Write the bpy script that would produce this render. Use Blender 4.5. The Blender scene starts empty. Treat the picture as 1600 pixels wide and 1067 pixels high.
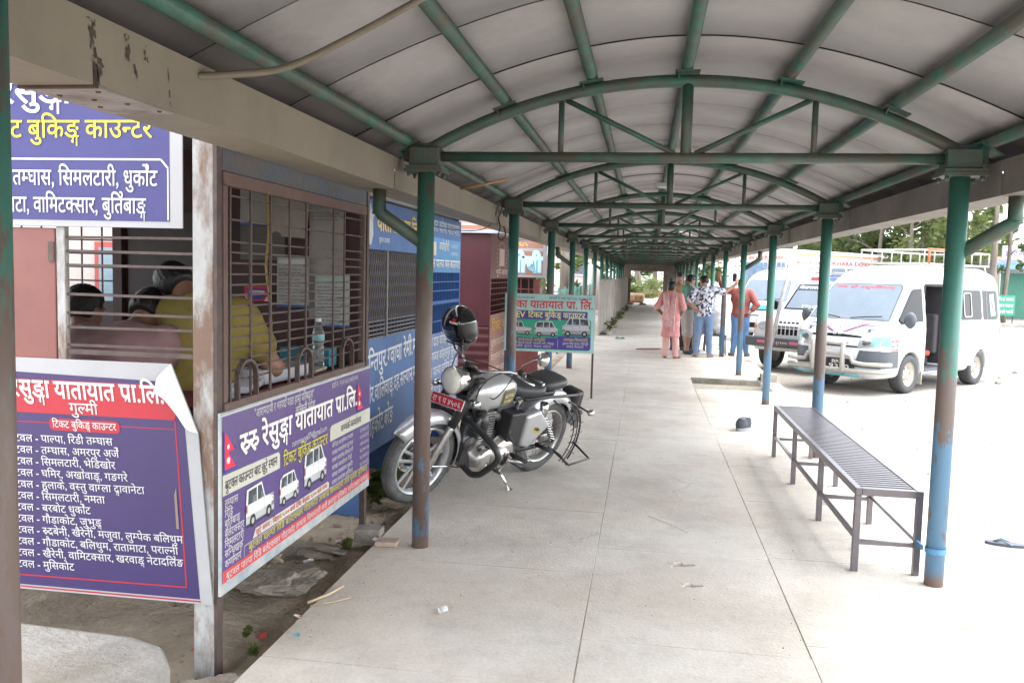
import bpy, bmesh, math, random
import numpy as np
from math import sin, cos, pi, radians as R
from mathutils import Vector, Matrix
random.seed(7); rng = np.random.default_rng(7)
SC = bpy.context.scene; COL = SC.collection

# ---------------------------------------------------------------- camera
cam = bpy.data.cameras.new('camera'); CAM = bpy.data.objects.new('camera', cam); COL.objects.link(CAM)
cam.sensor_width = 36; cam.lens = 1350.0/1600*36; cam.clip_start = .05; cam.clip_end = 600
_y, _p, _r = .1514, -.0796, .0255
_f = Vector((-sin(_y)*cos(_p), cos(_y)*cos(_p), sin(_p))); _r0 = Vector((cos(_y), sin(_y), 0)); _u0 = _r0.cross(_f)
_rt = cos(_r)*_r0 + sin(_r)*_u0; _up = _rt.cross(_f)
CAM.matrix_world = Matrix(((_rt.x, _up.x, -_f.x, 1.2438), (_rt.y, _up.y, -_f.y, -4.7968), (_rt.z, _up.z, -_f.z, 1.6029), (0, 0, 0, 1)))
SC.camera = CAM
# ---------------------------------------------------------------- sky, sun, exposure
SUN_EL, SUN_AZ = R(72), R(80)          # azimuth clockwise from +Y
W = bpy.data.worlds.new('World'); SC.world = W; W.use_nodes = True
nt = W.node_tree; bg = nt.nodes['Background']; bg.inputs[1].default_value = .15
sky = nt.nodes.new('ShaderNodeTexSky'); sky.sky_type = 'NISHITA'; sky.sun_disc = False
sky.sun_elevation = SUN_EL; sky.sun_rotation = SUN_AZ; sky.dust_density = 1.5; sky.air_density = 1; sky.ozone_density = .6
hs = nt.nodes.new('ShaderNodeHueSaturation'); hs.inputs['Saturation'].default_value = .22   # thin white overcast
nt.links.new(sky.outputs[0], hs.inputs['Color']); nt.links.new(hs.outputs[0], bg.inputs[0])
sl = bpy.data.lights.new('sun', 'SUN'); sl.energy = .5; sl.angle = R(40); sl.color = (1, .96, .9)
SUN = bpy.data.objects.new('sun', sl); COL.objects.link(SUN)
SUN.rotation_euler = Vector((sin(SUN_AZ)*cos(SUN_EL), cos(SUN_AZ)*cos(SUN_EL), sin(SUN_EL))).to_track_quat('Z', 'Y').to_euler()
SC.view_settings.view_transform = 'Standard'; SC.view_settings.look = 'None'
SC.view_settings.exposure = 2.97; SC.view_settings.gamma = 1
SC.render.engine = 'CYCLES'; SC.cycles.use_denoising = True; SC.cycles.max_bounces = 8; SC.cycles.diffuse_bounces = 5
SC.cycles.transparent_max_bounces = 12; SC.cycles.caustics_reflective = False; SC.cycles.caustics_refractive = False

# ---------------------------------------------------------------- materials
def M(name, col, rough=.6, metal=0, var=.25, scale=8, bump=0, bscale=40, col2=None, amt=.5, edge=.12, spec=.5, coat=0, stretch=None, trans=0, alpha=1, emit=0):
    m = bpy.data.materials.new(name); m.use_nodes = True; t = m.node_tree; N = t.nodes; L = t.links; b = N['Principled BSDF']
    b.inputs['Roughness'].default_value = rough; b.inputs['Metallic'].default_value = metal
    b.inputs['Specular IOR Level'].default_value = spec; b.inputs['Coat Weight'].default_value = coat
    b.inputs['Transmission Weight'].default_value = trans; b.inputs['Alpha'].default_value = alpha
    c = (*col, 1)
    tc = N.new('ShaderNodeTexCoord'); mp = N.new('ShaderNodeMapping'); L.new(tc.outputs['Object'], mp.inputs[0])
    if stretch: mp.inputs['Scale'].default_value = stretch
    n = N.new('ShaderNodeTexNoise'); n.inputs['Scale'].default_value = scale; n.inputs['Detail'].default_value = 6; n.inputs['Roughness'].default_value = .65
    L.new(mp.outputs[0], n.inputs['Vector'])
    mr = N.new('ShaderNodeMapRange'); mr.inputs[1].default_value = .3; mr.inputs[2].default_value = .7; mr.inputs[3].default_value = 1-var; mr.inputs[4].default_value = 1+var*.6
    L.new(n.outputs[0], mr.inputs[0])
    mx = N.new('ShaderNodeMix'); mx.data_type = 'RGBA'; mx.blend_type = 'MULTIPLY'; mx.inputs[0].default_value = 1; mx.inputs[6].default_value = c
    cb = N.new('ShaderNodeCombineColor'); [L.new(mr.outputs[0], cb.inputs[i]) for i in range(3)]
    L.new(cb.outputs[0], mx.inputs[7]); out = mx.outputs[2]
    if col2:
        n2 = N.new('ShaderNodeTexNoise'); n2.inputs['Scale'].default_value = scale*.6; n2.inputs['Detail'].default_value = 8; n2.inputs['Roughness'].default_value = .7
        ad = N.new('ShaderNodeVectorMath'); ad.operation = 'ADD'; ad.inputs[1].default_value = (7.3, 2.1, 4.7); L.new(mp.outputs[0], ad.inputs[0]); L.new(ad.outputs[0], n2.inputs['Vector'])
        m2 = N.new('ShaderNodeMapRange'); m2.inputs[1].default_value = (1-amt)-edge+.0; m2.inputs[2].default_value = (1-amt)+edge; L.new(n2.outputs[0], m2.inputs[0])
        mm = N.new('ShaderNodeMix'); mm.data_type = 'RGBA'; L.new(m2.outputs[0], mm.inputs[0]); L.new(out, mm.inputs[6]); mm.inputs[7].default_value = (*col2, 1); out = mm.outputs[2]
    L.new(out, b.inputs['Base Color'])
    if emit: L.new(out, b.inputs['Emission Color']); b.inputs['Emission Strength'].default_value = emit
    if bump:
        n3 = N.new('ShaderNodeTexNoise'); n3.inputs['Scale'].default_value = bscale; n3.inputs['Detail'].default_value = 5; L.new(mp.outputs[0], n3.inputs['Vector'])
        bu = N.new('ShaderNodeBump'); bu.inputs['Strength'].default_value = bump; bu.inputs['Distance'].default_value = .02; L.new(n3.outputs[0], bu.inputs['Height']); L.new(bu.outputs[0], b.inputs['Normal'])
    return m
def paint_post(name, seed, zg, zb, rust=.5):
    """old post paint: green above, blue below, rust and bare patches between (heights in metres from the post's foot)"""
    m = M(name, (.03, .19, .145), .45, 0, .3, 5); t = m.node_tree; N = t.nodes; L = t.links; b = N['Principled BSDF']
    tc = N.new('ShaderNodeTexCoord'); sx = N.new('ShaderNodeSeparateXYZ'); L.new(tc.outputs['Object'], sx.inputs[0])
    ad = N.new('ShaderNodeVectorMath'); ad.operation = 'ADD'; ad.inputs[1].default_value = (seed, seed*2.3, 0); L.new(tc.outputs['Object'], ad.inputs[0])
    mp = N.new('ShaderNodeMapping'); mp.inputs['Scale'].default_value = (1.4, 1.4, .5); L.new(ad.outputs[0], mp.inputs[0])
    def noise(s, d=6):
        n = N.new('ShaderNodeTexNoise'); n.inputs['Scale'].default_value = s; n.inputs['Detail'].default_value = d; n.inputs['Roughness'].default_value = .7; L.new(mp.outputs[0], n.inputs['Vector']); return n.outputs[0]
    def math_(op, a, c):
        k = N.new('ShaderNodeMath'); k.operation = op
        for i, v in enumerate((a, c)):
            if isinstance(v, (int, float)): k.inputs[i].default_value = v
            else: L.new(v, k.inputs[i])
        return k.outputs[0]
    def ramp(v, lo, hi):
        k = N.new('ShaderNodeMapRange'); k.interpolation_type = 'SMOOTHSTEP'; k.inputs[1].default_value = lo; k.inputs[2].default_value = hi; L.new(v, k.inputs[0]); return k.outputs[0]
    def mix(f, a, c):
        k = N.new('ShaderNodeMix'); k.data_type = 'RGBA'; L.new(f, k.inputs[0])
        for i, v in ((6, a), (7, c)):
            if isinstance(v, tuple): k.inputs[i].default_value = (*v, 1)
            else: L.new(v, k.inputs[i])
        return k.outputs[2]
    z = math_('ADD', math_('ADD', sx.outputs[2], math_('MULTIPLY', math_('SUBTRACT', noise(5), .5), 1.5)), math_('MULTIPLY', math_('SUBTRACT', noise(23, 8), .5), .9))
    base = mix(ramp(z, zb-.02, zb+.05), (.085, .18, .285), (.13, .1, .09))
    base = mix(ramp(z, zg-.03, zg+.06), base, (.045, .165, .13))
    r = ramp(math_('ADD', noise(14), math_('MULTIPLY', ramp(z, zg+.3, zg-.2), .14*rust)), .68-rust*.2, .74-rust*.2+.04)
    base = mix(r, base, (.12, .085, .07))
    foot = ramp(sx.outputs[2], .1, .02); base = mix(foot, base, (.16, .11, .09))
    L.new(base, b.inputs['Base Color']); b.inputs['Roughness'].default_value = .5
    return m
def lay(col, rough=.75): return M('print_%02x%02x%02x' % tuple(int(min(1, c)*255) for c in col), col, rough, 0, .11, 3.5, .22, 3.2)
_pc = {}
def ink(col, rough=.6):
    k = (tuple(col), rough)
    if k not in _pc: _pc[k] = lay(col, rough)
    return _pc[k]

# ---------------------------------------------------------------- mesh building
class MB:
    def __init__(s, o=(0, 0, 0)): s.v = []; s.f = []; s.o = Vector(o); s.sm = []; s.fm = None; s.slot = 0
    def add(s, vs, fs, smooth=False):
        k = len(s.v); s.v += [tuple(Vector(p)-s.o) for p in vs]; s.f += [tuple(i+k for i in f) for f in fs]; s.sm += [smooth]*len(fs)
        if s.fm is not None: s.fm += [s.slot]*len(fs)
        return s
    def box(s, a, b, mt=None):
        (x0, y0, z0), (x1, y1, z1) = a, b
        vs = [Vector(p) for p in ((x0, y0, z0), (x1, y0, z0), (x1, y1, z0), (x0, y1, z0), (x0, y0, z1), (x1, y0, z1), (x1, y1, z1), (x0, y1, z1))]
        if mt: vs = [mt @ p for p in vs]
        return s.add(vs, [(0, 3, 2, 1), (4, 5, 6, 7), (0, 1, 5, 4), (1, 2, 6, 5), (2, 3, 7, 6), (3, 0, 4, 7)])
    def cbox(s, c, d, mt=None):
        return s.box([c[i]-d[i]/2 for i in range(3)], [c[i]+d[i]/2 for i in range(3)], mt)
    def beam(s, p, q, w, h, up=(0, 0, 1)):
        p, q = Vector(p), Vector(q); d = (q-p).normalized(); a = d.cross(Vector(up)).normalized(); b = a.cross(d)
        vs = [x + a*i*w/2 + b*j*h/2 for x in (p, q) for i, j in ((-1, -1), (1, -1), (1, 1), (-1, 1))]
        return s.add(vs, [(0, 1, 2, 3), (7, 6, 5, 4), (0, 4, 5, 1), (1, 5, 6, 2), (2, 6, 7, 3), (3, 7, 4, 0)])
    def tube(s, pts, r, n=10, cap=True, closed=False):
        pts = [Vector(p) for p in pts]; m = len(pts); rr = r if isinstance(r, (list, tuple)) else [r]*m
        t0 = (pts[1]-pts[0]).normalized(); a = t0.orthogonal().normalized(); vs = []; prev = t0
        for i, p in enumerate(pts):
            if closed: t = (pts[(i+1) % m]-pts[i-1]).normalized()
            else: t = (pts[min(i+1, m-1)]-pts[max(i-1, 0)]).normalized()
            a = (a - t*a.dot(t)).normalized(); b = t.cross(a); sc = 1
            vs += [p + (a*cos(2*pi*k/n)+b*sin(2*pi*k/n))*rr[i] for k in range(n)]
        fs = [(i*n+k, i*n+(k+1) % n, ((i+1) % m)*n+(k+1) % n, ((i+1) % m)*n+k) for i in range(m if closed else m-1) for k in range(n)]
        s.add(vs, fs, True)
        if cap and not closed:
            k = len(s.v)-len(vs); s.f += [tuple(k+i for i in range(n))[::-1], tuple(k+(m-1)*n+i for i in range(n))]; s.sm += [False]*2
        return s
    def cyl(s, p, q, r, n=16, r2=None): return s.tube([p, q], [r, r if r2 is None else r2], n)
    def prism(s, poly, a, b, axis=2):
        """outline poly (2-D, counter-clockwise) extruded along an axis from a to b"""
        def P(u, v, w): return {0: (w, u, v), 1: (u, w, v), 2: (u, v, w)}[axis]
        n = len(poly); vs = [P(u, v, a) for u, v in poly]+[P(u, v, b) for u, v in poly]
        return s.add(vs, [tuple(range(n))[::-1], tuple(range(n, 2*n))]+[(i, (i+1) % n, n+(i+1) % n, n+i) for i in range(n)])
    def lathe(s, prof, n=24, mt=None, smooth=True):
        """profile [(r, z)] spun round z, then moved by mt"""
        vs = []; m = len(prof)
        for k in range(n):
            for r, z in prof: vs.append(Vector((r*cos(2*pi*k/n), r*sin(2*pi*k/n), z)))
        if mt: vs = [mt @ p for p in vs]
        return s.add(vs, [(k*m+i, ((k+1) % n)*m+i, ((k+1) % n)*m+i+1, k*m+i+1) for k in range(n) for i in range(m-1)], smooth)
    def build(s, name, mat, parent=None, bevel=0, smooth=None, fix=True):
        me = bpy.data.meshes.new(name); me.from_pydata(s.v, [], s.f); me.update()
        if fix:
            bm = bmesh.new(); bm.from_mesh(me); bmesh.ops.recalc_face_normals(bm, faces=bm.faces); bm.to_mesh(me); bm.free()
        me.polygons.foreach_set('use_smooth', s.sm if smooth is None else [smooth]*len(me.polygons))
        return obj(name, me, mat, parent, bevel)
def obj(name, me, mat, parent=None, bevel=0):
    o = bpy.data.objects.new(name, me); COL.objects.link(o)
    for m in (mat if isinstance(mat, list) else [mat]): me.materials.append(m)
    if parent: o.parent = parent
    if bevel:
        b = o.modifiers.new('bevel', 'BEVEL'); b.width = bevel; b.segments = 2; b.limit_method = 'ANGLE'; b.angle_limit = R(40)
    return o
def tag(o, label, cat, group=None):
    o['label'] = label; o['category'] = cat
    if group: o['group'] = group
    return o
def T(name, label, cat, loc=(0, 0, 0), rz=0, group=None):
    o = bpy.data.objects.new(name, None); COL.objects.link(o); o.location = loc; o.rotation_euler = (0, 0, rz); o.empty_display_size = .1
    return tag(o, label, cat, group)
def structure(o): o['kind'] = 'structure'; return o
def stuff(o, label=None, cat=None):
    o['kind'] = 'stuff'
    if label: o['label'] = label; o['category'] = cat
    return o
def dup(root, loc=None, rz=None, label=None, group=None, parent=None):
    r = root.copy(); COL.objects.link(r)
    if parent: r.parent = parent
    if loc is not None: r.location = loc
    if rz is not None: r.rotation_euler = (0, 0, rz)
    if label: r['label'] = label
    if group: r['group'] = group
    for c in root.children: dup(c, parent=r)
    return r
def npmesh(name, v, f, mat, parent=None, smooth=True):
    v = np.asarray(v, np.float32); f = np.asarray(f, np.int32); k = f.shape[1]
    me = bpy.data.meshes.new(name); me.vertices.add(len(v)); me.vertices.foreach_set('co', v.ravel())
    me.loops.add(f.size); me.loops.foreach_set('vertex_index', f.ravel())
    me.polygons.add(len(f)); me.polygons.foreach_set('loop_start', np.arange(0, f.size, k, dtype=np.int32))
    me.polygons.foreach_set('use_smooth', np.full(len(f), smooth)); me.update(calc_edges=True); me.validate()
    return obj(name, me, mat, parent)

# ---------------------------------------------------------------- smooth solids from distance functions
def nets(F, lo, hi, h, proj=2):
    lo = np.array(lo, float); hi = np.array(hi, float); n = np.ceil((hi-lo)/h).astype(int)+1
    ax = [lo[i]+h*np.arange(n[i]) for i in range(3)]
    P = np.stack(np.meshgrid(*ax, indexing='ij'), -1).reshape(-1, 3)
    k = 4; ci = [np.minimum(np.round(np.arange(m)/k).astype(int), (m-1)//k+1) for m in n]; cn = [c_[-1]+1 for c_ in ci]     # coarse pass first
    Pc = np.stack(np.meshgrid(*[lo[i]+h*k*np.arange(cn[i]) for i in range(3)], indexing='ij'), -1).reshape(-1, 3)
    d = F(Pc).reshape(cn)[np.ix_(*ci)].ravel().copy(); near = np.flatnonzero(np.abs(d) < h*k*1.9)
    for i in range(0, len(near), 200000): d[near[i:i+200000]] = F(P[near[i:i+200000]])
    d = d.reshape(n)
    c = n-1; s = d < 0
    corner = lambda A, o: A[o[0]:o[0]+c[0], o[1]:o[1]+c[1], o[2]:o[2]+c[2]]
    acc = np.zeros((*c, 3)); cnt = np.zeros(c)
    offs = [(i, j, k) for i in (0, 1) for j in (0, 1) for k in (0, 1)]
    for a in offs:
        for axis in range(3):
            if a[axis]: continue
            b = list(a); b[axis] = 1; da, db = corner(d, a), corner(d, b); x = (da < 0) != (db < 0)
            t = np.where(x, da/np.where(da == db, 1, da-db), 0)
            p = np.zeros((*c, 3))
            for q in range(3): p[..., q] = a[q]+(t if q == axis else 0)
            acc += np.where(x[..., None], p, 0); cnt += x
    act = cnt > 0; idx = -np.ones(c, int); idx[act] = np.arange(act.sum())
    g = np.stack(np.meshgrid(*[np.arange(k) for k in c], indexing='ij'), -1)
    V = lo+h*(g[act]+acc[act]/cnt[act][:, None]); faces = []
    for axis in range(3):
        sl0 = [slice(0, n[i]) for i in range(3)]; u, w = [(1, 2), (2, 0), (0, 1)][axis]
        A = [slice(1, c[i]) for i in range(3)]; A[axis] = slice(0, c[axis]); B = list(A); B[axis] = slice(1, n[axis])
        s0, s1 = s[tuple(A)], s[tuple(B)]; x = s0 != s1; w0 = np.argwhere(x)
        if not len(w0): continue
        base = w0.copy(); off = np.zeros(3, int); off[u] += 1; off[w] += 1; base = base+off
        def cell(du, dw):
            q = base.copy(); q[:, u] -= du; q[:, w] -= dw; return idx[q[:, 0], q[:, 1], q[:, 2]]
        quad = np.stack([cell(1, 1), cell(0, 1), cell(0, 0), cell(1, 0)], 1); flip = ~s0[x]
        quad[flip] = quad[flip][:, ::-1]; faces.append(quad)
    Fa = np.concatenate(faces); e = h*.2
    for _ in range(proj):
        f0 = F(V); G = np.stack([(F(V+np.eye(3)[i]*e)-F(V-np.eye(3)[i]*e))/(2*e) for i in range(3)], 1)
        g2 = np.maximum((G**2).sum(1), .05); stp = -(f0/g2)[:, None]*G; L = np.linalg.norm(stp, axis=1); stp *= np.minimum(1, .6*h/np.maximum(L, 1e-9))[:, None]; V = V+stp
    return V, Fa
def solid(name, F, lo, hi, h, mat, parent=None, proj=2):
    v, f = nets(F, lo, hi, h, proj); return npmesh(name, v, f, mat, parent)
A_ = lambda *x: np.array(x, float)
def smin(a, b, k):
    if k <= 0: return np.minimum(a, b)
    h = np.clip(.5+.5*(b-a)/k, 0, 1); return b*(1-h)+a*h-k*h*(1-h)
def smax(a, b, k): return -smin(-a, -b, k)
def sphere(c, r): c = A_(*c); return lambda P: np.linalg.norm(P-c, axis=1)-r
def ellip(c, r, rot=None):
    c = A_(*c); r = A_(*r)
    def F(P):
        q = P-c
        if rot is not None: q = q@rot
        k0 = np.linalg.norm(q/r, axis=1); k1 = np.linalg.norm(q/r**2, axis=1); return k0*(k0-1)/np.maximum(k1, 1e-6)
    return F
def cone(a, b, r1, r2):
    a = A_(*a); b = A_(*b); ba = b-a; L2 = ba@ba
    def F(P):
        t = np.clip((P-a)@ba/L2, 0, 1); return np.linalg.norm(P-a-t[:, None]*ba, axis=1)-(r1+(r2-r1)*t)
    return F
def rbox(c, d, r=.01, rot=None):
    c = A_(*c); d = A_(*d)/2-r
    def F(P):
        q = P-c
        if rot is not None: q = q@rot
        q = np.abs(q)-d; return np.linalg.norm(np.maximum(q, 0), axis=1)+np.minimum(q.max(1), 0)-r
    return F
def U(fs, k=.02):
    def F(P):
        d = fs[0](P)
        for g in fs[1:]: d = smin(d, g(P), k)
        return d
    return F
def poly2(pts):
    p = np.array(pts, float); q = np.roll(p, -1, 0)
    def F(X):
        d = np.full(len(X), 1e9); ins = np.zeros(len(X), bool)
        for a, b in zip(p, q):
            e = b-a; w = X-a; t = np.clip(w@e/(e@e), 0, 1); dd = w-t[:, None]*e; d = np.minimum(d, (dd**2).sum(1))
            c = ((a[1] > X[:, 1]) != (b[1] > X[:, 1])) & (X[:, 0] < (b[0]-a[0])*(X[:, 1]-a[1])/((b[1]-a[1]) or 1e-12)+a[0]); ins ^= c
        return np.sqrt(d)*np.where(ins, -1, 1)
    return F
def rotz(a): return np.array([[cos(a), -sin(a), 0], [sin(a), cos(a), 0], [0, 0, 1.]])
def roty(a): return np.array([[cos(a), 0, sin(a)], [0, 1, 0], [-sin(a), 0, cos(a)]])
def rotx(a): return np.array([[1, 0, 0], [0, cos(a), -sin(a)], [0, sin(a), cos(a)]])
# ---------------------------------------------------------------- Devanagari and Latin lettering as flat meshes
_gl = {}
BOLD = (.003, .006, .010, .015, .020)
CH = 'कखगघङचछजझञटठडढणतथदधनपफबभमयरलवशषसहअआइईउऊएऐओऔािीुूृेैोौंँः्०१२३४५६७८९.,-:/"| abcdefghijklmnopqrstuvwxyz@ABCDEFGHIJKLMNOPQRSTUVWXYZ0123456789'
def _batch(items):
    """outlines of many strings in one go: {(string, bold): (verts, faces)}"""
    obs = {}
    for ch, bold in items:
        c = bpy.data.curves.new('t', 'FONT'); c.body = ch; c.size = 1; c.resolution_u = 2; c.offset = bold
        o = bpy.data.objects.new('t', c); COL.objects.link(o); obs[ch, bold] = (o, c)
    dg = bpy.context.evaluated_depsgraph_get(); dg.update(); out = {}
    for k, (o, c) in obs.items():
        me = bpy.data.meshes.new_from_object(o.evaluated_get(dg))
        out[k] = (np.array([(p.co.x, p.co.y) for p in me.vertices]).reshape(-1, 2), [tuple(p.vertices) for p in me.polygons]); bpy.data.meshes.remove(me)
    for o, c in obs.values(): bpy.data.objects.remove(o); bpy.data.curves.remove(c)
    return out
_pre = _batch([(c, b) for b in BOLD for c in CH if c != ' ']+[(c+'म', .006) for c in CH])
_ref = _pre['म', .006][0][:, 0].max()
def glyph(ch, bold):
    k = (ch, bold)
    if k not in _gl:
        if k in _pre: v, f = _pre[k]
        elif ch == ' ': v, f = np.zeros((0, 2)), []
        else: v, f = _batch([k])[k]
        adv = .26 if ch == ' ' else (_pre[ch+'म', .006][0][:, 0].max() if (ch+'म', .006) in _pre else _batch([(ch+'म', .006)])[ch+'म', .006][0][:, 0].max())-_ref
        _gl[k] = (v, f, adv)
    return _gl[k]
def clipx(v, f, x):
    bm = bmesh.new(); vs = [bm.verts.new((a, b, 0)) for a, b in v]
    for t in f:
        try: bm.faces.new([vs[i] for i in t])
        except ValueError: pass
    bmesh.ops.bisect_plane(bm, geom=bm.verts[:]+bm.edges[:]+bm.faces[:], plane_co=(x, 0, 0), plane_no=(1, 0, 0), clear_outer=True)
    bm.verts.index_update(); nv = np.array([(p.co.x, p.co.y) for p in bm.verts]).reshape(-1, 2); nf = [tuple(q.index for q in t.verts) for t in bm.faces]; bm.free(); return nv, nf
CONS = set('कखगघङचछजझञटठडढणतथदधनपफबभमयरलवशषसह'); MARKS = set('ािीुूृेैोौंँः'); ABOVE = 'ेैंँ'; BELOW = 'ुूृ'
def layout(s, bold=.008):
    """-> verts (x, y), faces, width; size 1"""
    if bold < .04: bold = min(BOLD, key=lambda q: abs(q-bold))
    V = []; Fc = []; n = 0; x = 0
    def put(v, f, ox, oy=0, sc=1.0, dz=0):
        nonlocal n
        if len(v) == 0: return
        V.append(np.column_stack([v*sc+np.array([ox, oy]), np.full(len(v), dz+.00025*(len(V) % 2))])); Fc.extend(tuple(i+n for i in t) for t in f); n += len(v)
    i = 0; L = len(s)
    while i < L:
        ch = s[i]
        if ch in CONS:
            cl = [ch]; i += 1
            while i+1 < L and s[i] == '्' and s[i+1] in CONS: cl.append(s[i+1]); i += 2
            vir = i < L and s[i] == '्'
            if vir: i += 1
            mk = []
            while i < L and s[i] in MARKS: mk.append(s[i]); i += 1
            reph = len(cl) > 1 and cl[0] == 'र'
            if reph: cl = cl[1:]
            if 'ि' in mk:
                v, f, a = glyph('ि', bold); put(v, f, x); x += a
            x0 = x; rak = len(cl) > 1 and cl[-1] == 'र'
            if rak: cl = cl[:-1]
            j = 0
            while j < len(cl):
                c = cl[j]; v, f, a = glyph(c, bold)
                if j+1 < len(cl) and c in 'ङदटठडढहछ':
                    put(v, f, x); v2, f2, a2 = glyph(cl[j+1], bold); put(v2, f2, x+a-a2*.62-.02, -.30, .6); x += a; j += 2; continue
                if j+1 < len(cl):
                    w = a*(.8 if c in 'कफ' else .98)-(.0 if c in 'कफ' else .175); v, f = clipx(v, f, w); put(v, f, x); x += w
                else: put(v, f, x); x += a
                j += 1
            if rak:
                t = .075+bold; put(np.array([[-.36, .02-t/2], [-.13, .20], [-.13, .20+t], [-.36, .02+t]]), [(0, 1, 2, 3)], x+.02, 0, 1, .0007)
            if vir: put(*glyph('्', bold)[:2], x)
            for m in mk:
                if m == 'ि': continue
                v, f, a = glyph(m, bold)
                if m in 'ुू' and cl[-1] == 'र':
                    t = .036+bold; th = np.linspace(2.2, -2.4, 12) if m == 'ु' else np.linspace(2.4, -3.4, 14); cx, cy = x-.02, .27
                    o = [(cx+(.125+t)*cos(a), cy+(.10+t)*sin(a)) for a in th]; q = [(cx+(.125-t)*cos(a), cy+(.10-t)*sin(a)) for a in th]; k_ = len(th)
                    put(np.array(o+q), [(k, k+1, k_+k+1, k_+k) for k in range(k_-1)], 0, 0, 1, .0007); x += .10
                else: put(v, f, x)
                x += a
            if reph:
                th = np.linspace(-1.9, 2.2, 10); t = .034+bold; cx, cy = x-.16, .765
                o = [(cx+(.115+t)*cos(a), cy+(.115+t)*sin(a)) for a in th]; q = [(cx+(.115-t)*cos(a), cy+(.115-t)*sin(a)) for a in th]
                put(np.array(o+q), [(k, k+1, 10+k+1, 10+k) for k in range(9)], 0, 0, 1, .0007)
        else:
            v, f, a = glyph(ch, bold); put(v, f, x); x += a; i += 1
    return (np.concatenate(V) if V else np.zeros((0, 3))), Fc, x
class Board:
    """a flat printed face: origin at its lower left corner, u to the right and v up, n outward; ink sits in thin layers in front of it"""
    def __init__(s, o, u, v, parent, off=(0, 0, 0)):
        s.o = Vector(o)-Vector(off); s.u = Vector(u).normalized(); s.v = Vector(v).normalized(); s.n = s.u.cross(s.v).normalized(); s.p = parent; s.L = {}; s.k = 0
    def at(s, a, b, d): return s.o+s.u*a+s.v*b+s.n*d
    def item(s, name, col, rough):
        key = (name, s.k) if name in ('lettering', 'printed_vehicle', 'printed_flag') else (name, tuple(col))
        it = s.L.setdefault(key, (MB(), [], [])); mk = (tuple(col), rough)
        if mk not in it[1]: it[1].append(mk)
        it[0].slot = it[1].index(mk); it[0].fm = it[2]; return it[0]
    def poly(s, pts, col, d=.002, name='print', rough=.6):
        m = s.item(name, col, rough); k = [s.at(a, b, d) for a, b in pts]; m.add(k, [tuple(range(len(k)))]); return s
    def rect(s, a0, b0, a1, b1, col, d=.002, name='print', r=0, rough=.6):
        if not r: return s.poly([(a0, b0), (a1, b0), (a1, b1), (a0, b1)], col, d, name, rough)
        P = []
        for cx, cy, t in ((a1-r, b0+r, -90), (a1-r, b1-r, 0), (a0+r, b1-r, 90), (a0+r, b0+r, 180)):
            P += [(cx+r*cos(R(t+k*22.5)), cy+r*sin(R(t+k*22.5))) for k in range(5)]
        return s.poly(P, col, d, name, rough)
    def line(s, a0, b0, a1, b1, w, col, d=.002, name='print'):
        q = Vector((a1-a0, b1-b0)).normalized(); k = Vector((-q.y, q.x))*w/2
        return s.poly([(a0+k.x, b0+k.y), (a0-k.x, b0-k.y), (a1-k.x, b1-k.y), (a1+k.x, b1+k.y)], col, d, name)
    def text(s, t, a, b, size, col, d=.004, bold=.008, align='l', width=None, slant=0, name='lettering', rough=.6, fx=1):
        v, f, w = layout(t, bold)
        if width: fx = width/(w*size)
        x0 = a-{'l': 0, 'c': w*size*fx/2, 'r': w*size*fx}[align]
        s.k += 1; m = s.item(name, col, rough)
        m.add([s.at(x0+p[0]*size*fx, b+p[1]*size+slant*(x0+p[0]*size*fx-a), d+p[2]) for p in v], f); return w*size*fx
    def done(s):
        for key, (m, mats, fm) in s.L.items():
            o = m.build(key[0], [ink(c, r) for c, r in mats], s.p, fix=False)
            if len(mats) > 1: o.data.polygons.foreach_set('material_index', fm)
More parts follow.
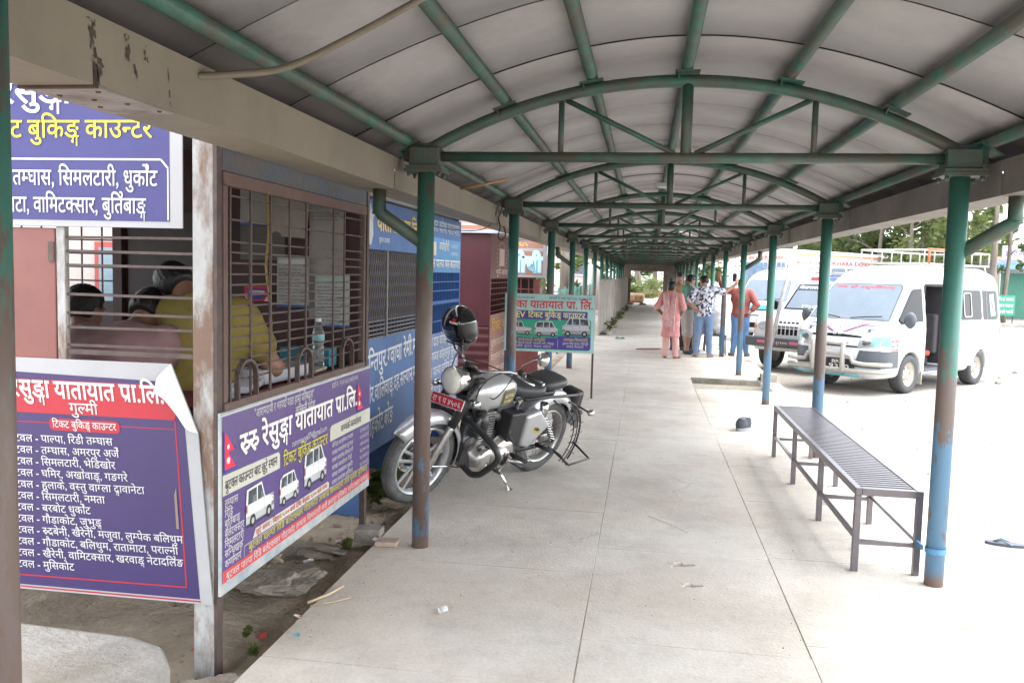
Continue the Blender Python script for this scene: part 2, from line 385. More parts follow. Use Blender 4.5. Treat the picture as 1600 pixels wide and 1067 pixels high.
def van_print(B, a, b, w, flip=False, kind='van', d=.004, body=(.75, .77, .76)):
    """small printed picture of a white vehicle"""
    B.k += 1
    if kind == 'van': P = [(0, .12), (1, .12), (1, .45), (.97, .62), (.80, .70), (.25, .70), (.10, .45), (0, .38)]; G = [[(.14, .44), (.27, .66), (.34, .66), (.34, .44)], [(.38, .44), (.38, .66), (.60, .66), (.60, .44)], [(.64, .44), (.64, .66), (.90, .64), (.94, .44)]]; Wh = [(.2, .12), (.8, .12)]
    else: P = [(0, .14), (1, .14), (1, .42), (.97, .66), (.45, .68), (.33, .42), (.02, .36)]; G = [[(.37, .42), (.47, .64), (.60, .64), (.60, .42)], [(.64, .42), (.64, .64), (.92, .63), (.94, .42)]]; Wh = [(.2, .14), (.78, .14)]
    fx = (lambda x: 1-x) if flip else (lambda x: x)
    def tr(p, dd): q = [(a+fx(x)*w, b+y*w) for x, y in p]; return q[::-1] if flip else q
    B.poly(tr(P, 0), body, d, 'printed_vehicle')
    B.poly(tr([(0, .12), (1, .12), (1, .24), (0, .24)], 0), tuple(c*.62 for c in body), d+.0005, 'printed_vehicle'); B.poly(tr([(0, .385), (1, .42), (1, .435), (0, .40)], 0), tuple(c*.75 for c in body), d+.0005, 'printed_vehicle')
    for xx in ((.36, .62, .95) if kind == 'van' else (.35, .62, .93)): B.poly(tr([(xx, .2), (xx+.008, .2), (xx+.008, .44), (xx, .44)], 0), (.25, .26, .27), d+.0008, 'printed_vehicle')
    B.poly(tr([(.01, .29), (.07, .29), (.09, .35), (.01, .35)], 0), (.55, .5, .35), d+.0012, 'printed_vehicle'); B.poly(tr([(.96, .30), (1, .30), (1, .42), (.96, .42)], 0), (.4, .05, .04), d+.0012, 'printed_vehicle'); B.poly(tr([(.0, .10), (1, .10), (.96, .06), (.05, .06)], 0), (.06, .045, .09), d-.0004, 'printed_vehicle')
    for g in G: B.poly(tr(g, 0)[::-1], (.05, .06, .07), d+.001, 'printed_vehicle'); c_ = [((g[0][0]+x)/2, (g[0][1]+y)/2) for x, y in g]; B.poly(tr(c_, 0)[::-1], (.13, .16, .19), d+.0013, 'printed_vehicle')
    B.poly(tr([(0, .2), (.1, .2), (.1, .27), (0, .27)], 0), (.2, .2, .2), d+.001, 'printed_vehicle')
    for x, y in Wh:
        B.poly([(a+fx(x)*w+.105*w*cos(k*pi/6), b+y*w+.105*w*sin(k*pi/6)) for k in range(12)], (.02, .02, .02), d+.0015, 'printed_vehicle')
        B.poly([(a+fx(x)*w+.05*w*cos(k*pi/6), b+y*w+.05*w*sin(k*pi/6)) for k in range(12)], (.4, .4, .4), d+.002, 'printed_vehicle')
def flag_print(B, a, b, h, d=.004):
    B.k += 1
    for s, col, dd in ((1, (.02, .05, .3), 0), (.86, (.75, .02, .06), .001)):
        o = (1-s)/2*h*.8; B.poly([(a+o, b+o), (a+h*.72*s, b+o), (a+h*.22, b+h*.48), (a+h*.66*s, b+h*.48), (a+o, b+h*(1-o))], col, d+dd, 'printed_flag')
    for cy, r in ((.27, .1), (.60, .075)):
        B.poly([(a+h*.22+h*(r if k % 2 else r*.6)*cos(k*pi/8), b+h*cy+h*(r if k % 2 else r*.6)*sin(k*pi/8)) for k in range(16)], (.85, .85, .85), d+.0025, 'printed_flag')
# ---------------------------------------------------------------- the ground
S, WD, HF = 3.2947, 2.8222, 2.16         # post spacing, row distance, flange height
NB = 15
m_conc = M('walk_concrete', (.63, .59, .525), .9, 0, .10, 1.7, .2, 60, (.52, .465, .395), .47, .12)
_t = m_conc.node_tree; _b = _t.nodes['Principled BSDF']; _src = _b.inputs['Base Color'].links[0].from_socket; _tc = _t.nodes.new('ShaderNodeTexCoord')
def _wn(scale, detail, lo, hi, a, b):
    n = _t.nodes.new('ShaderNodeTexNoise'); n.inputs['Scale'].default_value = scale; n.inputs['Detail'].default_value = detail; n.inputs['Roughness'].default_value = .75; _t.links.new(_tc.outputs['Object'], n.inputs['Vector'])
    m = _t.nodes.new('ShaderNodeMapRange'); m.inputs[1].default_value = lo; m.inputs[2].default_value = hi; m.inputs[3].default_value = a; m.inputs[4].default_value = b; _t.links.new(n.outputs[0], m.inputs[0]); return m.outputs[0]
def _wm(op, a, c):
    k = _t.nodes.new('ShaderNodeMath'); k.operation = op; _t.links.new(a, k.inputs[0])
    if isinstance(c, float): k.inputs[1].default_value = c
    else: _t.links.new(c, k.inputs[1])
    return k.outputs[0]
_grain = _wm('MULTIPLY', _wn(55, 3, .35, .62, .92, 1.04), _wm('MULTIPLY', _wm('MULTIPLY', _wn(9, 8, .28, .5, .88, 1.02), _wn(.9, 9, .36, .52, .84, 1.02)), _wn(200, 2, .3, .42, .8, 1.0)))
_x = _t.nodes.new('ShaderNodeSeparateXYZ'); _t.links.new(_tc.outputs['Object'], _x.inputs[0])
_soil = _t.nodes.new('ShaderNodeMapRange'); _soil.inputs[1].default_value = .75; _soil.inputs[2].default_value = -.2; _t.links.new(_wm('ADD', _x.outputs[0], _wn(2.2, 6, 0., 1., -.7, .7)), _soil.inputs[0])
_vr = _t.nodes.new('ShaderNodeTexVoronoi'); _vr.feature = 'DISTANCE_TO_EDGE'; _vr.inputs['Scale'].default_value = .62; _wp = _t.nodes.new('ShaderNodeTexNoise'); _wp.inputs['Scale'].default_value = 3.2; _wp.inputs['Detail'].default_value = 6
_wa = _t.nodes.new('ShaderNodeVectorMath'); _wa.operation = 'MULTIPLY_ADD'; _wa.inputs[1].default_value = (.35, .35, .35); _t.links.new(_tc.outputs['Object'], _wp.inputs['Vector']); _t.links.new(_wp.outputs['Color'], _wa.inputs[0]); _t.links.new(_tc.outputs['Object'], _wa.inputs[2]); _t.links.new(_wa.outputs[0], _vr.inputs['Vector'])
_ck = _t.nodes.new('ShaderNodeMapRange'); _ck.inputs[1].default_value = .0; _ck.inputs[2].default_value = .006; _ck.inputs[3].default_value = .72; _ck.inputs[4].default_value = 1.; _t.links.new(_vr.outputs['Distance'], _ck.inputs[0])
_ckm = _t.nodes.new('ShaderNodeMath'); _ckm.operation = 'MAXIMUM'; _t.links.new(_ck.outputs[0], _ckm.inputs[0]); _t.links.new(_wn(.8, 2, .38, .44, .7, 1.), _ckm.inputs[1])
_g2 = _wm('MULTIPLY', _grain, _ckm.outputs[0])
_mx = _t.nodes.new('ShaderNodeMix'); _mx.data_type = 'RGBA'; _t.links.new(_wm('MULTIPLY', _soil.outputs[0], .75), _mx.inputs[0]); _t.links.new(_src, _mx.inputs[6]); _mx.inputs[7].default_value = (.52, .46, .385, 1)
_ml = _t.nodes.new('ShaderNodeMix'); _ml.data_type = 'RGBA'; _ml.blend_type = 'MULTIPLY'; _ml.inputs[0].default_value = 1; _t.links.new(_mx.outputs[2], _ml.inputs[6]); _cc = _t.nodes.new('ShaderNodeCombineColor'); [_t.links.new(_g2, _cc.inputs[i]) for i in range(3)]; _t.links.new(_cc.outputs[0], _ml.inputs[7]); _t.links.new(_ml.outputs[2], _b.inputs['Base Color'])
m_conc2 = M('kerb_concrete', (.31, .295, .27), .9, 0, .25, 4, .7, 45, (.20, .175, .135), .45)
m_sand = M('lot_sand', (.34, .315, .28), .95, 0, .16, .5, .6, 25, (.24, .22, .19), .43, .12)
m_dirt = M('dirt', (.33, .265, .19), .95, 0, .3, 3, .9, 30, (.40, .33, .25), .5)
m_dark = M('joint_dust', (.44, .39, .31), .95, 0, .3, 6)
g = MB(); q = [-260, -60, -20, -8, 3.3, 12, 30, 80, 260]; r_ = [-60, -12, 0, 12, 30, 70, 150, 420]
for i in range(len(q)-1):
    for j in range(len(r_)-1): g.add([(q[i], r_[j], -.15), (q[i+1], r_[j], -.15), (q[i+1], r_[j+1], -.15), (q[i], r_[j+1], -.15)], [(0, 1, 2, 3)])
structure(g.build('ground', m_sand, fix=False))
# a strip of trodden earth between the booths and the walk
n1, n2 = 120, 360; xs = np.linspace(-4.6, -.262, n1); ys = np.linspace(-6.5, 13, n2); X_, Y_ = np.meshgrid(xs, ys, indexing='ij')
def vnoise(x, y, seed=0):
    def h(i, j): return np.modf(np.sin(i*127.1+j*311.7+seed*74.7)*43758.5453)[0]
    i, j = np.floor(x), np.floor(y); u, v = x-i, y-j; u = u*u*(3-2*u); v = v*v*(3-2*v)
    return (h(i, j)*(1-u)+h(i+1, j)*u)*(1-v)+(h(i, j+1)*(1-u)+h(i+1, j+1)*u)*v
Z_ = -.085+.03*vnoise(X_*2, Y_*2)+.02*vnoise(X_*6, Y_*6, 1)+.012*vnoise(X_*17, Y_*17, 2)+.006*vnoise(X_*40, Y_*40, 3)
Z_ -= .055*np.exp(-((X_+.30)/.06)**2)*(Y_ > -1.6); Z_ = np.where((X_ < -4.3), -.2, Z_)
I = np.arange(n1*n2).reshape(n1, n2)
v = np.stack([X_, Y_, Z_], -1).reshape(-1, 3); f = np.stack([I[:-1, :-1], I[1:, :-1], I[1:, 1:], I[:-1, 1:]], -1).reshape(-1, 4)
structure(npmesh('dirt_strip', v, f, m_dirt))
def dirt_z(x, y): return float(Z_[np.abs(xs-x).argmin(), np.abs(ys-y).argmin()])
# the walk: cast panels with open joints, one panel broken down at the side
wk = MB(); cols = [(-.27, 1.0185, .0), (1.0215, 1.9985, .35), (2.0015, 3.1185, .8), (3.1215, 3.34, .1)]
for ci, (x0, x1, ph) in enumerate(cols):
    y = -8+ph
    while y < 56:
        L = (1.28 if ci < 3 else 1.9)*random.uniform(.92, 1.08); y1 = y+L-.0025; zz = [random.uniform(-.002, .001) for _ in range(4)]
        if ci == 2 and y < 8.95 < y1+.6 and y1 > 7.7: y1 = 8.95
        low = ci == 2 and abs(y1-8.95) < .01
        if low: zz[2] -= .15; zz[3] -= .17; wells = (x0, y, x1, y1)
        j = [random.uniform(-.003, .003) for _ in range(4)]; t = .0018
        top = [(x0+t, y+t, zz[0]), (x1-t, y+t, zz[1]), (x1-t, y1-t, zz[2]), (x0+t, y1-t, zz[3])]
        mid = [(x0, y, zz[0]-t), (x1, y, zz[1]-t), (x1, y1, zz[2]-t), (x0, y1, zz[3]-t)]
        mid = [(a+j[k], b+j[k], c) for k, (a, b, c) in enumerate(mid)]; bot = [(a, b, -.16) for a, b, c in mid]
        vs = top+mid+bot; fs = [(0, 1, 2, 3)]
        for k in range(4): n_ = (k+1) % 4; fs += [(k+4, n_+4, n_, k), (k+8, n_+8, n_+4, k+4)]
        wk.add(vs, fs); y = y1+.0025
wko = wk.build('walkway', m_conc, fix=False)
# two potholes really cut into it
cut = MB()
for hx, hy, r in ((1.49, .02, .062), (1.53, -.30, .05)):
    pts = []
    for lv, (rr, z) in enumerate(((1.0, .06), (1.0, -.002), (.92, -.06), (.7, -.125))):
        pts += [(hx+rr*r*(1+.35*sin(3*a+hx*9)+.2*sin(5*a+lv))*cos(a), hy+.8*rr*r*(1+.3*sin(2*a+1)+.2*sin(5*a))*sin(a), z) for a in np.linspace(0, 2*pi, 18, endpoint=False)]
    n = 18; cut.add(pts, [tuple(range(n))[::-1], tuple(range(3*n, 4*n))]+[(l*n+k, l*n+(k+1) % n, (l+1)*n+(k+1) % n, (l+1)*n+k) for l in range(3) for k in range(n)])
co = cut.build('cut', m_conc); bo = wko.modifiers.new('b', 'BOOLEAN'); bo.object = co; bo.operation = 'DIFFERENCE'; bo.solver = 'FAST'
dg = bpy.context.evaluated_depsgraph_get(); dg.update(); me = bpy.data.meshes.new_from_object(wko.evaluated_get(dg))
wko.modifiers.clear(); wko.data = me; bpy.data.objects.remove(co); structure(wko)
structure(MB().box((-.268, -8, -.2), (1.3995, 57, -.003)).box((1.4, -8, -.2), (1.6, -.4, -.003)).box((1.4, .12, -.2), (1.6, 57, -.003)).box((1.6005, -8, -.2), (2.0, 57, -.003)).box((2.0005, -8, -.2), (3.33, 7.55, -.003)).box((2.0005, 9.0, -.2), (3.33, 57, -.003)).build('walkway_bed', m_dark))

# ---------------------------------------------------------------- the canopy over the walk
m_green = M('truss_paint', (.04, .125, .098), .5, 0, .35, 7, .15, 60, (.085, .078, .06), .5, .1)
m_sheet = M('canopy_sheet', (.385, .372, .376), .55, .1, .12, 1.3, .05, 8, (.33, .318, .313), .36, .2)
m_soot = M('soot', (.07, .058, .048), .9, 0, .4, 40); _st = m_soot.node_tree; _sn = _st.nodes.new('ShaderNodeTexNoise'); _sn.inputs['Scale'].default_value = 38; _sn.inputs['Detail'].default_value = 7; _sc = _st.nodes.new('ShaderNodeTexCoord'); _sr = _st.nodes.new('ShaderNodeMapRange'); _sr.inputs[1].default_value = .44; _sr.inputs[2].default_value = .58; _st.links.new(_sc.outputs['Object'], _sn.inputs['Vector']); _st.links.new(_sn.outputs[0], _sr.inputs[0]); _st.links.new(_sr.outputs[0], _st.nodes['Principled BSDF'].inputs['Alpha'])
m_seam = M('seam', (.05, .045, .045), .8)
m_gut = M('gutter_paint', (.25, .22, .172), .6, 0, .16, 2.2, .05, 20, (.19, .165, .135), .42, .15)
m_gutr = M('gutter_paint_shaded', (.24, .215, .19), .6, 0, .2, 3, .05, 20, (.13, .115, .1), .45, .15)  # right gutter: shade put into the colour, a browner copy of gutter_paint
_t = m_sheet.node_tree; _b = _t.nodes['Principled BSDF']; _src = _b.inputs['Base Color'].links[0].from_socket; _tc = _t.nodes.new('ShaderNodeTexCoord'); _x = _t.nodes.new('ShaderNodeSeparateXYZ'); _t.links.new(_tc.outputs['Object'], _x.inputs[0])
_pp = _t.nodes.new('ShaderNodeMath'); _pp.operation = 'PINGPONG'; _ao = _t.nodes.new('ShaderNodeMath'); _ao.operation = 'ADD'; _ao.inputs[1].default_value = 20.+S*20; _t.links.new(_x.outputs[1], _ao.inputs[0]); _t.links.new(_ao.outputs[0], _pp.inputs[0]); _pp.inputs[1].default_value = S/2
_so = _t.nodes.new('ShaderNodeMapRange'); _so.inputs[1].default_value = .5; _so.inputs[2].default_value = .0; _t.links.new(_wm('ADD', _pp.outputs[0], _wn(3.2, 7, 0., 1., -.45, .45)), _so.inputs[0])
_ed = _t.nodes.new('ShaderNodeMapRange'); _ed.inputs[1].default_value = 1.36; _ed.inputs[2].default_value = 1.56; _ax = _t.nodes.new('ShaderNodeMath'); _ax.operation = 'ABSOLUTE'; _t.links.new(_x.outputs[0], _ax.inputs[0]); _t.links.new(_wm('ADD', _ax.outputs[0], _wn(6, 5, 0., 1., -.12, .12)), _ed.inputs[0])
_gr = _wn(5, 6, .38, .7, 0., .7); _mm = _wm('MAXIMUM', _ed.outputs[0], _wm('MAXIMUM', _wm('MULTIPLY', _so.outputs[0], .5), _wm('MULTIPLY', _gr, .35)))
_mx = _t.nodes.new('ShaderNodeMix'); _mx.data_type = 'RGBA'; _t.links.new(_mm, _mx.inputs[0]); _t.links.new(_src, _mx.inputs[6]); _mx.inputs[7].default_value = (.17, .155, .15, 1); _t.links.new(_mx.outputs[2], _b.inputs['Base Color'])
PX = [-.1, .443, .914, 1.423, 1.954, 2.487, 2.949]; PZ = [2.32, 2.53, 2.672, 2.722, 2.672, 2.53, 2.32]
pf = np.polyfit((np.array(PX)-1.423)**2, PZ, 2); zroof = lambda x: float(np.polyval(pf, (x-1.423)**2))
ORD = ['first', 'second', 'third', 'fourth', 'fifth', 'sixth', 'seventh']
rf = T('canopy_roof', 'long arched grey sheet roof with dark seams over the walkway', 'roof', (1.41, 20, 2.3))
for i in range(-4, NB-1):
    mb = MB((1.41, 20, 2.3)); sm = MB((1.41, 20, 2.3)); ns = 4; step = S/ns
    for k in range(ns):
        y0 = i*S+k*step+.41; y1 = y0+step-.009; xs_ = np.linspace(-.36, 3.206, 37); dz = random.uniform(-.004, .004)
        lo = [(x, y0, zroof(x)+.047+dz) for x in xs_]; hi = [(x, y1, zroof(x)+.047+dz+.003) for x in xs_]; m = len(xs_)
        up = [(a, b, c+.004) for a, b, c in lo+hi]
        mb.add(lo+hi+up, [(j, j+1, m+j+1, m+j) for j in range(m-1)]+[(3*m+j, 3*m+j+1, 2*m+j+1, 2*m+j) for j in range(m-1)]+[(2*m+j, 2*m+j+1, j+1, j) for j in range(m-1)]+[(m+j, m+j+1, 3*m+j+1, 3*m+j) for j in range(m-1)], True)
        sm.add([(x, y0-.08, zroof(x)+.062) for x in xs_]+[(x, y0+.16, zroof(x)+.062) for x in xs_], [(j, j+1, m+j+1, m+j) for j in range(m-1)])
    o = mb.build('roof_sheet', m_sheet, rf, fix=False); sm.build('seam_strip', m_seam, rf, fix=False)
for x in PX:
    MB((1.41, 20, 2.3)).cyl((x, -4*S, zroof(x)), (x, (NB-1)*S, zroof(x)), .031, 12).build('purlin', m_green, rf)
def arch(x):
    t = abs((x-1.41)/1.45); return 2.25+.395*(1-t**2.1)
def make_truss():
    t = T('roof_truss', '', 'roof truss', (1.41, 0, HF)); O = (1.41, 0, HF)
    MB(O).cyl((.0, 0, 2.24), (2.82, 0, 2.24), .028, 14).build('bottom_chord', m_green, t)
    MB(O).tube([(x, 0, arch(x)) for x in np.linspace(-.05, 2.87, 33)], .033, 14).build('arch', m_green, t)
    for x, r in ((.755, .016), (1.43, .03), (2.09, .016)): MB(O).cyl((x, 0, 2.26), (x, 0, arch(x)-.02), r, 12).build('strut', m_green, t)
    for x, e in ((.78, 1.37), (2.065, 1.48)): MB(O).cyl((x, 0, arch(x)-.03), (e, 0, 2.262), .015, 10).build('diagonal', m_green, t)
    for x in PX:
        a = math.atan2(arch(x+.02)-arch(x-.02), .04); mt = Matrix.Translation((x, 0, zroof(x)-.033)) @ Matrix.Rotation(-a, 4, 'Y')
        MB(O).cbox((0, 0, -.003), (.13, .15, .007), mt).cbox((-.045, 0, -.02), (.008, .1, .05), mt).build('cleat', m_green, t)
    for x, s in ((0, -1), (2.82, 1)):
        b = MB(O).box((x-.085, -.07, 2.185), (x+.085, .07, 2.285)); b.box((x+s*.05-.075, -.03, 2.21), (x+s*.05+.075, .03, 2.31))
        b.build('shoe', m_green, t, .006)
    return t
tr0 = make_truss()
for i in range(-1, NB-1):
    t = tr0 if i == -1 else dup(tr0); t.location.y = i*S; t['group'] = 'arched trusses under the canopy roof'
    t['label'] = ('green arched roof truss overhead, nearer than every other truss' if i == -1 else f'green arched roof truss, {ORD[i]} one in view from the front' if i < 5 else 'green roof truss far along the walkway, beyond the fifth truss')
post_m = {}
def make_post(x, y, kind, seed):
    t = T('canopy_post', '', 'post', (x, y, 0))
    m = paint_post(f'post_paint_{seed}', seed*3.7, *kind)
    MB((x, y, 0)).cyl((x, y, -.02), (x, y, HF-.012), .0485, 24).build('shaft', m, t)
    fl = MB((x, y, 0)).box((x-.11, y-.09, HF-.012), (x+.11, y+.09, HF+.004)).box((x-.10, y-.085, HF+.0045), (x+.10, y+.085, HF+.0245))
    for a in (-.085, .085):
        for b in (-.065, .065): fl.cyl((x+a, y+b, HF-.035), (x+a, y+b, HF-.012), .011, 6)
    fl.build('flange', m_green, t)
    return t
def post_label(side, i):
    col = 'worn brown, green and blue' if side == 'left' else 'faded green and blue'
    return f'{col} steel post, {ORD[i]} of the {side} row' if i < 6 else f'thin looking steel post far along the {side} row, beyond the sixth'
for i in range(0, NB):
    y = (i-1)*S
    far = i > 6
    t = make_post(0 if i else -.02, y, (1.5, .35, .8) if i in (0, 1) else (1.35, .8, .45), i+1); t['label'] = post_label('left', i); t['group'] = 'posts along the left of the walkway'
    if i:
        t = make_post(WD, y, (1.2, .74, .32), i+21); t['label'] = post_label('right', i-1); t['group'] = 'posts along the right of the walkway'
def make_pipe(x, y, s):
    px = x+s*.25; t = T('downpipe', '', 'downpipe', (px, y, 2.04)); O = (px, y, 2.04)
    MB(O).tube([(px, y-.07, 2.055), (px, y-.07, 1.93), (px-s*.012, y-.068, 1.912), (px-s*.03, y-.06, 1.9), (x+s*.03, y, 1.765)], .037, 14).build('pipe', m_green, t)
    MB(O).tube([(px-.0, y-.07, 1.925), (px, y-.07, 1.91)], .04, 14).build('collar', m_green, t)
    return t
for i in (1, 4, 7, 10):
    for x, s, side in ((0, -1, 'left'), (WD, 1, 'right')):
        if i == 1: lab = f'green elbow downpipe joining the first {side} hand post in view'
        elif i == 4: lab = f'green elbow downpipe joining the fourth post of the {side} row'
        else: lab = f'small far green downpipe elbow in the {side} row beyond the sixth post'
        t = make_pipe(x, (i-1)*S, s); t['label'] = lab; t['group'] = f'downpipes of the {side} gutter'
def make_gutter(x0, x1, y0, y1, mat, patch=None):
    ym = (y0+y1)/2; O = ((x0+x1)/2, ym, 2.05); t = T('roof_gutter', '', 'gutter', O)
    a = .003; b = MB(O); P = [(x0, 2.048), (x1, 2.048), (x1, 2.225), (x1-a, 2.225), (x1-a, 2.051), (x0+a, 2.051), (x0+a, 2.225), (x0, 2.225)]
    n = len(P); vs = [(p, y0, z) for p, z in P]+[(p, y1, z) for p, z in P]
    b.add(vs, [(k, (k+1) % n, n+(k+1) % n, n+k) for k in range(n)]+[(0, 1, 2, 3, 4, 5, 6, 7), (8, 9, 10, 11, 12, 13, 14, 15)])
    b.box((x0+a, y1-.004, 2.051), (x1-a, y1-.001, 2.222)); b.build('trough', mat, t)
    return t, O
for i in range(0, NB):
    for side, x0, x1, mat in (('left', -.365, -.152, m_gut), ('right', 2.985, 3.2, m_gutr)):
        t, O = make_gutter(x0, x1, (i-2)*S-.10, (i-1)*S-.115, mat); t['group'] = f'gutters along the {side} edge of the roof'
        k = i-(0 if side == 'left' else 0)
        t['label'] = (f'{"beige" if side == "left" else "shaded"} box gutter on the {side}, behind the view' if i == 0 else f'{"beige" if side == "left" else "shaded"} box gutter, {ORD[i-1]} length of the {side} edge' if i < 6 else f'{"beige" if side == "left" else "shaded"} gutter far down the {side} edge')
        if side == 'left' and i == 1:
            MB(O).box((-.362, -2.74, 2.0435), (-.156, -2.38, 2.0475)).build('joint_plate', M('plate', (.3, .28, .27), .7, 0, .25, 9, .3, 40, (.14, .09, .07), .35), t)
            rv = MB(O)
            for a, b in ((-.18, -2.70), (-.2, -2.54), (-.17, -2.43), (-.26, -2.6), (-.32, -2.66), (-.31, -2.5)): rv.lathe([(0, -.005), (.006, -.004), (.008, 0)], 8, Matrix.Translation((a, b, 2.0435)))
            rv.build('rivet', M('rust', (.12, .06, .04), .9, 0, .4, 60), t)
            MB(O).box((-.3655, -2.762, 2.042), (-.1505, -2.742, 2.1)).build('rusty_joint', M('rust_joint', (.07, .04, .03), .9, 0, .5, 30), t)
            st = MB(O)   # soot streaks on the inner face
            for a, w, z0, z1 in ((-2.77, .018, 2.06, 2.21), (-2.74, .022, 2.05, 2.12), (-2.62, .014, 2.14, 2.21), (-2.53, .016, 2.16, 2.205), (-2.58, .008, 2.08, 2.14), (-2.42, .004, 2.06, 2.2)):
                st = MB(O); z = np.linspace(z0, z1, 9); l = [(-.1503, a-w*(.5+.5*random.random())+(z1-q_)*.12, q_) for q_ in z]; r2 = [(-.1503, a+w*(.3+.7*random.random())+(z1-q_)*.12, q_) for q_ in z]
                st.add(l+r2, [(k, k+9, k+10, k+1) for k in range(8)]); st.build('soot_streak', m_soot, t, fix=False)
# loose things up in the roof
def pipe_thing(name, label, cat, pts, r, mat, n=8):
    if len(pts) > 3:
        P = [Vector(p) for p in pts]; q = [P[0]]+P+[P[-1]]; out = []
        for a, b, c, d in zip(q, q[1:], q[2:], q[3:]):
            for k in range(6): u = k/6; out.append(.5*((2*b)+(c-a)*u+(2*a-5*b+4*c-d)*u*u+(3*b-a-3*c+d)*u**3))
        pts = out+[P[-1]]
    b = MB(pts[0]).tube(pts, r, n).build(name, mat); b.location = pts[0]; return tag(b, label, cat)
pipe_thing('conduit', 'thin bent brown conduit hanging slantwise below the roof near the camera', 'conduit', [(-.16, -2.24, 2.185), (-.08, -2.15, 2.21), (.05, -2.03, 2.26), (.25, -1.95, 2.38), (.443, -1.93, 2.485), (.62, -1.90, 2.58), (.9, -1.8, 2.62)], .012, M('conduit_brown', (.19, .16, .12), .6))
pipe_thing('bamboo_stick', 'short orange bamboo stick lying across the left roof edge', 'stick', [(-.16, 1.6, 2.215), (.02, 1.62, 2.25), (.2, 1.66, 2.3)], .009, M('bamboo', (.42, .25, .12), .7))
m_wire = M('wire', (.04, .04, .04), .6)
pipe_thing('loose_wire', 'thin loose black wire drooping from the left gutter to the booths', 'wire', [(-.13, 3.15, 2.22), (-.17, 3.05, 2.05), (-.2, 2.6, 1.96), (-.3, 1.9, 1.93), (-.5, 1.4, 1.97)], .004, m_wire, 6)
pipe_thing('wire_tangle', 'tangle of dark wire dangling beside the second left post', 'wire', [(-.1, 3.2, 2.2), (-.13, 3.19, 2.1), (-.11, 3.17, 2.02), (-.13, 3.18, 1.93), (-.09, 3.17, 1.9), (-.06, 3.18, 1.95), (-.08, 3.19, 2.03)], .007, m_wire, 6)
tl = T('ceiling_lamp', 'small white tube lamp hanging under the ridge of the roof', 'lamp', (1.42, 4.9, 2.6)); MB().box((-.1, -.03, -.02), (.1, .03, .02)).build('casing', ink((.55, .55, .52)), tl, .004); MB().cyl((-.085, 0, -.028), (.085, 0, -.028), .011, 10).build('tube', ink((.75, .75, .75)), tl)
# dark end frame of the covered walk, brown sheets on its right
ye = (NB-2)*S+1.2; m_br = M('brown_sheet', (.17, .135, .115), .7, 0, .25, 4, .1, 30, (.24, .2, .17), .4)
ef = T('end_frame', 'dark brown frame closing the far end of the walkway', 'frame', (1.41, ye, 0))
MB((1.41, ye, 0)).box((-.25, ye, 1.86), (3.1, ye+.08, 2.75)).build('lintel', m_br, ef); MB((1.41, ye, 0)).box((-.3, ye-.02, -.1), (.42, ye+.1, 1.86)).build('jamb', m_br, ef)
MB((1.41, ye, 0)).box((2.2, ye-.02, -.1), (3.1, ye+.1, 1.86)).build('jamb', m_br, ef)
b = MB()
for k in range(48):
    y = 27+k*.36; b.box((3.02+.015*(k % 2), y, .05), (3.035+.015*(k % 2), y+.17, 2.1))
o = b.build('sheet_fence', m_br); o.location = (0, 0, 0); tag(o, 'tall brown ribbed sheet fence along the far right of the walkway', 'fence')
# ---------------------------------------------------------------- the near ticket booth
m_rustw = M('peeling_white', (.36, .365, .36), .7, 0, .2, 9, .2, 60, (.16, .10, .07), .48, .08, stretch=(1.6, 1.6, .55))
m_rustb = M('peeling_blue', (.05, .075, .11), .65, 0, .35, 6, .2, 40, (.085, .07, .06), .5, .12, stretch=(1, .6, 1))
m_bar = M('bar_brown', (.065, .043, .04), .6, 0, .3, 25, .1, 60, (.10, .066, .052), .4)
m_mar = M('maroon_wall', (.045, .018, .017), .6, 0, .25, 5)
m_greyp = M('grey_panel', (.05, .043, .043), .6, 0, .25, 5, 0, 40, (.08, .07, .07), .35)
m_pink = M('shutter_pink', (.19, .07, .06), .55, 0, .12, 4, .05, 20)
m_white = M('board_white', (.34, .34, .355), .6, 0, .06, 5)
m_red = M('red_cloth', (.13, .01, .014), .9, 0, .35, 40, .5, 200)
BX = -.43; bo_ = (-1.5, -.7, -.08)
bt = T('ticket_booth', 'rusty brown barred ticket booth nearest the camera, people inside', 'booth', bo_)
MB(bo_).box((-.53, -1.6, -.12), (-.442, -1.545, 2.3)).build('corner_post', m_rustw, bt, .004)
MB(bo_).box((-.442, -1.598, -.12), (-.428, -1.552, 2.26)).build('corner_post', m_bar, bt)
MB(bo_).box((BX-.03, .255, -.1), (BX+.005, .295, 2.1)).build('end_post', m_bar, bt, .003)
MB(bo_).box((BX-.02, -1.55, 1.975), (BX+.004, .235, 2.3)).build('lintel_panel', m_rustb, bt, .004)
fr = MB(bo_)
fr.box((BX-.025, -1.55, 1.92), (BX+.012, .22, 1.972)).box((BX-.025, -1.55, 1.0), (BX+.012, .22, 1.045)).box((BX-.02, -1.55, 1.045), (BX+.008, -1.515, 1.92)).box((BX-.02, .19, 1.045), (BX+.008, .22, 1.92))
fr.build('grille_frame', M('frame_brown', (.11, .062, .054), .65, 0, .25, 12, .1, 60, (.12, .08, .065), .45), bt, .003)
gr = MB(bo_)
for z in [1.885, 1.79, 1.70, 1.655]+[1.612-.0445*k for k in range(12)]: gr.beam((BX-.006, -1.52, z+random.uniform(-.002, .002)), (BX-.006, .2, z+random.uniform(-.002, .002)), .006, .008)
for y in (-1.491, -1.303, -1.106, -.895, -.693, -.312, -.142): gr.beam((BX+.003, y, 1.045), (BX+.003, y, 1.925), .008, .012, (0, 1, 0))
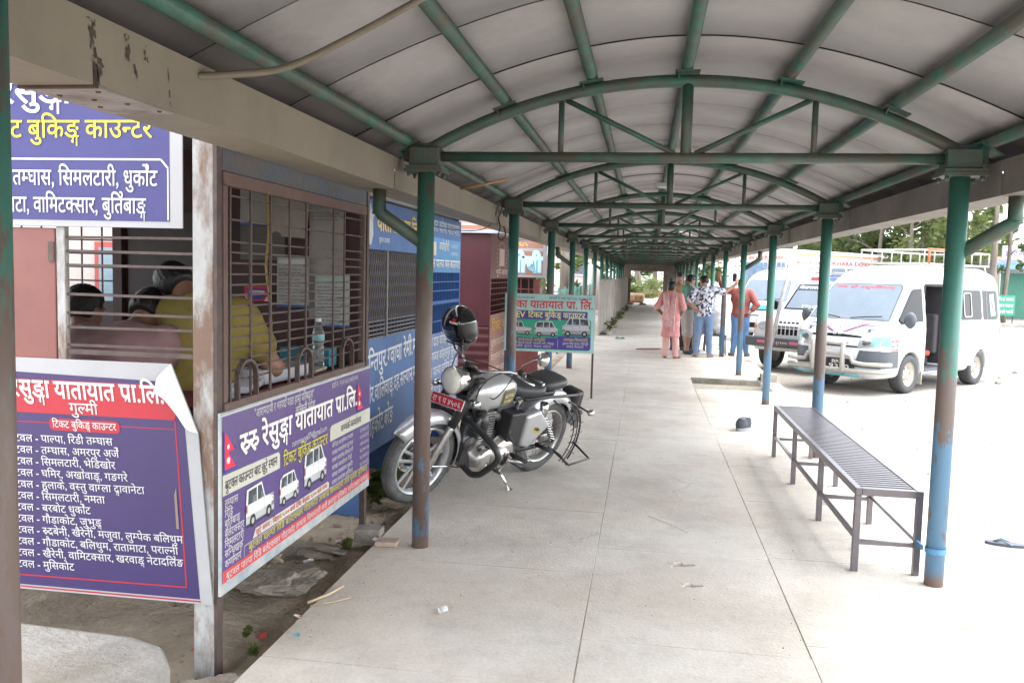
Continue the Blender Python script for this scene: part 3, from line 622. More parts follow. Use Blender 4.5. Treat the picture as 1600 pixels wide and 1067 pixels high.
for yc in (-1.365, -.74, -.12):
    w = .088; P = [(yc-w, 1.045), (yc-w, 1.12)]+[(yc-w*cos(a), 1.13+.075*sin(a)) for a in np.linspace(0, pi, 9)]+[(yc+w, 1.12), (yc+w, 1.045)]
    for (a, b), (c, d) in zip(P, P[1:]): gr.beam((BX+.016, a, b), (BX+.016, c, d), .012, .022, (1, 0, 0))
gr.build('grille', m_bar, bt)
MB(bo_).box((-2.04, .2, .3), (-.462, .24, 2.3)).build('end_wall', m_mar, bt)
MB(bo_).box((-2.9, .2, .3), (-2.04, .24, 1.36)).build('end_wall', m_greyp, bt)
MB(bo_).box((-2.92, -1.55, .45), (-2.88, .24, 1.15)).build('rear_wall', m_greyp, bt)
MB(bo_).box((-2.92, -1.55, 1.95), (-2.88, .24, 2.3)).build('rear_wall', m_greyp, bt)
MB(bo_).box((-2.95, -1.62, 2.30), (-.40, .3, 2.33)).build('roof', m_rustb, bt)
MB(bo_).box((-2.04, .16, 1.0), (-1.98, .198, 2.3)).build('inner_post', m_mar, bt)
MB(bo_).box((-2.04, .17, 1.9), (-1.35, .196, 2.28)).build('hung_panel', m_greyp, bt) if 0 else None
wb = MB(bo_)
for z in np.arange(1.40, 2.28, .085): wb.beam((-2.88, .21, z), (-2.04, .21, z), .006, .01)
for x in np.arange(-2.85, -2.04, .14): wb.beam((x, .22, 1.36), (x, .22, 2.3), .008, .008, (0, 1, 0))
wb.build('window_bars', m_bar, bt)
MB(bo_).box((-1.95, .185, 1.15), (-1.30, .197, 1.92)).build('grey_board', m_greyp, bt)
# near end: window bars, pale jamb, swung open shutter
ew = MB(bo_)
for z in (1.70, 1.645, 1.588, 1.47, 1.395, 1.335, 1.262): ew.beam((-1.10, -1.585, z), (-.53, -1.585, z+random.uniform(-.004, .004)), .008, .0105)
ew.beam((-1.10, -1.585, 1.235), (-.53, -1.585, 1.235), .012, .02); ew.build('window_bars', m_bar, bt)
MB(bo_).box((-1.122, -1.60, 1.19), (-1.085, -1.57, 1.76)).build('jamb', m_rustw, bt, .003)
sh = MB(bo_).box((-1.9, -1.605, 1.195), (-1.125, -1.592, 1.735)).build('shutter', m_pink, bt, .004)
MB(bo_).box((-1.15, -1.612, 1.60), (-1.125, -1.606, 1.68)).build('hinge', m_bar, sh)
MB(bo_).box((-2.9, -1.59, .3), (-1.9, -1.56, 2.3)).build('near_wall', m_greyp, bt)
ds = T('counter_desk', 'red cloth covered counter desk behind the bars of the near booth', 'desk', (-.8, -.7, .3))
MB((-.8, -.7, .3)).box((-1.12, -1.5, .98), (-.48, .12, 1.012)).build('desk_top', m_bar, ds)
MB((-.8, -.7, .3)).box((-1.12, -1.5, .3), (-1.09, .12, .978)).box((-.51, -1.5, .3), (-.48, .12, .978)).build('desk_side', m_mar, ds)
n = 40; cl = MB((-.8, -.7, .3)); P = [(-1.13, .9), (-1.125, 1.018), (-.475, 1.018), (-.462, 1.008), (-.458, 1.0)]
for k in range(n):
    y0, y1 = -1.51+1.63*k/n, -1.51+1.63*(k+1)/n
    z = lambda y: .006*vnoise(np.array(y*9.), np.array(.3)).item()
    cl.add([(x, y0, zz+z(y0)) for x, zz in P]+[(x, y1, zz+z(y1)) for x, zz in P], [(j, j+1, 6+j, 5+j) for j in range(4)], True)
cl.build('cloth', m_red, ds, fix=False)
def thing_box(name, label, cat, c, d, mat, rz=0, bevel=.003, group=None):
    o = MB().cbox((0, 0, 0), d).build(name, mat, None, bevel); o.location = c; o.rotation_euler = (0, 0, rz); return tag(o, label, cat, group)
m_paper = M('paper', (.42, .42, .46), .8, 0, .08, 8)
for k, (x, y, w, d, h, rz, lab) in enumerate(((-.66, -1.02, .24, .34, .03, .2, 'open ledger with white pages lying on the red counter cloth'), (-.68, -.62, .28, .46, .07, -.1, 'thick white register lying in the middle of the red counter'), (-.60, -1.28, .16, .20, .008, .5, 'small printed form at the near end of the red counter'), (-.56, -.26, .10, .22, .02, .1, 'cream notebook lying beside the water bottle'))):
    o = thing_box('paper_pad', lab, 'paper', (x, y, 1.028+h/2), (w, d, h), m_paper if k != 3 else ink((.6, .52, .38)), rz)
thing_box('pen', 'black pen resting on the white register', 'pen', (-.64, -.75, 1.106), (.012, .14, .01), ink((.02, .02, .025)), .4)
thing_box('card_box', 'turquoise card box at the far end of the red counter', 'box', (-.70, .02, 1.082), (.3, .14, .11), ink((.03, .19, .26)), .05, .006)
thing_box('parcel', 'orange brown bag slumped on the counter behind the papers', 'bag', (-.98, -.52, 1.10), (.12, .22, .16), M('bag_orange', (.24, .11, .03), .8, 0, .3, 14, .5, 12), .3, .03)
thing_box('wicker_tray', 'grey woven tray standing behind the yellow shirted man', 'tray', (-1.0, -.80, 1.07), (.05, .26, .11), M('wicker', (.22, .19, .15), .9, 0, .5, 70), .2, .008)
bl = T('water_bottle', 'clear plastic water bottle with a pale label on the counter', 'bottle', (-.60, -.08, 1.026))
m_clear = M('clear_plastic', (.86, .92, .95), .12, 0, 0, 5, trans=.85); 
MB().lathe([(0, 0), (.030, .002), (.034, .01), (.032, .03), (.035, .04), (.032, .055), (.035, .07), (.032, .085), (.035, .1), (.033, .125), (.029, .14), (.034, .155), (.035, .20), (.030, .225), (.015, .255), (.013, .27), (0, .27)], 20).build('shell', m_clear, bl)
MB().lathe([(.0356, .16), (.0358, .2)], 20).build('label_band', ink((.25, .55, .6)), bl); MB().cyl((0, 0, .268), (0, 0, .288), .016, 14).build('cap', ink((.75, .78, .8)), bl)
pipe_thing('cord', 'yellow twisted cord hanging down inside the barred window', 'cord', [(-1.0, .13, 2.25), (-1.005, .12, 2.0), (-.995, .12, 1.8), (-1.01, .12, 1.6), (-.985, .12, 1.4), (-.975, .115, 1.26), (-.97, .11, 1.17)], .008, M('cord_yellow', (.45, .30, .08), .8, 0, .4, 60))
bk = thing_box('cord_tassel', 'orange tassel at the end of the hanging cord', 'tassel', (-.97, .11, 1.135), (.035, .035, .07), ink((.5, .22, .04)), .3, .012)
# paper notices on the inner end wall
def notice(label, x0, z0, x1, z1, col=(.30, .30, .28), head=None, foot=None, rows=0, tilt=0, dy=0):
    o = ((x0+x1)/2, .19-dy, (z0+z1)/2); t = T('paper_notice', label, 'notice', o); t.rotation_euler = (0, tilt, 0)
    w, h = x1-x0, z1-z0; n = 8; vs = []; 
    for i in range(n+1):
        for j in range(n+1): u, v_ = i/n, j/n; vs.append((w*(u-.5), -.004-.006*abs(sin(u*5+x0*20)*sin(v_*4+z0*9)), h*(v_-.5)))
    vs2 = [(a, b-.0015, c) for a, b, c in vs]; fs = [(i*(n+1)+j, (i+1)*(n+1)+j, (i+1)*(n+1)+j+1, i*(n+1)+j+1) for i in range(n) for j in range(n)]
    MB().add(vs+vs2, fs+[tuple(k+len(vs) for k in f) for f in fs], True).build('sheet', M('notice_paper', col, .85, 0, .12, 6, .1, 20), t, fix=False)
    B = Board((-w/2, -.0125, -h/2), (1, 0, 0), (0, 0, 1), t)
    if head: B.rect(.01, h-.05, w-.01, h-.012, head, .0005, 'printed_head')
    if foot: B.rect(.0, 0, w, .014, foot, .0005, 'printed_foot')
    for r in range(rows):
        zz = h-.075-r*.02
        if zz < .03: break
        a = .015
        while a < w-.05: b_ = a+random.uniform(.015, .05); B.rect(a, zz, min(b_, w-.015), zz+.005, (.12, .12, .14), .0007, 'printed_rows'); a = b_+.008
    B.done(); return t
notice('blank yellowed notice sheet pinned top left on the inner wall', -1.205, 1.85, -.945, 2.09, foot=(.05, .12, .3))
notice('grey hanging notice below the yellowed sheet on the inner wall', -1.2, 1.64, -.915, 1.845, (.11, .105, .10), rows=6, dy=.01)
notice('creased cream notice in the top middle of the inner wall', -.99, 1.78, -.765, 2.06, (.31, .29, .26), tilt=.06, dy=.012)
notice('long notice with two printed heads on the right of the inner wall', -.765, 1.30, -.54, 2.0, (.28, .265, .245), rows=3, head=(.2, .2, .22))
notice('white notice with dense print and a blue foot line', -.96, 1.36, -.755, 1.66, (.34, .35, .355), rows=12, foot=(.03, .1, .3), head=(.45, .5, .5), dy=.02)
notice('lowest white notice with green printed head by the grille edge', -.715, 1.25, -.50, 1.56, (.36, .38, .38), rows=11, foot=(.03, .12, .32), head=(.30, .42, .38), dy=.024)
t = T('small_poster', 'small red and blue poster stuck on the dark inner wall', 'poster', (-1.10, .19, 1.435)); B = Board((-.078, -.006, -.045), (1, 0, 0), (0, 0, 1), t)
MB().cbox((0, -.003, 0), (.16, .004, .094)).build('sheet', ink((.42, .03, .05)), t); B.poly([(.015, .075), (.03, .03), (.06, .01), (.1, .01), (.126, .03), (.141, .075)], (.03, .04, .25), .002); B.rect(.03, .05, .13, .065, (.5, .4, .4), .003); B.poly([(.0, .0), (.03, .0), (.01, .03)], (.6, .5, .5), .002); B.poly([(.156, .0), (.146, .03), (.126, .0)], (.6, .5, .5), .002); B.done()

# ---------------------------------------------------------------- signs on the near booth
PUR = (.036, .022, .10); PURB = (.042, .04, .155); RED = (.36, .014, .028); WHT = (.52, .52, .52); YEL = (.52, .47, .04)
o = (-1.1, -1.62, 1.74); t = T('booth_banner', 'purple banner with yellow and white lettering above the near booth window', 'banner', o)
MB(o).box((-1.75, -1.616, 1.742), (-.562, -1.610, 2.32)).build('sheet', m_white, t)
B = Board((-1.75, -1.6165, 1.742), (1, 0, 0), (0, 0, 1), t, o)
B.rect(-.0, .025, 1.135, .578, PURB, .001, 'printed_ground')
yl = lambda s, a, b, sz, w=None, al='l': B.text(s, a, b, sz, YEL, .004, .012, al, w)
B.text('रुरु रेसुङ्गा यातायात', .20, .485, .14, WHT, .004, .016, 'l', 1.05)
B.text('टिकट बुकिङ्ग काउन्टर', .295, .35, .108, YEL, .004, .012, 'l', .77)
fr_ = [(.0, .265), (1.06, .265)]
B.rect(-.0, .262, 1.10, .270, WHT, .003); B.line(1.10, .266, 1.13, .232, .008, WHT, .003); B.line(1.129, .234, 1.129, .03, .006, WHT, .003)
B.text('रिडि, तम्घास, सिमलटारी, धुर्कोट', .32, .163, .094, WHT, .004, .012, 'l', .765)
B.text('रातामाटा, वामिटक्सार, बुर्तिबाङ्ग', .31, .055, .094, WHT, .004, .012, 'l', .725)
B.done()
o = (-1.1, -1.62, .24); t = T('counter_sign', 'purple route sign with red title strip and curled corner on the booth end', 'sign', o)
sk = lambda x, z: (x-.12*(z-.24)/.96, z)           # the loose sheet hangs askew
P = [(-1.75, .232), (-.44, .232), (-.50, .93), (-.615, 1.205), (-1.75, 1.205)]
MB(o).prism(P, -1.616, -1.609, 1).build('sheet', m_white, t)
cu = MB(o); n = 10      # the curled corner
a0, a1, tip = Vector((-.615, -1.6175, 1.205)), Vector((-.50, -1.6175, .93)), Vector((-.668, -1.66, 1.10))
for i in range(n+1):
    u = i/n; e = a0.lerp(a1, u)
    for j in range(7):
        w_ = j/6; q = e.lerp(tip.lerp(Vector((-.62, -1.65, 1.01)), u*.3), w_*(1-.96*abs(u-.25)**1.2 if u > .25 else .75+u)); q.y -= .035*sin(pi*w_*.9); cu.v.append(tuple(q-cu.o))
cu.f = [(i*7+j, (i+1)*7+j, (i+1)*7+j+1, i*7+j+1) for i in range(n) for j in range(6)]; cu.sm = [True]*len(cu.f)
cu.build('curled_corner', M('sheet_back', (.72, .72, .70), .6, 0, .1, 5), t, fix=False)
B = Board((-1.75, -1.6165, .24), (1, 0, 0), (-.12, 0, .96), t, o); X0 = -1.75
Z = .96/math.hypot(.12, .96)
bx = lambda x, z: x-X0+.12*(z-.24)/.96
B.poly([(0, .012), (bx(-.493, .25), .012), (bx(-.53, .75), .74), (bx(-.655, 1.165), .90), (0, .925)], PUR, .001, 'printed_ground', .4)
B.poly([(0, .745), (bx(-.592, .965), .745), (bx(-.605, 1.115), .885), (0, .885)], RED, .002, 'printed_strip', .4)
B.rect(0, .0, bx(-.49, .245), .006, RED, .002); B.line(bx(-.595, .965), .75, bx(-.551, .30), .058, .006, RED, .002); B.line(0, .050, bx(-.551, .30), .058, .006, RED, .002)
B.line(0, .705, bx(-.6, .93), .708, .004, RED, .002); B.rect(bx(-1.149, .92), .677, bx(-.835, .92), .727, RED, .003, 'printed_pill', .018)
B.text('रुरु रेसुङ्गा यातायात प्रा.लि.', bx(-1.43, 1.05), .812, .108, WHT, .004, .02, 'l', .79)
B.text('गुल्मी', bx(-.993, .98), .752, .066, WHT, .004, .008, 'c')
B.text('टिकट बुकिङ्ग काउन्टर', bx(-.992, .92), .690, .044, WHT, .005, .008, 'c', .285)
rows = ['पाल्पा, रिडी तम्घास', 'तम्घास, अमरपुर अर्जे', 'सिमलटारी, भेडिखोर', 'घमिर, अर्खावाङ्ग, गङगरे', 'हुलाके, वस्तु वाग्ला द्वावानेटा', 'सिमलटारी, नमता', 'बरबोट धुर्कोट', 'गौडाकोट, जुभुङ्ग', 'रुद्रबेनी, खैरेनी, मजुवा, लुम्पेक बलिथुम', 'गौडाकोट, बलिथुम, रातामाटा, पराल्नी', 'खैरेनी, वामिटक्सार, खरवाङ्ग नेटादर्लिङ', 'मुसिकोट']
for k, r in enumerate(rows):
    b_ = .622-k*.0487; B.text('बुटवल - '+r, bx(-1.335, b_+.24), b_, .0465, WHT, .004, .0045, 'l', None, .012)
for x, h0, h1 in ((-.60, .30, .47),): B.poly([(bx(x, .6), h0), (bx(x, .6)+.012, h0), (bx(x, .7)+.008, h1), (bx(x, .7)-.004, h1-.03)], (.22, .15, .13), .0045, 'stain')
B.done()
# the long side sign: u runs along +y
o = (BX+.02, -.65, .26); t = T('side_sign', 'long purple sign with white title and printed vans below the grille', 'sign', o)
MB(o).box((BX+.006, -1.60, .262), (BX+.018, .30, 1.012)).build('panel', M('sign_edge', (.42, .44, .42), .7, 0, .2, 12, .1, 40, (.22, .28, .33), .45), t)
B = Board((BX+.0185, -1.60, .262), (0, 1, 0), (0, 0, 1), t, o); yy = lambda y: y+1.60
LAV = (.095, .06, .20); CRM = (.52, .52, .44)
B.rect(.012, .058, 1.895, .735, LAV, .001, 'printed_ground', rough=.35); B.rect(.0, .735, 1.9, .742, WHT, .001)
B.rect(.012, .048, 1.895, .098, (.58, .06, .06), .002, 'printed_strip')
B.text('"आरामदायी र भरपर्दो यात्रा हाम्रो प्रतिबद्धता"', yy(-1.306), .685, .056, WHT, .004, .006, 'l', .68)
B.text('लुम्बिनी प्रदेश', yy(-.86), .630, .054, WHT, .004, .008, 'l', .25); B.text('दर्ता नं : १५१५७३/०७१/०७२', yy(-.37), .692, .045, WHT, .004, .004, 'l', .43)
B.text('रुरु रेसुङ्गा यातायात प्रा.लि.', yy(-1.44), .545, .14, (.8, .78, .72), .004, .018, 'l', 1.49)
B.text('rururesunga074@gmail.com', yy(-.90), .478, .045, WHT, .004, .002, 'l', .46)
B.text('टिकट बुकिङ्ग काउन्टर', yy(-1.0), .405, .086, YEL, .004, .01, 'l', .57)
for a, b_ in ((-1.585, .535), (.045, .53)): flag_print(B, yy(a), b_-.03, .17)
B.poly([(.012, .41), (yy(-1.035), .405), (yy(-1.035), .47), (yy(-1.05), .485), (.012, .495)], CRM, .002, 'printed_box'); B.text('बुटवल काउन्टर बाट छुट्ने स्थान', yy(-1.57), .430, .06, (.05, .04, .06), .004, .006, 'l', .5)
B.poly([(yy(-.385), .405), (1.895, .405), (1.895, .49), (yy(-.36), .49), (yy(-.385), .475)], CRM, .002, 'printed_box'); B.text('सम्पर्क कार्यालय', yy(-.22), .428, .055, (.05, .04, .06), .004, .004, 'l', .34)
for k, s_ in enumerate(('तम्घास', 'रिडि', 'बुर्तिबाङ्ग', 'बलेटक्सार', 'सिमलटारी', 'सन्धिखर्क', 'कर्णामार्ग')): B.text(s_, yy(-1.575), .362-k*.042, .046, WHT, .004, .006)
for k, (s_, n_) in enumerate((('केन्द्रिय कार्यालय तम्घास', '९८५७०६८११२'), ('शाखा कार्यालय बुटवल', '९८५७०४१२३'), ('शाखा कार्यालय सिमलटारी', '०७९-५२०१८'), ('शाखा कार्यालय रिडी', '९८४७०२७'), ('शाखा कार्यालय धुर्कोट', '९८६७१३२'), ('शाखा कार्यालय बुर्तिबाङ्ग', '९८५७६३१'))):
    B.text(s_, yy(-.36), .366-k*.041, .034, WHT, .004, .003, 'l', min(.34, .018*len(s_))); B.text(n_, 1.875, .366-k*.041, .034, WHT, .004, .003, 'r', .17)
van_print(B, yy(-1.385), .20, .28, True, 'jeep'); van_print(B, yy(-1.04), .21, .22, True); van_print(B, yy(-.745), .21, .30, True)
B.poly([(yy(-1.32), .155), (yy(-.40), .155), (yy(-.40), .185), (yy(-.42), .195), (yy(-1.29), .195)], CRM, .003, 'printed_box'); B.text('छुट्ने समय : बिहान ५:०० बजे देखि बेलुका ६:०० बजे सम्म', yy(-1.29), .165, .034, (.5, .03, .03), .005, .003, 'l', .86)
B.text('बुटवल पाल्पा रिडि बलेटक्सार गौडाकोट तम्घास सिमलटारी अर्जे धुर्कोट बुर्तिबाङ्ग', yy(-1.36), .115, .044, YEL, .004, .005, 'l', 1.60)
B.text('बुटवल पाल्पा रिडि बलेटक्सार गौडाकोट तम्घास सिमलटारी अर्जे अमरपुर मुसिकोट वामिटक्सार खरवाङ्ग', yy(-1.565), .060, .042, WHT, .005, .005, 'l', 1.82)
for (a, b_, c, d) in ((-1.4, .102, -1.4, .148), (-1.4, .148, .29, .148)): B.line(yy(a), b_, yy(c), d, .003, WHT, .003)
B.done()

# ---------------------------------------------------------------- the blue booths behind it
m_blue = M('blue_paint', (.058, .13, .31), .6, 0, .15, 3, .05, 30, (.09, .17, .33), .4, .12)
m_blue2 = M('bright_blue', (.03, .115, .37), .55, 0, .2, 5, .05, 30)
m_mesh = M('mesh_grey', (.17, .16, .165), .5, .3, .2, 20)
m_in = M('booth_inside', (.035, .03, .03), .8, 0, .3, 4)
m_corr = M('corrugated_tin', (.55, .56, .58), .45, .4, .2, 3, .1, 20, (.25, .17, .12), .36)
KX = -.6
def kiosk(name, label, y0, y1, depth, wall):
    o = (KX-depth/2, (y0+y1)/2, -.1); t = T(name, label, 'booth', o)
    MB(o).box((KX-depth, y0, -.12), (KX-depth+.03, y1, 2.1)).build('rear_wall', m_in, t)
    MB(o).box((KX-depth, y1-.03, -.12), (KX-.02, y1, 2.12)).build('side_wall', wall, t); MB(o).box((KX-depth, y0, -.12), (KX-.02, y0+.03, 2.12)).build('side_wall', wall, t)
    return t, o
def corr_roof(t, o, x0, x1, y0, y1, z, mat, drop=.1):
    n = int((y1-y0)/.02); vs = []
    for i in range(n+1):
        y = y0+(y1-y0)*i/n; dz = .011*sin(i*.02/.076*2*pi); vs += [(x0, y, z+drop+dz), (x1, y, z+dz), (x1, y, z+dz-.003), (x0, y, z+drop+dz-.003)]
    return MB(o).add(vs, [(i*4+k, i*4+(k+1) % 4, i*4+4+(k+1) % 4, i*4+4+k) for i in range(n) for k in range(4)], True).build('roof', mat, t, fix=False)
t, o = kiosk('blue_booth', 'blue booth with expanded mesh front and yellow lettering, behind the motorcycle', .72, 2.22, 1.8, m_blue)
MB(o).box((KX-.02, .75, .33), (KX, 2.2, 1.12)).build('lower_panel', m_blue, t, .003); MB(o).box((KX-.02, .70, 1.735), (KX+.004, 2.2, 2.075)).build('fascia', m_blue, t, .003)
MB(o).box((KX-.02, .66, .9), (KX+.01, .70, 2.1)).box((KX-.02, 1.215, 1.12), (KX+.008, 1.245, 1.735)).box((KX-.02, 2.185, 1.12), (KX+.008, 2.21, 1.735)).build('frame', m_mesh, t)
ms = MB(o)
for k in range(-14, 40):
    for s in (1, -1):
        y = .70+k*.05; a = Vector((KX-.008+.004*s, y, 1.24)); b = Vector((KX-.008+.004*s, y+s*.16, 1.735))
        if s < 0: a.y += .16*0; 
        for (p, q) in ((a, b),):
            lo, hi = .705, 2.185
            if max(p.y, q.y) < lo or min(p.y, q.y) > hi: continue
            def cutp(p, q, lim):
                u = (lim-p.y)/(q.y-p.y); return p.lerp(q, u)
            if p.y < lo: p = cutp(p, q, lo)
            if q.y < lo: q = cutp(p, q, lo)
            if p.y > hi: p = cutp(p, q, hi)
            if q.y > hi: q = cutp(p, q, hi)
            if (q-p).length > .02: ms.beam(p, q, .004, .009, (1, 0, 0))
for z in (1.24, 1.21, 1.18, 1.15, 1.125): ms.beam((KX-.006, .705, z), (KX-.006, 2.185, z), .006, .01)
for y in np.arange(.76, 2.18, .085): ms.beam((KX-.003, y, 1.12), (KX-.003, y, 1.24), .006, .008, (0, 1, 0))
ms.build('mesh_front', m_mesh, t); corr_roof(t, o, KX-1.9, KX+.10, .55, 2.3, 2.10, m_corr)
MB(o).box((KX-1.6, 1.0, -.1), (KX-.7, 2.1, 1.0)).build('inner_counter', M('inner_wood', (.12, .09, .07), .7), t)
B = Board((KX+.0045, .70, 1.735), (0, 1, 0), (0, 0, 1), t, o); GOLD = (.62, .47, .12); PW = (.62, .64, .68)
B.text('यातायात प्रा.लि.', .27, .135, .165, GOLD, .003, .02, 'l', 1.12); B.text('बुटवल उपत्यका', .32, .055, .05, PW, .003, .004, 'l', .25)
B.poly([(.02, .03), (.15, .03), (.19, .1), (.18, .2), (.21, .24), (.15, .27), (.13, .3), (.07, .32), (.02, .29)], (.42, .44, .46), .002, 'paint_patch')
B.done(); B = Board((KX+.0005, .75, .33), (0, 1, 0), (0, 0, 1), t, o)
B.text('कन्तिपुर.ग्वाघा रेमी.मरा', -.06, .56, .19, PW, .003, .014, 'l', 1.50, .03); B.text('गौर.वालिवाङ्ग.दह.सल्यान.मुसी', .03, .35, .17, PW, .003, .012, 'l', 1.41, .03); B.text('राहकोट.बरेङ', .07, .12, .19, PW, .003, .012, 'l', .60, .03); B.done()
t, o = kiosk('blue_booth', 'bright blue barred booth between the mesh booth and the maroon booth', 2.26, 3.72, 1.8, m_blue2)
MB(o).box((KX-.02, 2.28, .33), (KX, 3.70, 1.04)).build('lower_panel', M('blue_pale', (.14, .20, .36), .6, 0, .2, 4, .05, 30), t, .003); MB(o).box((KX-.02, 2.26, 1.585), (KX+.004, 3.70, 2.09)).build('fascia', M('sky_blue', (.09, .27, .52), .55, 0, .15, 3), t, .003)
MB(o).box((KX-.018, 3.66, 1.04), (KX+.006, 3.70, 1.585)).box((KX-.018, 2.27, 1.30), (KX+.006, 3.66, 1.33)).build('frame', m_blue2, t)
br = MB(o)
for y in np.arange(2.30, 3.66, .062): br.beam((KX-.005, y, 1.04), (KX-.005, y, 1.585), .008, .008, (0, 1, 0))
for z in (1.15, 1.42, 1.5): br.beam((KX+.002, 2.27, z), (KX+.002, 3.66, z), .006, .01)
br.build('bars', m_blue2, t); corr_roof(t, o, KX-1.9, KX+.08, 2.28, 3.8, 2.115, m_corr)
MB(o).box((KX-1.0, 2.4, .3), (KX-.97, 3.6, 2.0)).build('inner_panel', m_blue2, t)
B = Board((KX+.0045, 2.26, 1.585), (0, 1, 0), (0, 0, 1), t, o)
B.rect(.0, .31, 1.44, .5, (.06, .13, .30), .001, 'printed_ground')
B.text('पोखरा कोषा यातायात', .1, .36, .15, (.35, .42, .5), .003, .014, 'l', 1.25); B.text('अर्घाखाँची', .52, .2, .11, PW, .003, .01, 'l', .40); B.text('९८५७०१२३४', 1.0, .23, .06, PW, .003, .004); B.text('९८४७०२५६७', 1.0, .16, .06, PW, .003, .004)
B.rect(.30, .15, .42, .27, (.6, .55, .45), .002); B.text('बुटवल पाल्पा बस काउण्टर', .05, .045, .11, (.75, .77, .78), .003, .012, 'l', 1.36); B.done()
B = Board((KX+.0005, 2.28, .33), (0, 1, 0), (0, 0, 1), t, o)
for k, s_ in enumerate(('बुटवल दाङ घोराही तुलसीपुर', 'नेपालगञ्ज कोहलपुर सुर्खेत', 'पोखरा पाल्पा वालिङ स्याङ्जा', 'तानसेन रामपुर आर्यभन्ज्याङ', 'काठमाडौं नारायणगढ हेटौडा')): B.text(s_, .03, .60-k*.135, .125, PW, .003, .008, 'l', 1.33)
B.done()
bm_ = MB((-.7, 2.6, 2.24)).box((-1.0, .5, 2.2), (-.86, 5.2, 2.34)).build('roof_beam', M('beam_navy', (.02, .05, .13), .6), None); bm_.location = (-.7, 2.6, 2.24); tag(bm_, 'long dark blue beam running above the blue booths', 'beam')
# maroon booth
m_mar2 = M('maroon_paint', (.085, .017, .018), .5, 0, .2, 4, .05, 20); m_tan = M('faded_brown', (.16, .075, .065), .65, 0, .2, 5)
MX, y0, y1 = -.6, 5.42, 7.6; o = (-1.3, 6.5, -.1); t = T('maroon_booth', 'maroon booth with ribbed lower end wall and barred window', 'booth', o)
MB(o).box((-2.1, y0, .95), (MX, y0+.03, 2.05)).build('end_wall', m_mar2, t)
cw = MB(o); P = []
for i in range(61):
    z = -.1+1.04*i/60; P.append((y0+.012*sin(i*1.05), z))
cw.add([(-2.1, a, z) for a, z in P]+[(MX, a, z) for a, z in P], [(i, 61+i, 62+i, i+1) for i in range(60)], True).build('ribbed_end', m_mar2, t, fix=False)
MB(o).box((MX-.03, y0+.03, -.1), (MX, y0+.07, 2.05)).box((MX-.03, y1-.05, -.1), (MX, y1, 2.05)).build('corner_post', m_mar2, t)
MB(o).box((MX-.03, y0+.07, 1.52), (MX, y1-.05, 2.05)).build('fascia', m_tan, t); MB(o).box((MX-.03, y0+.07, .0), (MX, y1-.05, 1.08)).build('lower_panel', M('faded_tan', (.28, .165, .13), .7, 0, .25, 5, .05, 30, (.3, .13, .1), .45), t)
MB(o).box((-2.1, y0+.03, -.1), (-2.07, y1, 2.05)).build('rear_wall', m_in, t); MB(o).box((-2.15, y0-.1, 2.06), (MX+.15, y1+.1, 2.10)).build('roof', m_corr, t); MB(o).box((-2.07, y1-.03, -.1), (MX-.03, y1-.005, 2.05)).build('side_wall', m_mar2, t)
br = MB(o)
for y in np.arange(y0+.15, y1-.05, .12): br.beam((MX-.012, y, 1.08), (MX-.012, y, 1.52), .01, .01, (0, 1, 0))
for z in np.arange(1.12, 1.5, .07): br.beam((MX-.006, y0+.07, z), (MX-.006, y1-.05, z), .008, .01)
br.build('bars', m_mar2, t)
B = Board((MX+.0005, y0+.07, 0), (0, 1, 0), (0, 0, 1), t, o)
for k in range(22):
    a = k*pi/11; B.poly([(.75+.34*cos(a-.05), 1.78+.18*sin(a-.05)), (.75+.40*cos(a), 1.78+.22*sin(a)), (.75+.34*cos(a+.05), 1.78+.18*sin(a+.05))], (.55, .45, .42), .003, 'printed_wheel')
B.rect(.55, 1.68, .95, 1.9, (.5, .38, .35), .002, 'printed_wheel'); B.text('भूमे यातायात', .3, 1.57, .10, (.6, .5, .47), .003, .008, 'l', 1.3)
B.text('टिकट काउण्टर', .12, .88, .17, (.55, .30, .06), .003, .016, 'l', 1.7)
for k, s_ in enumerate(('बुटवल काठमाडौं दाङ घोराही', 'नेपालगञ्ज सुर्खेत कोहलपुर', 'महेन्द्रनगर धनगढी अत्तरिया', 'पोखरा चितवन जनकपुर')): B.text(s_, .08, .68-k*.18, .13, (.62, .5, .46), .003, .008, 'l', 1.8)
B.text('सम्पर्क ०७१', .9, .40, .12, (.1, .18, .4), .0035, .01); B.done()
# cobbler's shop beyond with its brown and pale blue board
o = (-1.2, 10, -.1); t = T('shop_booth', 'small red framed booth with glass panes under the pale blue lettered board', 'booth', o); m_rf = M('red_frame', (.17, .05, .045), .6)
for x in (-1.9, -.5): MB(o).box((x-.05, 9.1, -.1), (x+.05, 9.16, 1.5)).build('corner_post', m_rf, t)
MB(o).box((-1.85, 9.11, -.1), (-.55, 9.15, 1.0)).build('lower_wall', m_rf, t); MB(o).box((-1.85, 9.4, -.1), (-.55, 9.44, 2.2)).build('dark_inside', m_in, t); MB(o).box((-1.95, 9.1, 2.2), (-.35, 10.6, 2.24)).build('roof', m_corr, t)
br = MB(o)
for x in np.arange(-1.8, -.5, .13): br.box((x-.008, 9.12, 1.0), (x+.008, 9.14, 1.52))
for z in (1.0, 1.17, 1.34, 1.51): br.box((-1.85, 9.105, z-.008), (-.55, 9.119, z+.008))
br.build('window_frame', m_rf, t)
o = (-1.0, 9.06, 1.53); t = T('shop_board', 'brown board with large pale blue bubble lettering above the cobbler booth', 'sign', o); MB(o).box((-1.9, 9.06, 1.53), (-.34, 9.09, 2.35)).build('panel', m_white, t)
B = Board((-1.9, 9.0595, 1.53), (1, 0, 0), (0, 0, 1), t, o); BRN = (.33, .16, .11)
B.rect(.02, .04, 1.5, .42, BRN, .001, 'printed_ground'); B.rect(.02, .47, 1.5, .82, BRN, .001, 'printed_ground')
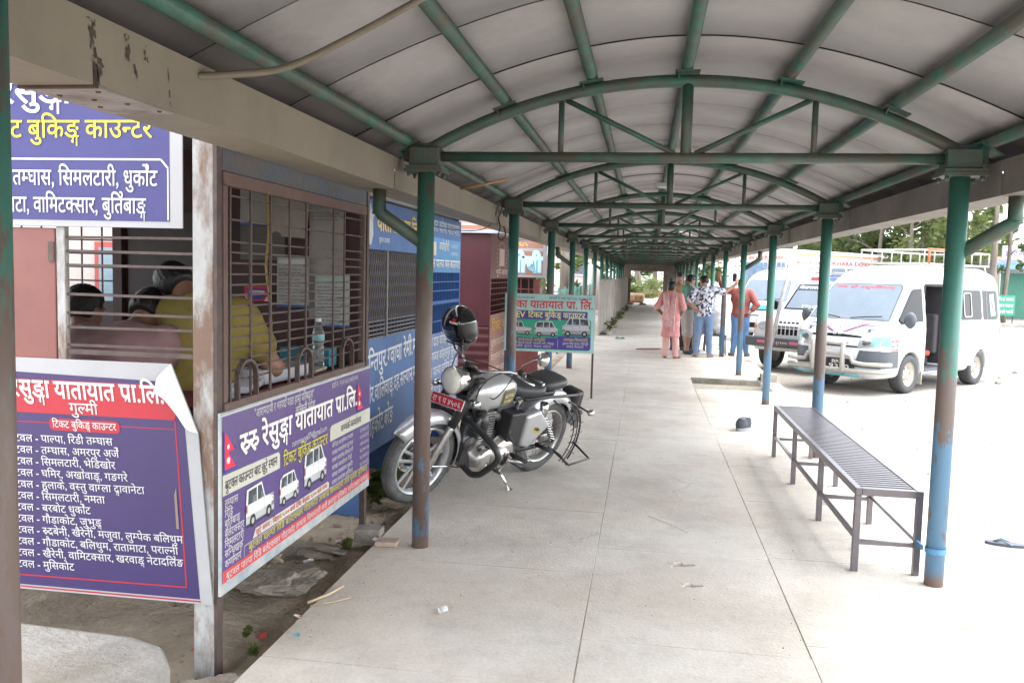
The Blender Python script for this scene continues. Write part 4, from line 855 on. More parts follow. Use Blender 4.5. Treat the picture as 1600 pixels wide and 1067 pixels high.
B.text('जुत्ता मोची', .30, .10, .36, (.55, .80, .86), .003, .05, 'l', 1.18); B.text('जुत्ता मोची', .31, .09, .36, (.2, .45, .62), .0022, .07, 'l', 1.18)
B.text('जनता छाला', .5, .62, .2, (.62, .6, .57), .003, .03, 'l', .95); B.text('९८०५४११६८५', .75, .50, .09, (.7, .5, .1), .003, .012, 'l', .5); B.done()
# concrete steps, rubble and litter beside the walk
def lump(name, label, cat, c, r, mat, seed=0, k=.35, group=None, flat=1, n=26):
    vs = []; th = np.linspace(0, pi, n//2+1); 
    for a in th:
        for b in np.linspace(0, 2*pi, n, endpoint=False):
            d = np.array([sin(a)*cos(b), sin(a)*sin(b), cos(a)]); rr = 1+k*(vnoise(np.array(d[0]*1.6+seed), np.array(d[1]*1.6+d[2]*1.3+seed)).item()-.5)*2+.25*k*(vnoise(np.array(d[0]*5+seed), np.array(d[1]*5+d[2]*4)).item()-.5)*2
            q = np.sign(d)*np.abs(d)**.75; vs.append(tuple(q*np.array(r)*rr))
    m = n//2; fs = [(i*n+j, (i+1)*n+j, (i+1)*n+(j+1) % n, i*n+(j+1) % n) for i in range(m) for j in range(n)]
    o = MB().add(vs, fs, k < .2 or n < 20).build(name, mat, None); o.location = c; o.rotation_euler = (0, 0, seed*1.7); return tag(o, label, cat, group)
m_rub = M('rubble_concrete', (.33, .29, .24), .95, 0, .25, 7, .9, 30, (.22, .18, .14), .45)
P = [(-2.6, -3.2), (-.47, -3.2), (-.44, -2.05), (-.50, -1.83), (-.60, -1.70), (-.76, -1.64), (-1.2, -1.615), (-2.6, -1.5)]
cs = MB((-1.5, -2.4, -.1)); n = len(P)
lv = [(1.0, -.2), (1.0, .055), (.985, .082), (.96, .088)]; cx, cy = -1.5, -2.4; vs = []
for s, z in lv: vs += [(cx+(x-cx)*s, cy+(y-cy)*s, z) for x, y in P]
cs.add(vs, [(l*n+k, l*n+(k+1) % n, (l+1)*n+(k+1) % n, (l+1)*n+k) for l in range(3) for k in range(n)]+[tuple(range(3*n, 4*n))])
o = cs.build('concrete_step', m_conc2); o.location = (-1.5, -2.4, -.1); tag(o, 'worn concrete step block in the near left corner', 'step')
lump('rubble_slab', 'big broken concrete slab lying under the long purple sign', 'rubble', (-.60, -.62, -.045), (.20, .25, .05), m_rub, 1, .22)
lump('rubble_slab', 'grey flat stone half buried further along under the purple sign', 'rubble', (-.56, -.05, -.05), (.13, .17, .035), m_rub, 3, .25)
lump('rubble_slab', 'small flat rock in the earth below the route sign', 'rubble', (-1.35, -.15, -.06), (.17, .11, .045), m_rub, 5, .3)
lump('rubble_slab', 'stone at the foot of the rusty corner post', 'rubble', (-.40, -1.72, -.07), (.12, .10, .045), m_rub, 6, .3)
thing_box('brick', 'pale brick lying flat beside the first left post', 'brick', (-.19, -.02, .016), (.13, .1, .03), M('brick_pale', (.42, .32, .26), .9, 0, .2, 20, .3, 60), .05, .006)
thing_box('brick', 'grey concrete block at the foot of the sign post', 'brick', (-.36, .16, .0), (.16, .12, .08), m_conc2, .05, .01)
for k, (x, y, s, lab) in enumerate(((-.85, 1.4, .2, 'brown rock against the blue booth base near the front wheel'), (-.75, 1.0, .12, 'small orange rock left of the front wheel'))): lump('rock', lab, 'rock', (x, y, -.02), (s, s*.8, s*.6), M('rock_brown', (.25, .19, .12), .9, 0, .4, 6, .6, 20), 8+k, .4)
# crumpled litter
def litter(kind, label, x, y, z, cols, s=.05, seed=0):
    rr = random.Random(seed); t = T(kind, label, 'litter', (x, y, z), 0, None)
    for ci, col in enumerate(cols):
        n = 6; vs = []; a0 = rr.uniform(0, 6); ox, oy = rr.uniform(-.3, .3)*s*ci, rr.uniform(-.3, .3)*s*ci
        for i in range(n):
            for j in range(n):
                u, v_ = (i/(n-1)-.5)*2*s, (j/(n-1)-.5)*1.3*s; vs.append((ox+u*cos(a0)-v_*sin(a0), oy+u*sin(a0)+v_*cos(a0), .004+.4*s*abs(sin(u*43+ci+seed)*cos(v_*61+seed))+rr.uniform(0, .12)*s))
        MB().add(vs, [(i*n+j, (i+1)*n+j, (i+1)*n+j+1, i*n+j+1) for i in range(n-1) for j in range(n-1)]).build('wrapper', ink(col, .5), t, fix=False)
    return t
LT = [('crumpled_wrapper', 'red and white crumpled wrapper pile beside the broken slab', -.50, -.50, -.05, [(.6, .05, .06), (.55, .6, .6), (.7, .7, .7)], .055), ('crumpled_wrapper', 'pink and white crumpled wrapper further along under the purple sign', -.52, .12, -.06, [(.6, .25, .25), (.7, .7, .7), (.4, .1, .12)], .055),
 ('paper_scrap', 'small white paper scrap near the wrappers under the sign', -.58, -.25, -.06, [(.75, .75, .75)], .03), ('crumpled_wrapper', 'red wrapper corner by the near edge of the walk', -.40, -1.25, -.06, [(.55, .06, .07)], .03), ('paper_scrap', 'white paper strip on the walkway in the foreground', .357, -.927, .002, [(.8, .8, .8)], .035),
 ('paper_scrap', 'tiny blue scrap on the walkway edge', -.2, -1.32, .002, [(.05, .35, .5)], .014), ('crumpled_wrapper', 'red scrap lying on the dirt beside the walk edge', -.27, -1.13, .0, [(.55, .08, .06), (.6, .6, .6)], .02), ('crumpled_bag', 'pale grey plastic bag with pink scraps under the route sign', -2.15, .0, -.04, [(.45, .5, .52), (.5, .15, .25), (.5, .42, .35)], .09),
 ('paper_scrap', 'white scrap under the route sign at the right', -1.05, -.9, -.06, [(.75, .74, .7)], .03), ('paper_scrap', 'white bit of paper by the corner post foot', -.52, -1.50, -.06, [(.75, .74, .7)], .022), ('crumpled_wrapper', 'red wrapper by the corner post foot', -.62, -1.42, -.06, [(.5, .06, .05)], .025),
 ('crumpled_wrapper', 'orange and white packet in the weeds left of the front wheel', -.85, .75, -.05, [(.6, .4, .08), (.7, .7, .65)], .05), ('paper_scrap', 'white paper bit at the concrete block by the sign post', -.27, .02, .004, [(.7, .7, .7)], .025),
 ('crumpled_bag', 'white plastic bag by the foot of the tin fence', .26, 18.6, .004, [(.75, .75, .75), (.7, .7, .7), (.3, .3, .3)], .16), ('leaf_scrap', 'green scrap on the far walkway slabs', .65, 17.0, .004, [(.12, .35, .2)], .12), ('paper_scrap', 'pale scrap under the bench', 2.62, 1.0, .002, [(.75, .72, .68)], .03), ('paper_scrap', 'white scrap under the near end of the bench', 2.55, .55, .002, [(.78, .78, .78)], .03), ('leaf_scrap', 'brown dry leaf under the bench', 2.58, 1.6, .002, [(.2, .13, .08)], .025)]
for k, a in enumerate(LT): litter(*a, seed=k+3)
for k, (p, q, r, lab) in enumerate((((-.29, -.98, .012), (-.2, -.74, .014), .007, 'pale bent stick lying on the near walkway edge'), ((-.27, -1.0, .006), (-.12, -.86, .006), .003, 'thin straw beside the bent stick'), ((2.75, -.62, .006), (3.0, -.42, .006), .003, 'thin pale straw on the walkway beside the first right post'), ((1.32, .95, .006), (1.56, .62, .006), .002, 'thin dry twig beyond the two potholes'))):
    p, q = Vector(p), Vector(q); mid = (p+q)/2+Vector((.015, -.01, .003)); pipe_thing('stick', lab, 'stick', [p, mid, q], r, M('straw', (.5, .4, .26), .8), 6)
# ---------------------------------------------------------------- people: one smooth skin each, clothes cut from the same body
def skin_mat(n, c): return M('skin_'+n, c, .5, 0, .08, 20)
m_sk = skin_mat('brown', (.26, .135, .085)); m_sk2 = skin_mat('light_brown', (.34, .19, .125)); m_hair = M('hair_black', (.010, .009, .009), .45, 0, .4, 80, .3, 150)
def perp(v): return np.cross(v, [0, 0, 1.]) if abs(v[2]) < .9*np.linalg.norm(v) else np.array([1., 0, 0])
class Body:
    """joints in metres for height 1: x to the person's right, y forward, z up"""
    D = dict(head=(0, .012, .935), neck=(0, -.005, .845), chest=(0, 0, .74), waist=(0, .0, .62), pelvis=(0, 0, .53),
             shr=(.105, -.008, .815), shl=(-.105, -.008, .815), elr=(.135, -.02, .645), ell=(-.135, -.02, .645), wrr=(.14, .03, .505), wrl=(-.14, .03, .505),
             hipr=(.052, 0, .52), hipl=(-.052, 0, .52), knr=(.058, .012, .285), knl=(-.058, .012, .285), anr=(.06, -.01, .045), anl=(-.06, -.01, .045), facedir=(0, 1, 0))
    def __init__(s, H, slim=1, fem=False, toes=None, curl=.5, **kw):
        s.H = H; j = {k: A_(*v)*(H if k != 'facedir' else 1) for k, v in s.D.items()}
        for k, v in kw.items(): j[k] = A_(*v)*(H if k != 'facedir' else 1)
        s.j = j; s.w = slim; s.fem = fem; s.toes = toes or {}; s.curl = curl
        f = j['facedir']/np.linalg.norm(j['facedir']); up = (j['head']-j['neck']); up = up/np.linalg.norm(up); f = f-up*(f@up); f /= np.linalg.norm(f)
        s.hr = np.stack([np.cross(f, up), f, up], 1)      # head frame: right, forward, up
        sx = j['shr']-j['shl']; sx /= np.linalg.norm(sx); su = j['neck']-j['waist']; su /= np.linalg.norm(su); sf = np.cross(su, sx); sf /= np.linalg.norm(sf); sx = np.cross(sf, su); s.tr = np.stack([sx, sf, su], 1)
        hx = j['hipr']-j['hipl']; hx /= np.linalg.norm(hx); s.pr = np.stack([hx, np.cross([0, 0, 1.], hx), [0, 0, 1.]], 1)
    def torso(s, g=0, flare=0):
        j, H, w = s.j, s.H, s.w; sh = .118 if not s.fem else .108
        return U([ellip(j['chest']+s.tr[:, 1]*.004*H, A_(sh*w, .068*w, .10)*H+g, s.tr), ellip(j['waist'], A_(.088*w, .062*w, .10)*H+g+flare*.3, s.tr), ellip(j['pelvis'], A_(.098*w, .072*w, .072)*H+g+flare, s.pr), cone(j['shr'], j['shl'], .036*H+g, .036*H+g), cone(j['chest'], j['neck'], .07*H+g, .036*H+g)], .035*H)
    def arm(s, k, g=0, end=1.0):
        j, H = s.j, s.H; sh, el, wr = j['sh'+k], j['el'+k], j['wr'+k]; fs = []
        if end <= .5: return U([cone(sh, sh+(el-sh)*end*2, .034*H*s.w+g, .030*H*s.w+g)], 0)
        e = el+(wr-el)*(end-.5)*2
        return U([cone(sh, el, .033*H*s.w+g, .026*H*s.w+g), cone(el, e, .025*H*s.w+g, (.025-.009*(end-.5)*2)*H*s.w+g)], .01*H)
    def hand(s, k):
        j, H = s.j, s.H; wr, el = j['wr'+k], j['el'+k]; d = wr-el; d /= np.linalg.norm(d); hd = s.j.get('hand'+k)
        if hd is not None: d = hd/np.linalg.norm(hd)
        side = s.j.get('palm'+k); side = perp(d) if side is None else side-d*(side@d); side = side/np.linalg.norm(side); n = np.cross(d, side)
        fs = [rbox(wr+d*.028*H, A_(.052, .024, .052)*H, .010*H, np.stack([side, n, d], 1))]
        for i in range(4):
            b = wr+d*.052*H+side*(i-1.5)*.0125*H; L = (.040, .046, .043, .034)[i]*H; d2 = d*cos(s.curl)+n*sin(s.curl); d3 = d*cos(s.curl*2)+n*sin(s.curl*2)
            fs += [cone(b, b+d2*L*.55, .0062*H, .0056*H), cone(b+d2*L*.55, b+d2*L*.55+d3*L*.5, .0056*H, .0048*H)]
        th = wr+d*.016*H-side*.022*H; t1 = th+(d*.7-side*.55+n*.35)*.028*H; fs += [cone(th, t1, .0085*H, .007*H), cone(t1, t1+(d*.9+n*.3)*.022*H, .007*H, .0055*H)]
        return U([U(fs, .004*H), cone(wr-(wr-el)*.15, wr+d*.01*H, .018*H, .019*H)], .008*H)
    def leg(s, k, g=0, end=1.0, flare=0):
        j, H = s.j, s.H; h, kn, an = j['hip'+k], j['kn'+k], j['an'+k]
        if end <= .5: return U([cone(h, h+(kn-h)*end*2, .058*H*s.w+g, (.058-.018*end*2)*H*s.w+g+flare)], 0)
        e = kn+(an-kn)*(end-.5)*2
        fs = [cone(h, kn, .058*H*s.w+g, .037*H*s.w+g), cone(kn, e, .037*H*s.w+g, (.037-.016*(end-.5)*2)*H*s.w+g+flare)]
        if g < .012: fs.append(cone(kn+(an-kn)*.15-s.pr[:, 1]*.012*H, kn+(an-kn)*.45-s.pr[:, 1]*.01*H, .030*H*s.w+g, .024*H*s.w+g))
        return U(fs, .015*H)
    def foot(s, k, g=0):
        j, H = s.j, s.H; an = j['an'+k]; t = A_(*s.toes.get(k, (.15 if k == 'r' else -.15, 1, 0))); t /= np.linalg.norm(t); dz = A_(0, 0, -.026*H)
        return U([cone(an, an+dz-t*.018*H, .022*H+g, .021*H+g), cone(an+dz*.8, an+dz+t*.085*H, .021*H+g, .017*H+g), cone(an+dz+t*.06*H+A_(.010*H, 0, 0), an+dz*1.1+t*.108*H, .018*H+g, .012*H+g)], .012*H)
    def hp(s, x, y, z): return s.j['head']+s.hr@(A_(x, y, z)*s.H)
    def headf(s):
        H = s.H; R_ = s.hr; L = lambda c, r: ellip(s.hp(*c), A_(*r)*H, R_)
        fs = [L((0, -.004, .012), (.046, .056, .052)), L((0, .012, -.022), (.038, .042, .046)), L((0, .026, -.046), (.022, .022, .018))]
        head = U(fs, .018*H)
        nose = U([cone(s.hp(0, .050, .004), s.hp(0, .062, -.018), .005*H, .0085*H), L((.007, .054, -.021), (.006, .007, .005)), L((-.007, .054, -.021), (.006, .007, .005))], .006*H)
        lips = L((0, .047, -.038), (.016, .008, .005)); ear = U([L((.046, -.006, -.006), (.006, .013, .018)), L((-.046, -.006, -.006), (.006, .013, .018))], 0)
        brow = U([L((.017, .048, .014), (.015, .008, .005)), L((-.017, .048, .014), (.015, .008, .005))], .004*H)
        f = U([head, nose, lips, brow], .007*H); f2 = U([f, ear], .003*H); sock = [L((.018, .056, .004), (.010, .008, .006)), L((-.018, .056, .004), (.010, .008, .006))]
        return lambda P: smax(smax(f2(P), -sock[0](P), .005*H), -sock[1](P), .005*H)
    def skin(s):
        j, H = s.j, s.H
        parts = [s.torso(), cone(j['neck']-(j['head']-j['neck'])*.2, j['head']-s.hr[:, 2]*.03*H, .036*H, .033*H)]
        b = U(parts, .02*H); arms = U([U([s.arm('r'), s.hand('r')], .006*H), U([s.arm('l'), s.hand('l')], .006*H)], 0); legs = U([U([s.leg('r'), s.foot('r')], .015*H), U([s.leg('l'), s.foot('l')], .015*H)], .004*H)
        return U([U([b, arms], .012*H), legs, s.headf()], .014*H)
    def hair(s, style='short'):
        H = s.H; L = lambda c, r: ellip(s.hp(*c), A_(*r)*H, s.hr)
        cap = U([L((0, -.008, .020), (.053, .060, .054)), L((0, -.022, -.004), (.050, .045, .050))], .015*H); j = s.j['head']; Rm = s.hr
        if style == 'bun': cap = U([cap, L((.0, -.028, .080), (.027, .028, .026)), L((0, -.030, -.02), (.046, .036, .04))], .008*H)
        if style == 'quiff': cap = U([cap, L((0, .028, .062), (.038, .024, .017))], .012*H)
        def F(P):
            q = (P-j)@Rm/H; x, y, z = q[:, 0], q[:, 1], q[:, 2]; n = .0013*np.sin(x*310+z*190+y*60)*np.sin(y*330+z*270)
            line = .028+.25*np.abs(x)*.0
            face = np.minimum(y-(.022-.10*np.clip(z-.018, -1, .03)), .030-z)          # > 0 in front of the ear line and below the hairline
            nape = (-.034 if style != 'bun' else -.06)-z-.35*np.clip(y, -.06, .06)*0
            side = np.minimum(-.002-z, y+.004)
            d = cap(P)/H+n
            return smax(smax(smax(d, face, .004), nape, .006), side, .006)*H
        return F
def cutz(F, z0=None, z1=None):
    def G(P):
        d = F(P)
        if z0 is not None: d = smax(d, z0-P[:, 2], .004)
        if z1 is not None: d = smax(d, P[:, 2]-z1, .004)
        return d
    return G
def folds(F, amp, k=1.0, seed=0):
    return lambda P: F(P)+amp*(np.sin(P[:, 2]*38*k+3*np.sin(P[:, 0]*11+seed)+2*np.sin(P[:, 1]*13))*.6+np.sin(P[:, 0]*31*k+P[:, 2]*17+seed)*.4)
def cloth(name, F, b, mat, par, h, pad=.12):
    J = np.array([v for k, v in b.j.items() if k[:4] not in ('face', 'hand', 'palm')]); lo, hi = J.min(0)-pad*b.H, J.max(0)+pad*b.H
    # tighten: coarse scan
    hc = .06; n = np.ceil((hi-lo)/hc).astype(int)+1; ax = [lo[i]+hc*np.arange(n[i]) for i in range(3)]; P = np.stack(np.meshgrid(*ax, indexing='ij'), -1).reshape(-1, 3); Q = P[F(P) < hc*1.0]
    lo, hi = Q.min(0)-hc, Q.max(0)+hc
    return solid(name, F, lo, hi, h, mat, par, 1)
def person(label, loc, ang, b, wear, hair='short', skin=None, h=.013, group=None, face=True):
    """ang: heading of the person's forward, counter-clockwise from +y"""
    skin = skin or m_sk; t = T('person', label, 'person', loc, ang, group)
    bo = cloth('body', b.skin(), b, skin, t, h*.8, .14)
    if hair: cloth('hair', b.hair(hair), b, m_hair, t, h*.6)
    if face:
        e = MB(); pu = MB()
        for s in (1, -1): e.lathe([(.0085*b.H*sin(a), .0065*b.H*cos(a)) for a in np.linspace(0, pi, 7)], 10, Matrix.Translation(Vector(b.hp(.018*s, .0475, .004)))); pu.lathe([(.004*b.H*sin(a), .004*b.H*cos(a)) for a in np.linspace(0, pi, 6)], 8, Matrix.Translation(Vector(b.hp(.018*s, .0530, .004))))
        e.build('eyes', ink((.6, .58, .55)), t); pu.build('pupils', ink((.01, .01, .01)), t)
        lp = MB(); 
        for dz in (-.036, -.041): lp.tube([b.hp(x, .0555-abs(x)*.35, dz+.02*abs(x)) for x in (-.015, -.007, 0, .007, .015)], .0032*b.H, 6)
        lp.build('lips', skin_mat('lips', (.25, .10, .075)), t)
    for name, F, mat in wear: cloth(name, F, b, mat, t, h)
    return t
def tee(b, g=.014, sleeve=.28, hem=.50, neck=True):
    f = U([b.torso(g, .012), b.arm('r', g+.006, sleeve), b.arm('l', g+.006, sleeve)], .02); hd, H = b.j['neck'], b.H
    ball = sphere(hd+b.tr[:, 2]*.022*H+b.tr[:, 1]*.012*H, .046*H)
    q = folds(f, .0035); z0 = hem*H
    p0, up = b.j['pelvis'], b.tr[:, 2]
    return lambda P: smax(smax(q(P), -ball(P), .006), z0-P[:, 2], .006)
def pants(b, g=.011, end=1.0, flare=.006, top=.57):
    f = U([b.leg('r', g, end, flare), b.leg('l', g, end, flare)], .006); pv = ellip(b.j['pelvis'], A_(.102*b.w, .078*b.w, .075)*b.H+g*.6, b.pr); u = U([f, pv], .03)
    return cutz(folds(u, .003, .8, 2), .018*b.H, top*b.H)
m_floral = bpy.data.materials.new('floral_shirt'); m_floral.use_nodes = True; _t = m_floral.node_tree; _b = _t.nodes['Principled BSDF']; _b.inputs['Roughness'].default_value = .85
_v = _t.nodes.new('ShaderNodeTexVoronoi'); _v.inputs['Scale'].default_value = 27; _tc = _t.nodes.new('ShaderNodeTexCoord'); _nz = _t.nodes.new('ShaderNodeTexNoise'); _nz.inputs['Scale'].default_value = 16; _nz.inputs['Detail'].default_value = 3
_ad = _t.nodes.new('ShaderNodeVectorMath'); _ad.operation = 'MULTIPLY_ADD'; _ad.inputs[1].default_value = (.09, .09, .09); _t.links.new(_tc.outputs['Object'], _nz.inputs['Vector']); _t.links.new(_nz.outputs['Color'], _ad.inputs[0]); _t.links.new(_tc.outputs['Object'], _ad.inputs[2]); _t.links.new(_ad.outputs[0], _v.inputs['Vector'])
_r = _t.nodes.new('ShaderNodeValToRGB'); _r.color_ramp.interpolation = 'CONSTANT'; _r.color_ramp.elements[0].color = (.60, .62, .68, 1)
for p_, c_ in ((.3, (.03, .03, .05, 1)), (.45, (.58, .60, .66, 1)), (.62, (.10, .12, .2, 1)), (.78, (.6, .62, .66, 1))): _e = _r.color_ramp.elements.new(p_); _e.color = c_
_r.color_ramp.elements[-1].color = (.04, .04, .06, 1); _t.links.new(_v.outputs['Color'], _r.inputs[0]); _t.links.new(_r.outputs[0], _b.inputs['Base Color'])
fab = lambda n, c, v=.12: M('cloth_'+n, c, .9, 0, v, 14, .15, 120)
m_jean = fab('denim', (.16, .25, .40)); m_jean2 = fab('denim_blue', (.13, .27, .52)); m_shoe = fab('shoe_dark', (.06, .07, .09)); m_sandal = fab('sandal', (.22, .12, .09))
def shoes(b, g=.006): return [('shoe', cutz(b.foot('r', g), -.01, .055*b.H), m_shoe), ('shoe', cutz(b.foot('l', g), -.01, .055*b.H), m_shoe)]
def sandals(b):
    r = []
    for k in 'rl':
        f = b.foot(k, .004); r.append(('sandal', (lambda f: lambda P: smax(f(P), P[:, 2]-.012*b.H, .003))(f), m_sandal))
    return r
GP = 'people waiting together on the walkway'
# woman in pink, seen from behind, left hand on the hip
b = Body(1.50, 1.06, True, elr=(.165, -.035, .655), ell=(-.19, -.035, .66), wrl=(-.115, .035, .565), handl=(.6, .7, -.2), wrr=(.12, .10, .60), facedir=(.55, 1, -.05), toes={'l': (-.25, 1, 0), 'r': (.5, 1, 0)}, knr=(.06, .01, .285), anr=(.075, -.01, .045), anl=(-.065, .01, .045))
m_pinkk = fab('pink', (.60, .27, .27)); m_pinkl = fab('pale_pink', (.66, .38, .37)); m_scarf = fab('scarf', (.70, .42, .42), .25)
kf = U([b.torso(.016, .02), cone(b.j['pelvis'], b.j['pelvis']+A_(0, 0, -.26*1.5), .155, .20)], .05)
def kurta(P):
    q = P.copy(); q[:, 1] *= 1.35; d = U([b.torso(.014, .012), b.arm('r', .018, .46), b.arm('l', .018, .46)], .02)(P); s_ = cone((0, 0, .55*1.5), (0, 0, .30*1.5), .145, .19)(q)
    d = smin(d, s_, .04)+.004*np.sin(P[:, 0]*45+np.sin(P[:, 2]*7)*2); return smax(d, .285*1.5-P[:, 2], .006)
t = person('woman in a pink kurta and scarf seen from behind, hair in a bun', (1.763, 12.45, 0), R(-8), b, [('kurta', kurta, m_pinkk), ('trousers', pants(b, .012, 1.0, .014, .5), m_pinkl)]+sandals(b), 'bun', m_sk, group=GP, face=False)
t_ = t
def ribbon(name, path, w, mat, par, th=.012, seed=0):
    n = len(path); P = [Vector(p) for p in path]; vs = []; m = 9
    for i, p in enumerate(P):
        d = (P[min(i+1, n-1)]-P[max(i-1, 0)]).normalized(); sd = d.cross(Vector((0, 1, 0))).normalized() if abs(d.y) < .9 else Vector((1, 0, 0))
        for k in range(m): u = k/(m-1)-.5; vs.append(p+sd*w*u*(1+.15*sin(i*1.3+seed))+Vector((0, th*sin(u*19+i*.5+seed), 0)))
    back = [v+Vector((0, .004, 0)) for v in vs]; N = len(vs); fs = [(i*m+k, i*m+k+1, (i+1)*m+k+1, (i+1)*m+k) for i in range(n-1) for k in range(m-1)]
    return MB().add(vs+back, fs+[tuple(q+N for q in f) for f in fs], True).build(name, mat, par, fix=False)
H = 1.5
ribbon('scarf', [(-.07*H, .07*H, .80*H), (-.065*H, .02*H, .865*H), (-.06*H, -.05*H, .85*H), (-.055*H, -.095*H, .79*H), (-.05*H, -.105*H, .70*H), (-.04*H, -.10*H, .62*H), (-.03*H, -.125*H, .54*H), (-.02*H, -.14*H, .46*H), (-.012*H, -.145*H, .42*H)], .14, m_scarf, t_)
ribbon('scarf', [(.075*H, .07*H, .80*H), (.06*H, .0, .865*H), (.045*H, -.06*H, .84*H), (.03*H, -.095*H, .76*H), (.025*H, -.10*H, .66*H), (.025*H, -.125*H, .54*H), (.03*H, -.14*H, .44*H), (.035*H, -.145*H, .36*H)], .10, m_scarf, t_, seed=2)
# man in the floral shirt, back to us, right hand on the post, left on the hip
b = Body(1.64, 1.05, elr=(.24, .015, .80), wrr=(.37, .05, .90), handr=(.35, .2, .9), palmr=(.3, 1, 0), ell=(-.185, -.06, .67), wrl=(-.10, -.075, .575), handl=(1, -.1, -.25), facedir=(-.55, 1, -.25), head=(-.012, .035, .925), hipr=(.055, 0, .52), anr=(.085, .0, .045), knr=(.07, .01, .285), anl=(-.075, -.02, .045), shr=(.112, -.0, .83), toes={'l': (-.4, 1, 0), 'r': (.5, 1, 0)}, curl=.15)
person('man in a black and white floral shirt and jeans, arm on the post', (2.42, 12.95, 0), R(-2), b, [('shirt', tee(b, .016, .40, .50), m_floral), ('jeans', pants(b, .012, 1.0, .004), m_jean)]+sandals(b), 'short', m_sk2, group=GP, face=False)
# man in green tee and shorts, facing us three quarters
b = Body(1.66, 1.06, head=(-.02, .035, .925), elr=(.145, -.03, .645), wrr=(.10, .09, .60), ell=(-.14, .0, .645), wrl=(-.07, .11, .62), facedir=(-.3, 1, -.35), toes={'l': (-.2, 1, 0), 'r': (.7, 1, 0)}, anr=(.07, -.01, .045), anl=(-.055, .02, .045))
person('man in a green tee and grey shorts standing between the others', (2.12, 13.55, 0), R(-75), b, [('shirt', tee(b, .016, .30, .50), fab('green', (.11, .27, .22))), ('shorts', pants(b, .018, .56, .01), fab('shorts_grey', (.40, .37, .35)))]+shoes(b), 'quiff', m_sk2, group=GP)
# man in mustard kurta behind, facing the camera
b = Body(1.68, 1.0, facedir=(.25, 1, -.15), wrr=(.05, .10, .60), wrl=(-.06, .10, .60), elr=(.14, -.0, .65), ell=(-.14, .0, .65))
person('bearded looking man in a mustard shirt facing the camera at the back', (1.98, 14.5, 0), R(178), b, [('shirt', tee(b, .018, .7, .42), fab('mustard', (.42, .24, .08))), ('trousers', pants(b, .014), fab('dark', (.05, .05, .055)))]+shoes(b), 'quiff', m_sk2, group=GP)
# man in the rust red shirt beyond the posts, left arm up on the post
b = Body(1.60, 1.05, ell=(-.215, .03, .84), wrl=(-.285, .07, .985), handl=(-.15, .1, 1), palml=(1, .2, 0), elr=(.19, -.06, .67), wrr=(.12, -.085, .575), handr=(-1, -.1, -.25), shl=(-.11, 0, .835), head=(-.005, .02, .925), facedir=(-.4, 1, -.1), anr=(.09, -.01, .045), anl=(-.08, .01, .045), toes={'l': (-.5, 1, 0), 'r': (.4, 1, 0)}, curl=.15)
person('man in a rust red shirt and blue jeans, hand raised to the post', (3.20, 13.5, 0), R(-4), b, [('shirt', tee(b, .018, .80, .50), fab('rust_red', (.30, .085, .075))), ('jeans', pants(b, .013, 1.0, .004), m_jean2)]+sandals(b), 'short', m_sk, group=GP, face=False)
# two seated men beyond the floral shirt
SEAT = dict(pelvis=(0, -.02, .32), hipr=(.055, 0, .31), hipl=(-.055, 0, .31), waist=(0, -.01, .41), chest=(0, .02, .53), neck=(0, .04, .635), shr=(.105, .03, .605), shl=(-.105, .03, .605), head=(0, .07, .725), knr=(.08, .24, .30), knl=(-.08, .24, .30), anr=(.07, .25, .045), anl=(-.07, .23, .045), elr=(.13, .10, .45), ell=(-.13, .10, .45), wrr=(.06, .22, .36), wrl=(-.06, .22, .36))
b = Body(1.66, 1.05, facedir=(.25, 1, -.1), **SEAT)
wsh = lambda b, g, sl: (lambda f, ball: lambda P: smax(f(P), -ball(P), .006))(folds(U([b.torso(g, .01), b.arm('r', g+.006, sl), b.arm('l', g+.006, sl)], .02), .0065), sphere(b.j['neck']+A_(0, .01, .025)*b.H, .046*b.H))
person('seated man in a white shirt beside the floral shirt', (2.72, 13.75, 0), R(70), b, [('shirt', wsh(b, .016, .45), fab('white', (.62, .62, .62))), ('trousers', U([b.leg('r', .012), b.leg('l', .012), ellip(b.j['pelvis'], A_(.10, .078, .07)*b.H+.008, b.pr)], .02), fab('khaki', (.32, .28, .22)))]+shoes(b), 'short', m_sk2, group=GP)
b = Body(1.64, 1.0, facedir=(-.2, 1, -.2), **SEAT)
person('seated man half hidden behind the floral shirted man', (2.68, 14.6, 0), R(100), b, [('shirt', wsh(b, .016, .45), fab('dark_check', (.10, .09, .10))), ('trousers', U([b.leg('r', .012), b.leg('l', .012), ellip(b.j['pelvis'], A_(.10, .078, .07)*b.H+.008, b.pr)], .02), fab('navy', (.05, .06, .09)))]+shoes(b), 'short', m_sk, group=GP)
m_stool = M('stool_metal', (.06, .05, .05), .5)
for x, y, lab in ((2.76, 13.75, 'low metal stool under the man in the white shirt'), (2.74, 14.6, 'low metal stool under the half hidden seated man')):
    t = T('stool', lab, 'stool', (x, y, 0), 0, 'stools among the waiting people'); MB().box((-.19, -.19, .385), (.19, .19, .41)).build('seat', m_stool, t, .01)
    for a in (-.16, .16):
        for c in (-.16, .16): MB().cyl((a, c, .385), (a*1.1, c*1.1, 0), .013, 8).build('leg', m_stool, t)
    MB().tube([(-.165, -.165, .13), (.165, -.165, .13), (.165, .165, .13), (-.165, .165, .13)], .008, 6, closed=True).build('stretcher', m_stool, t)
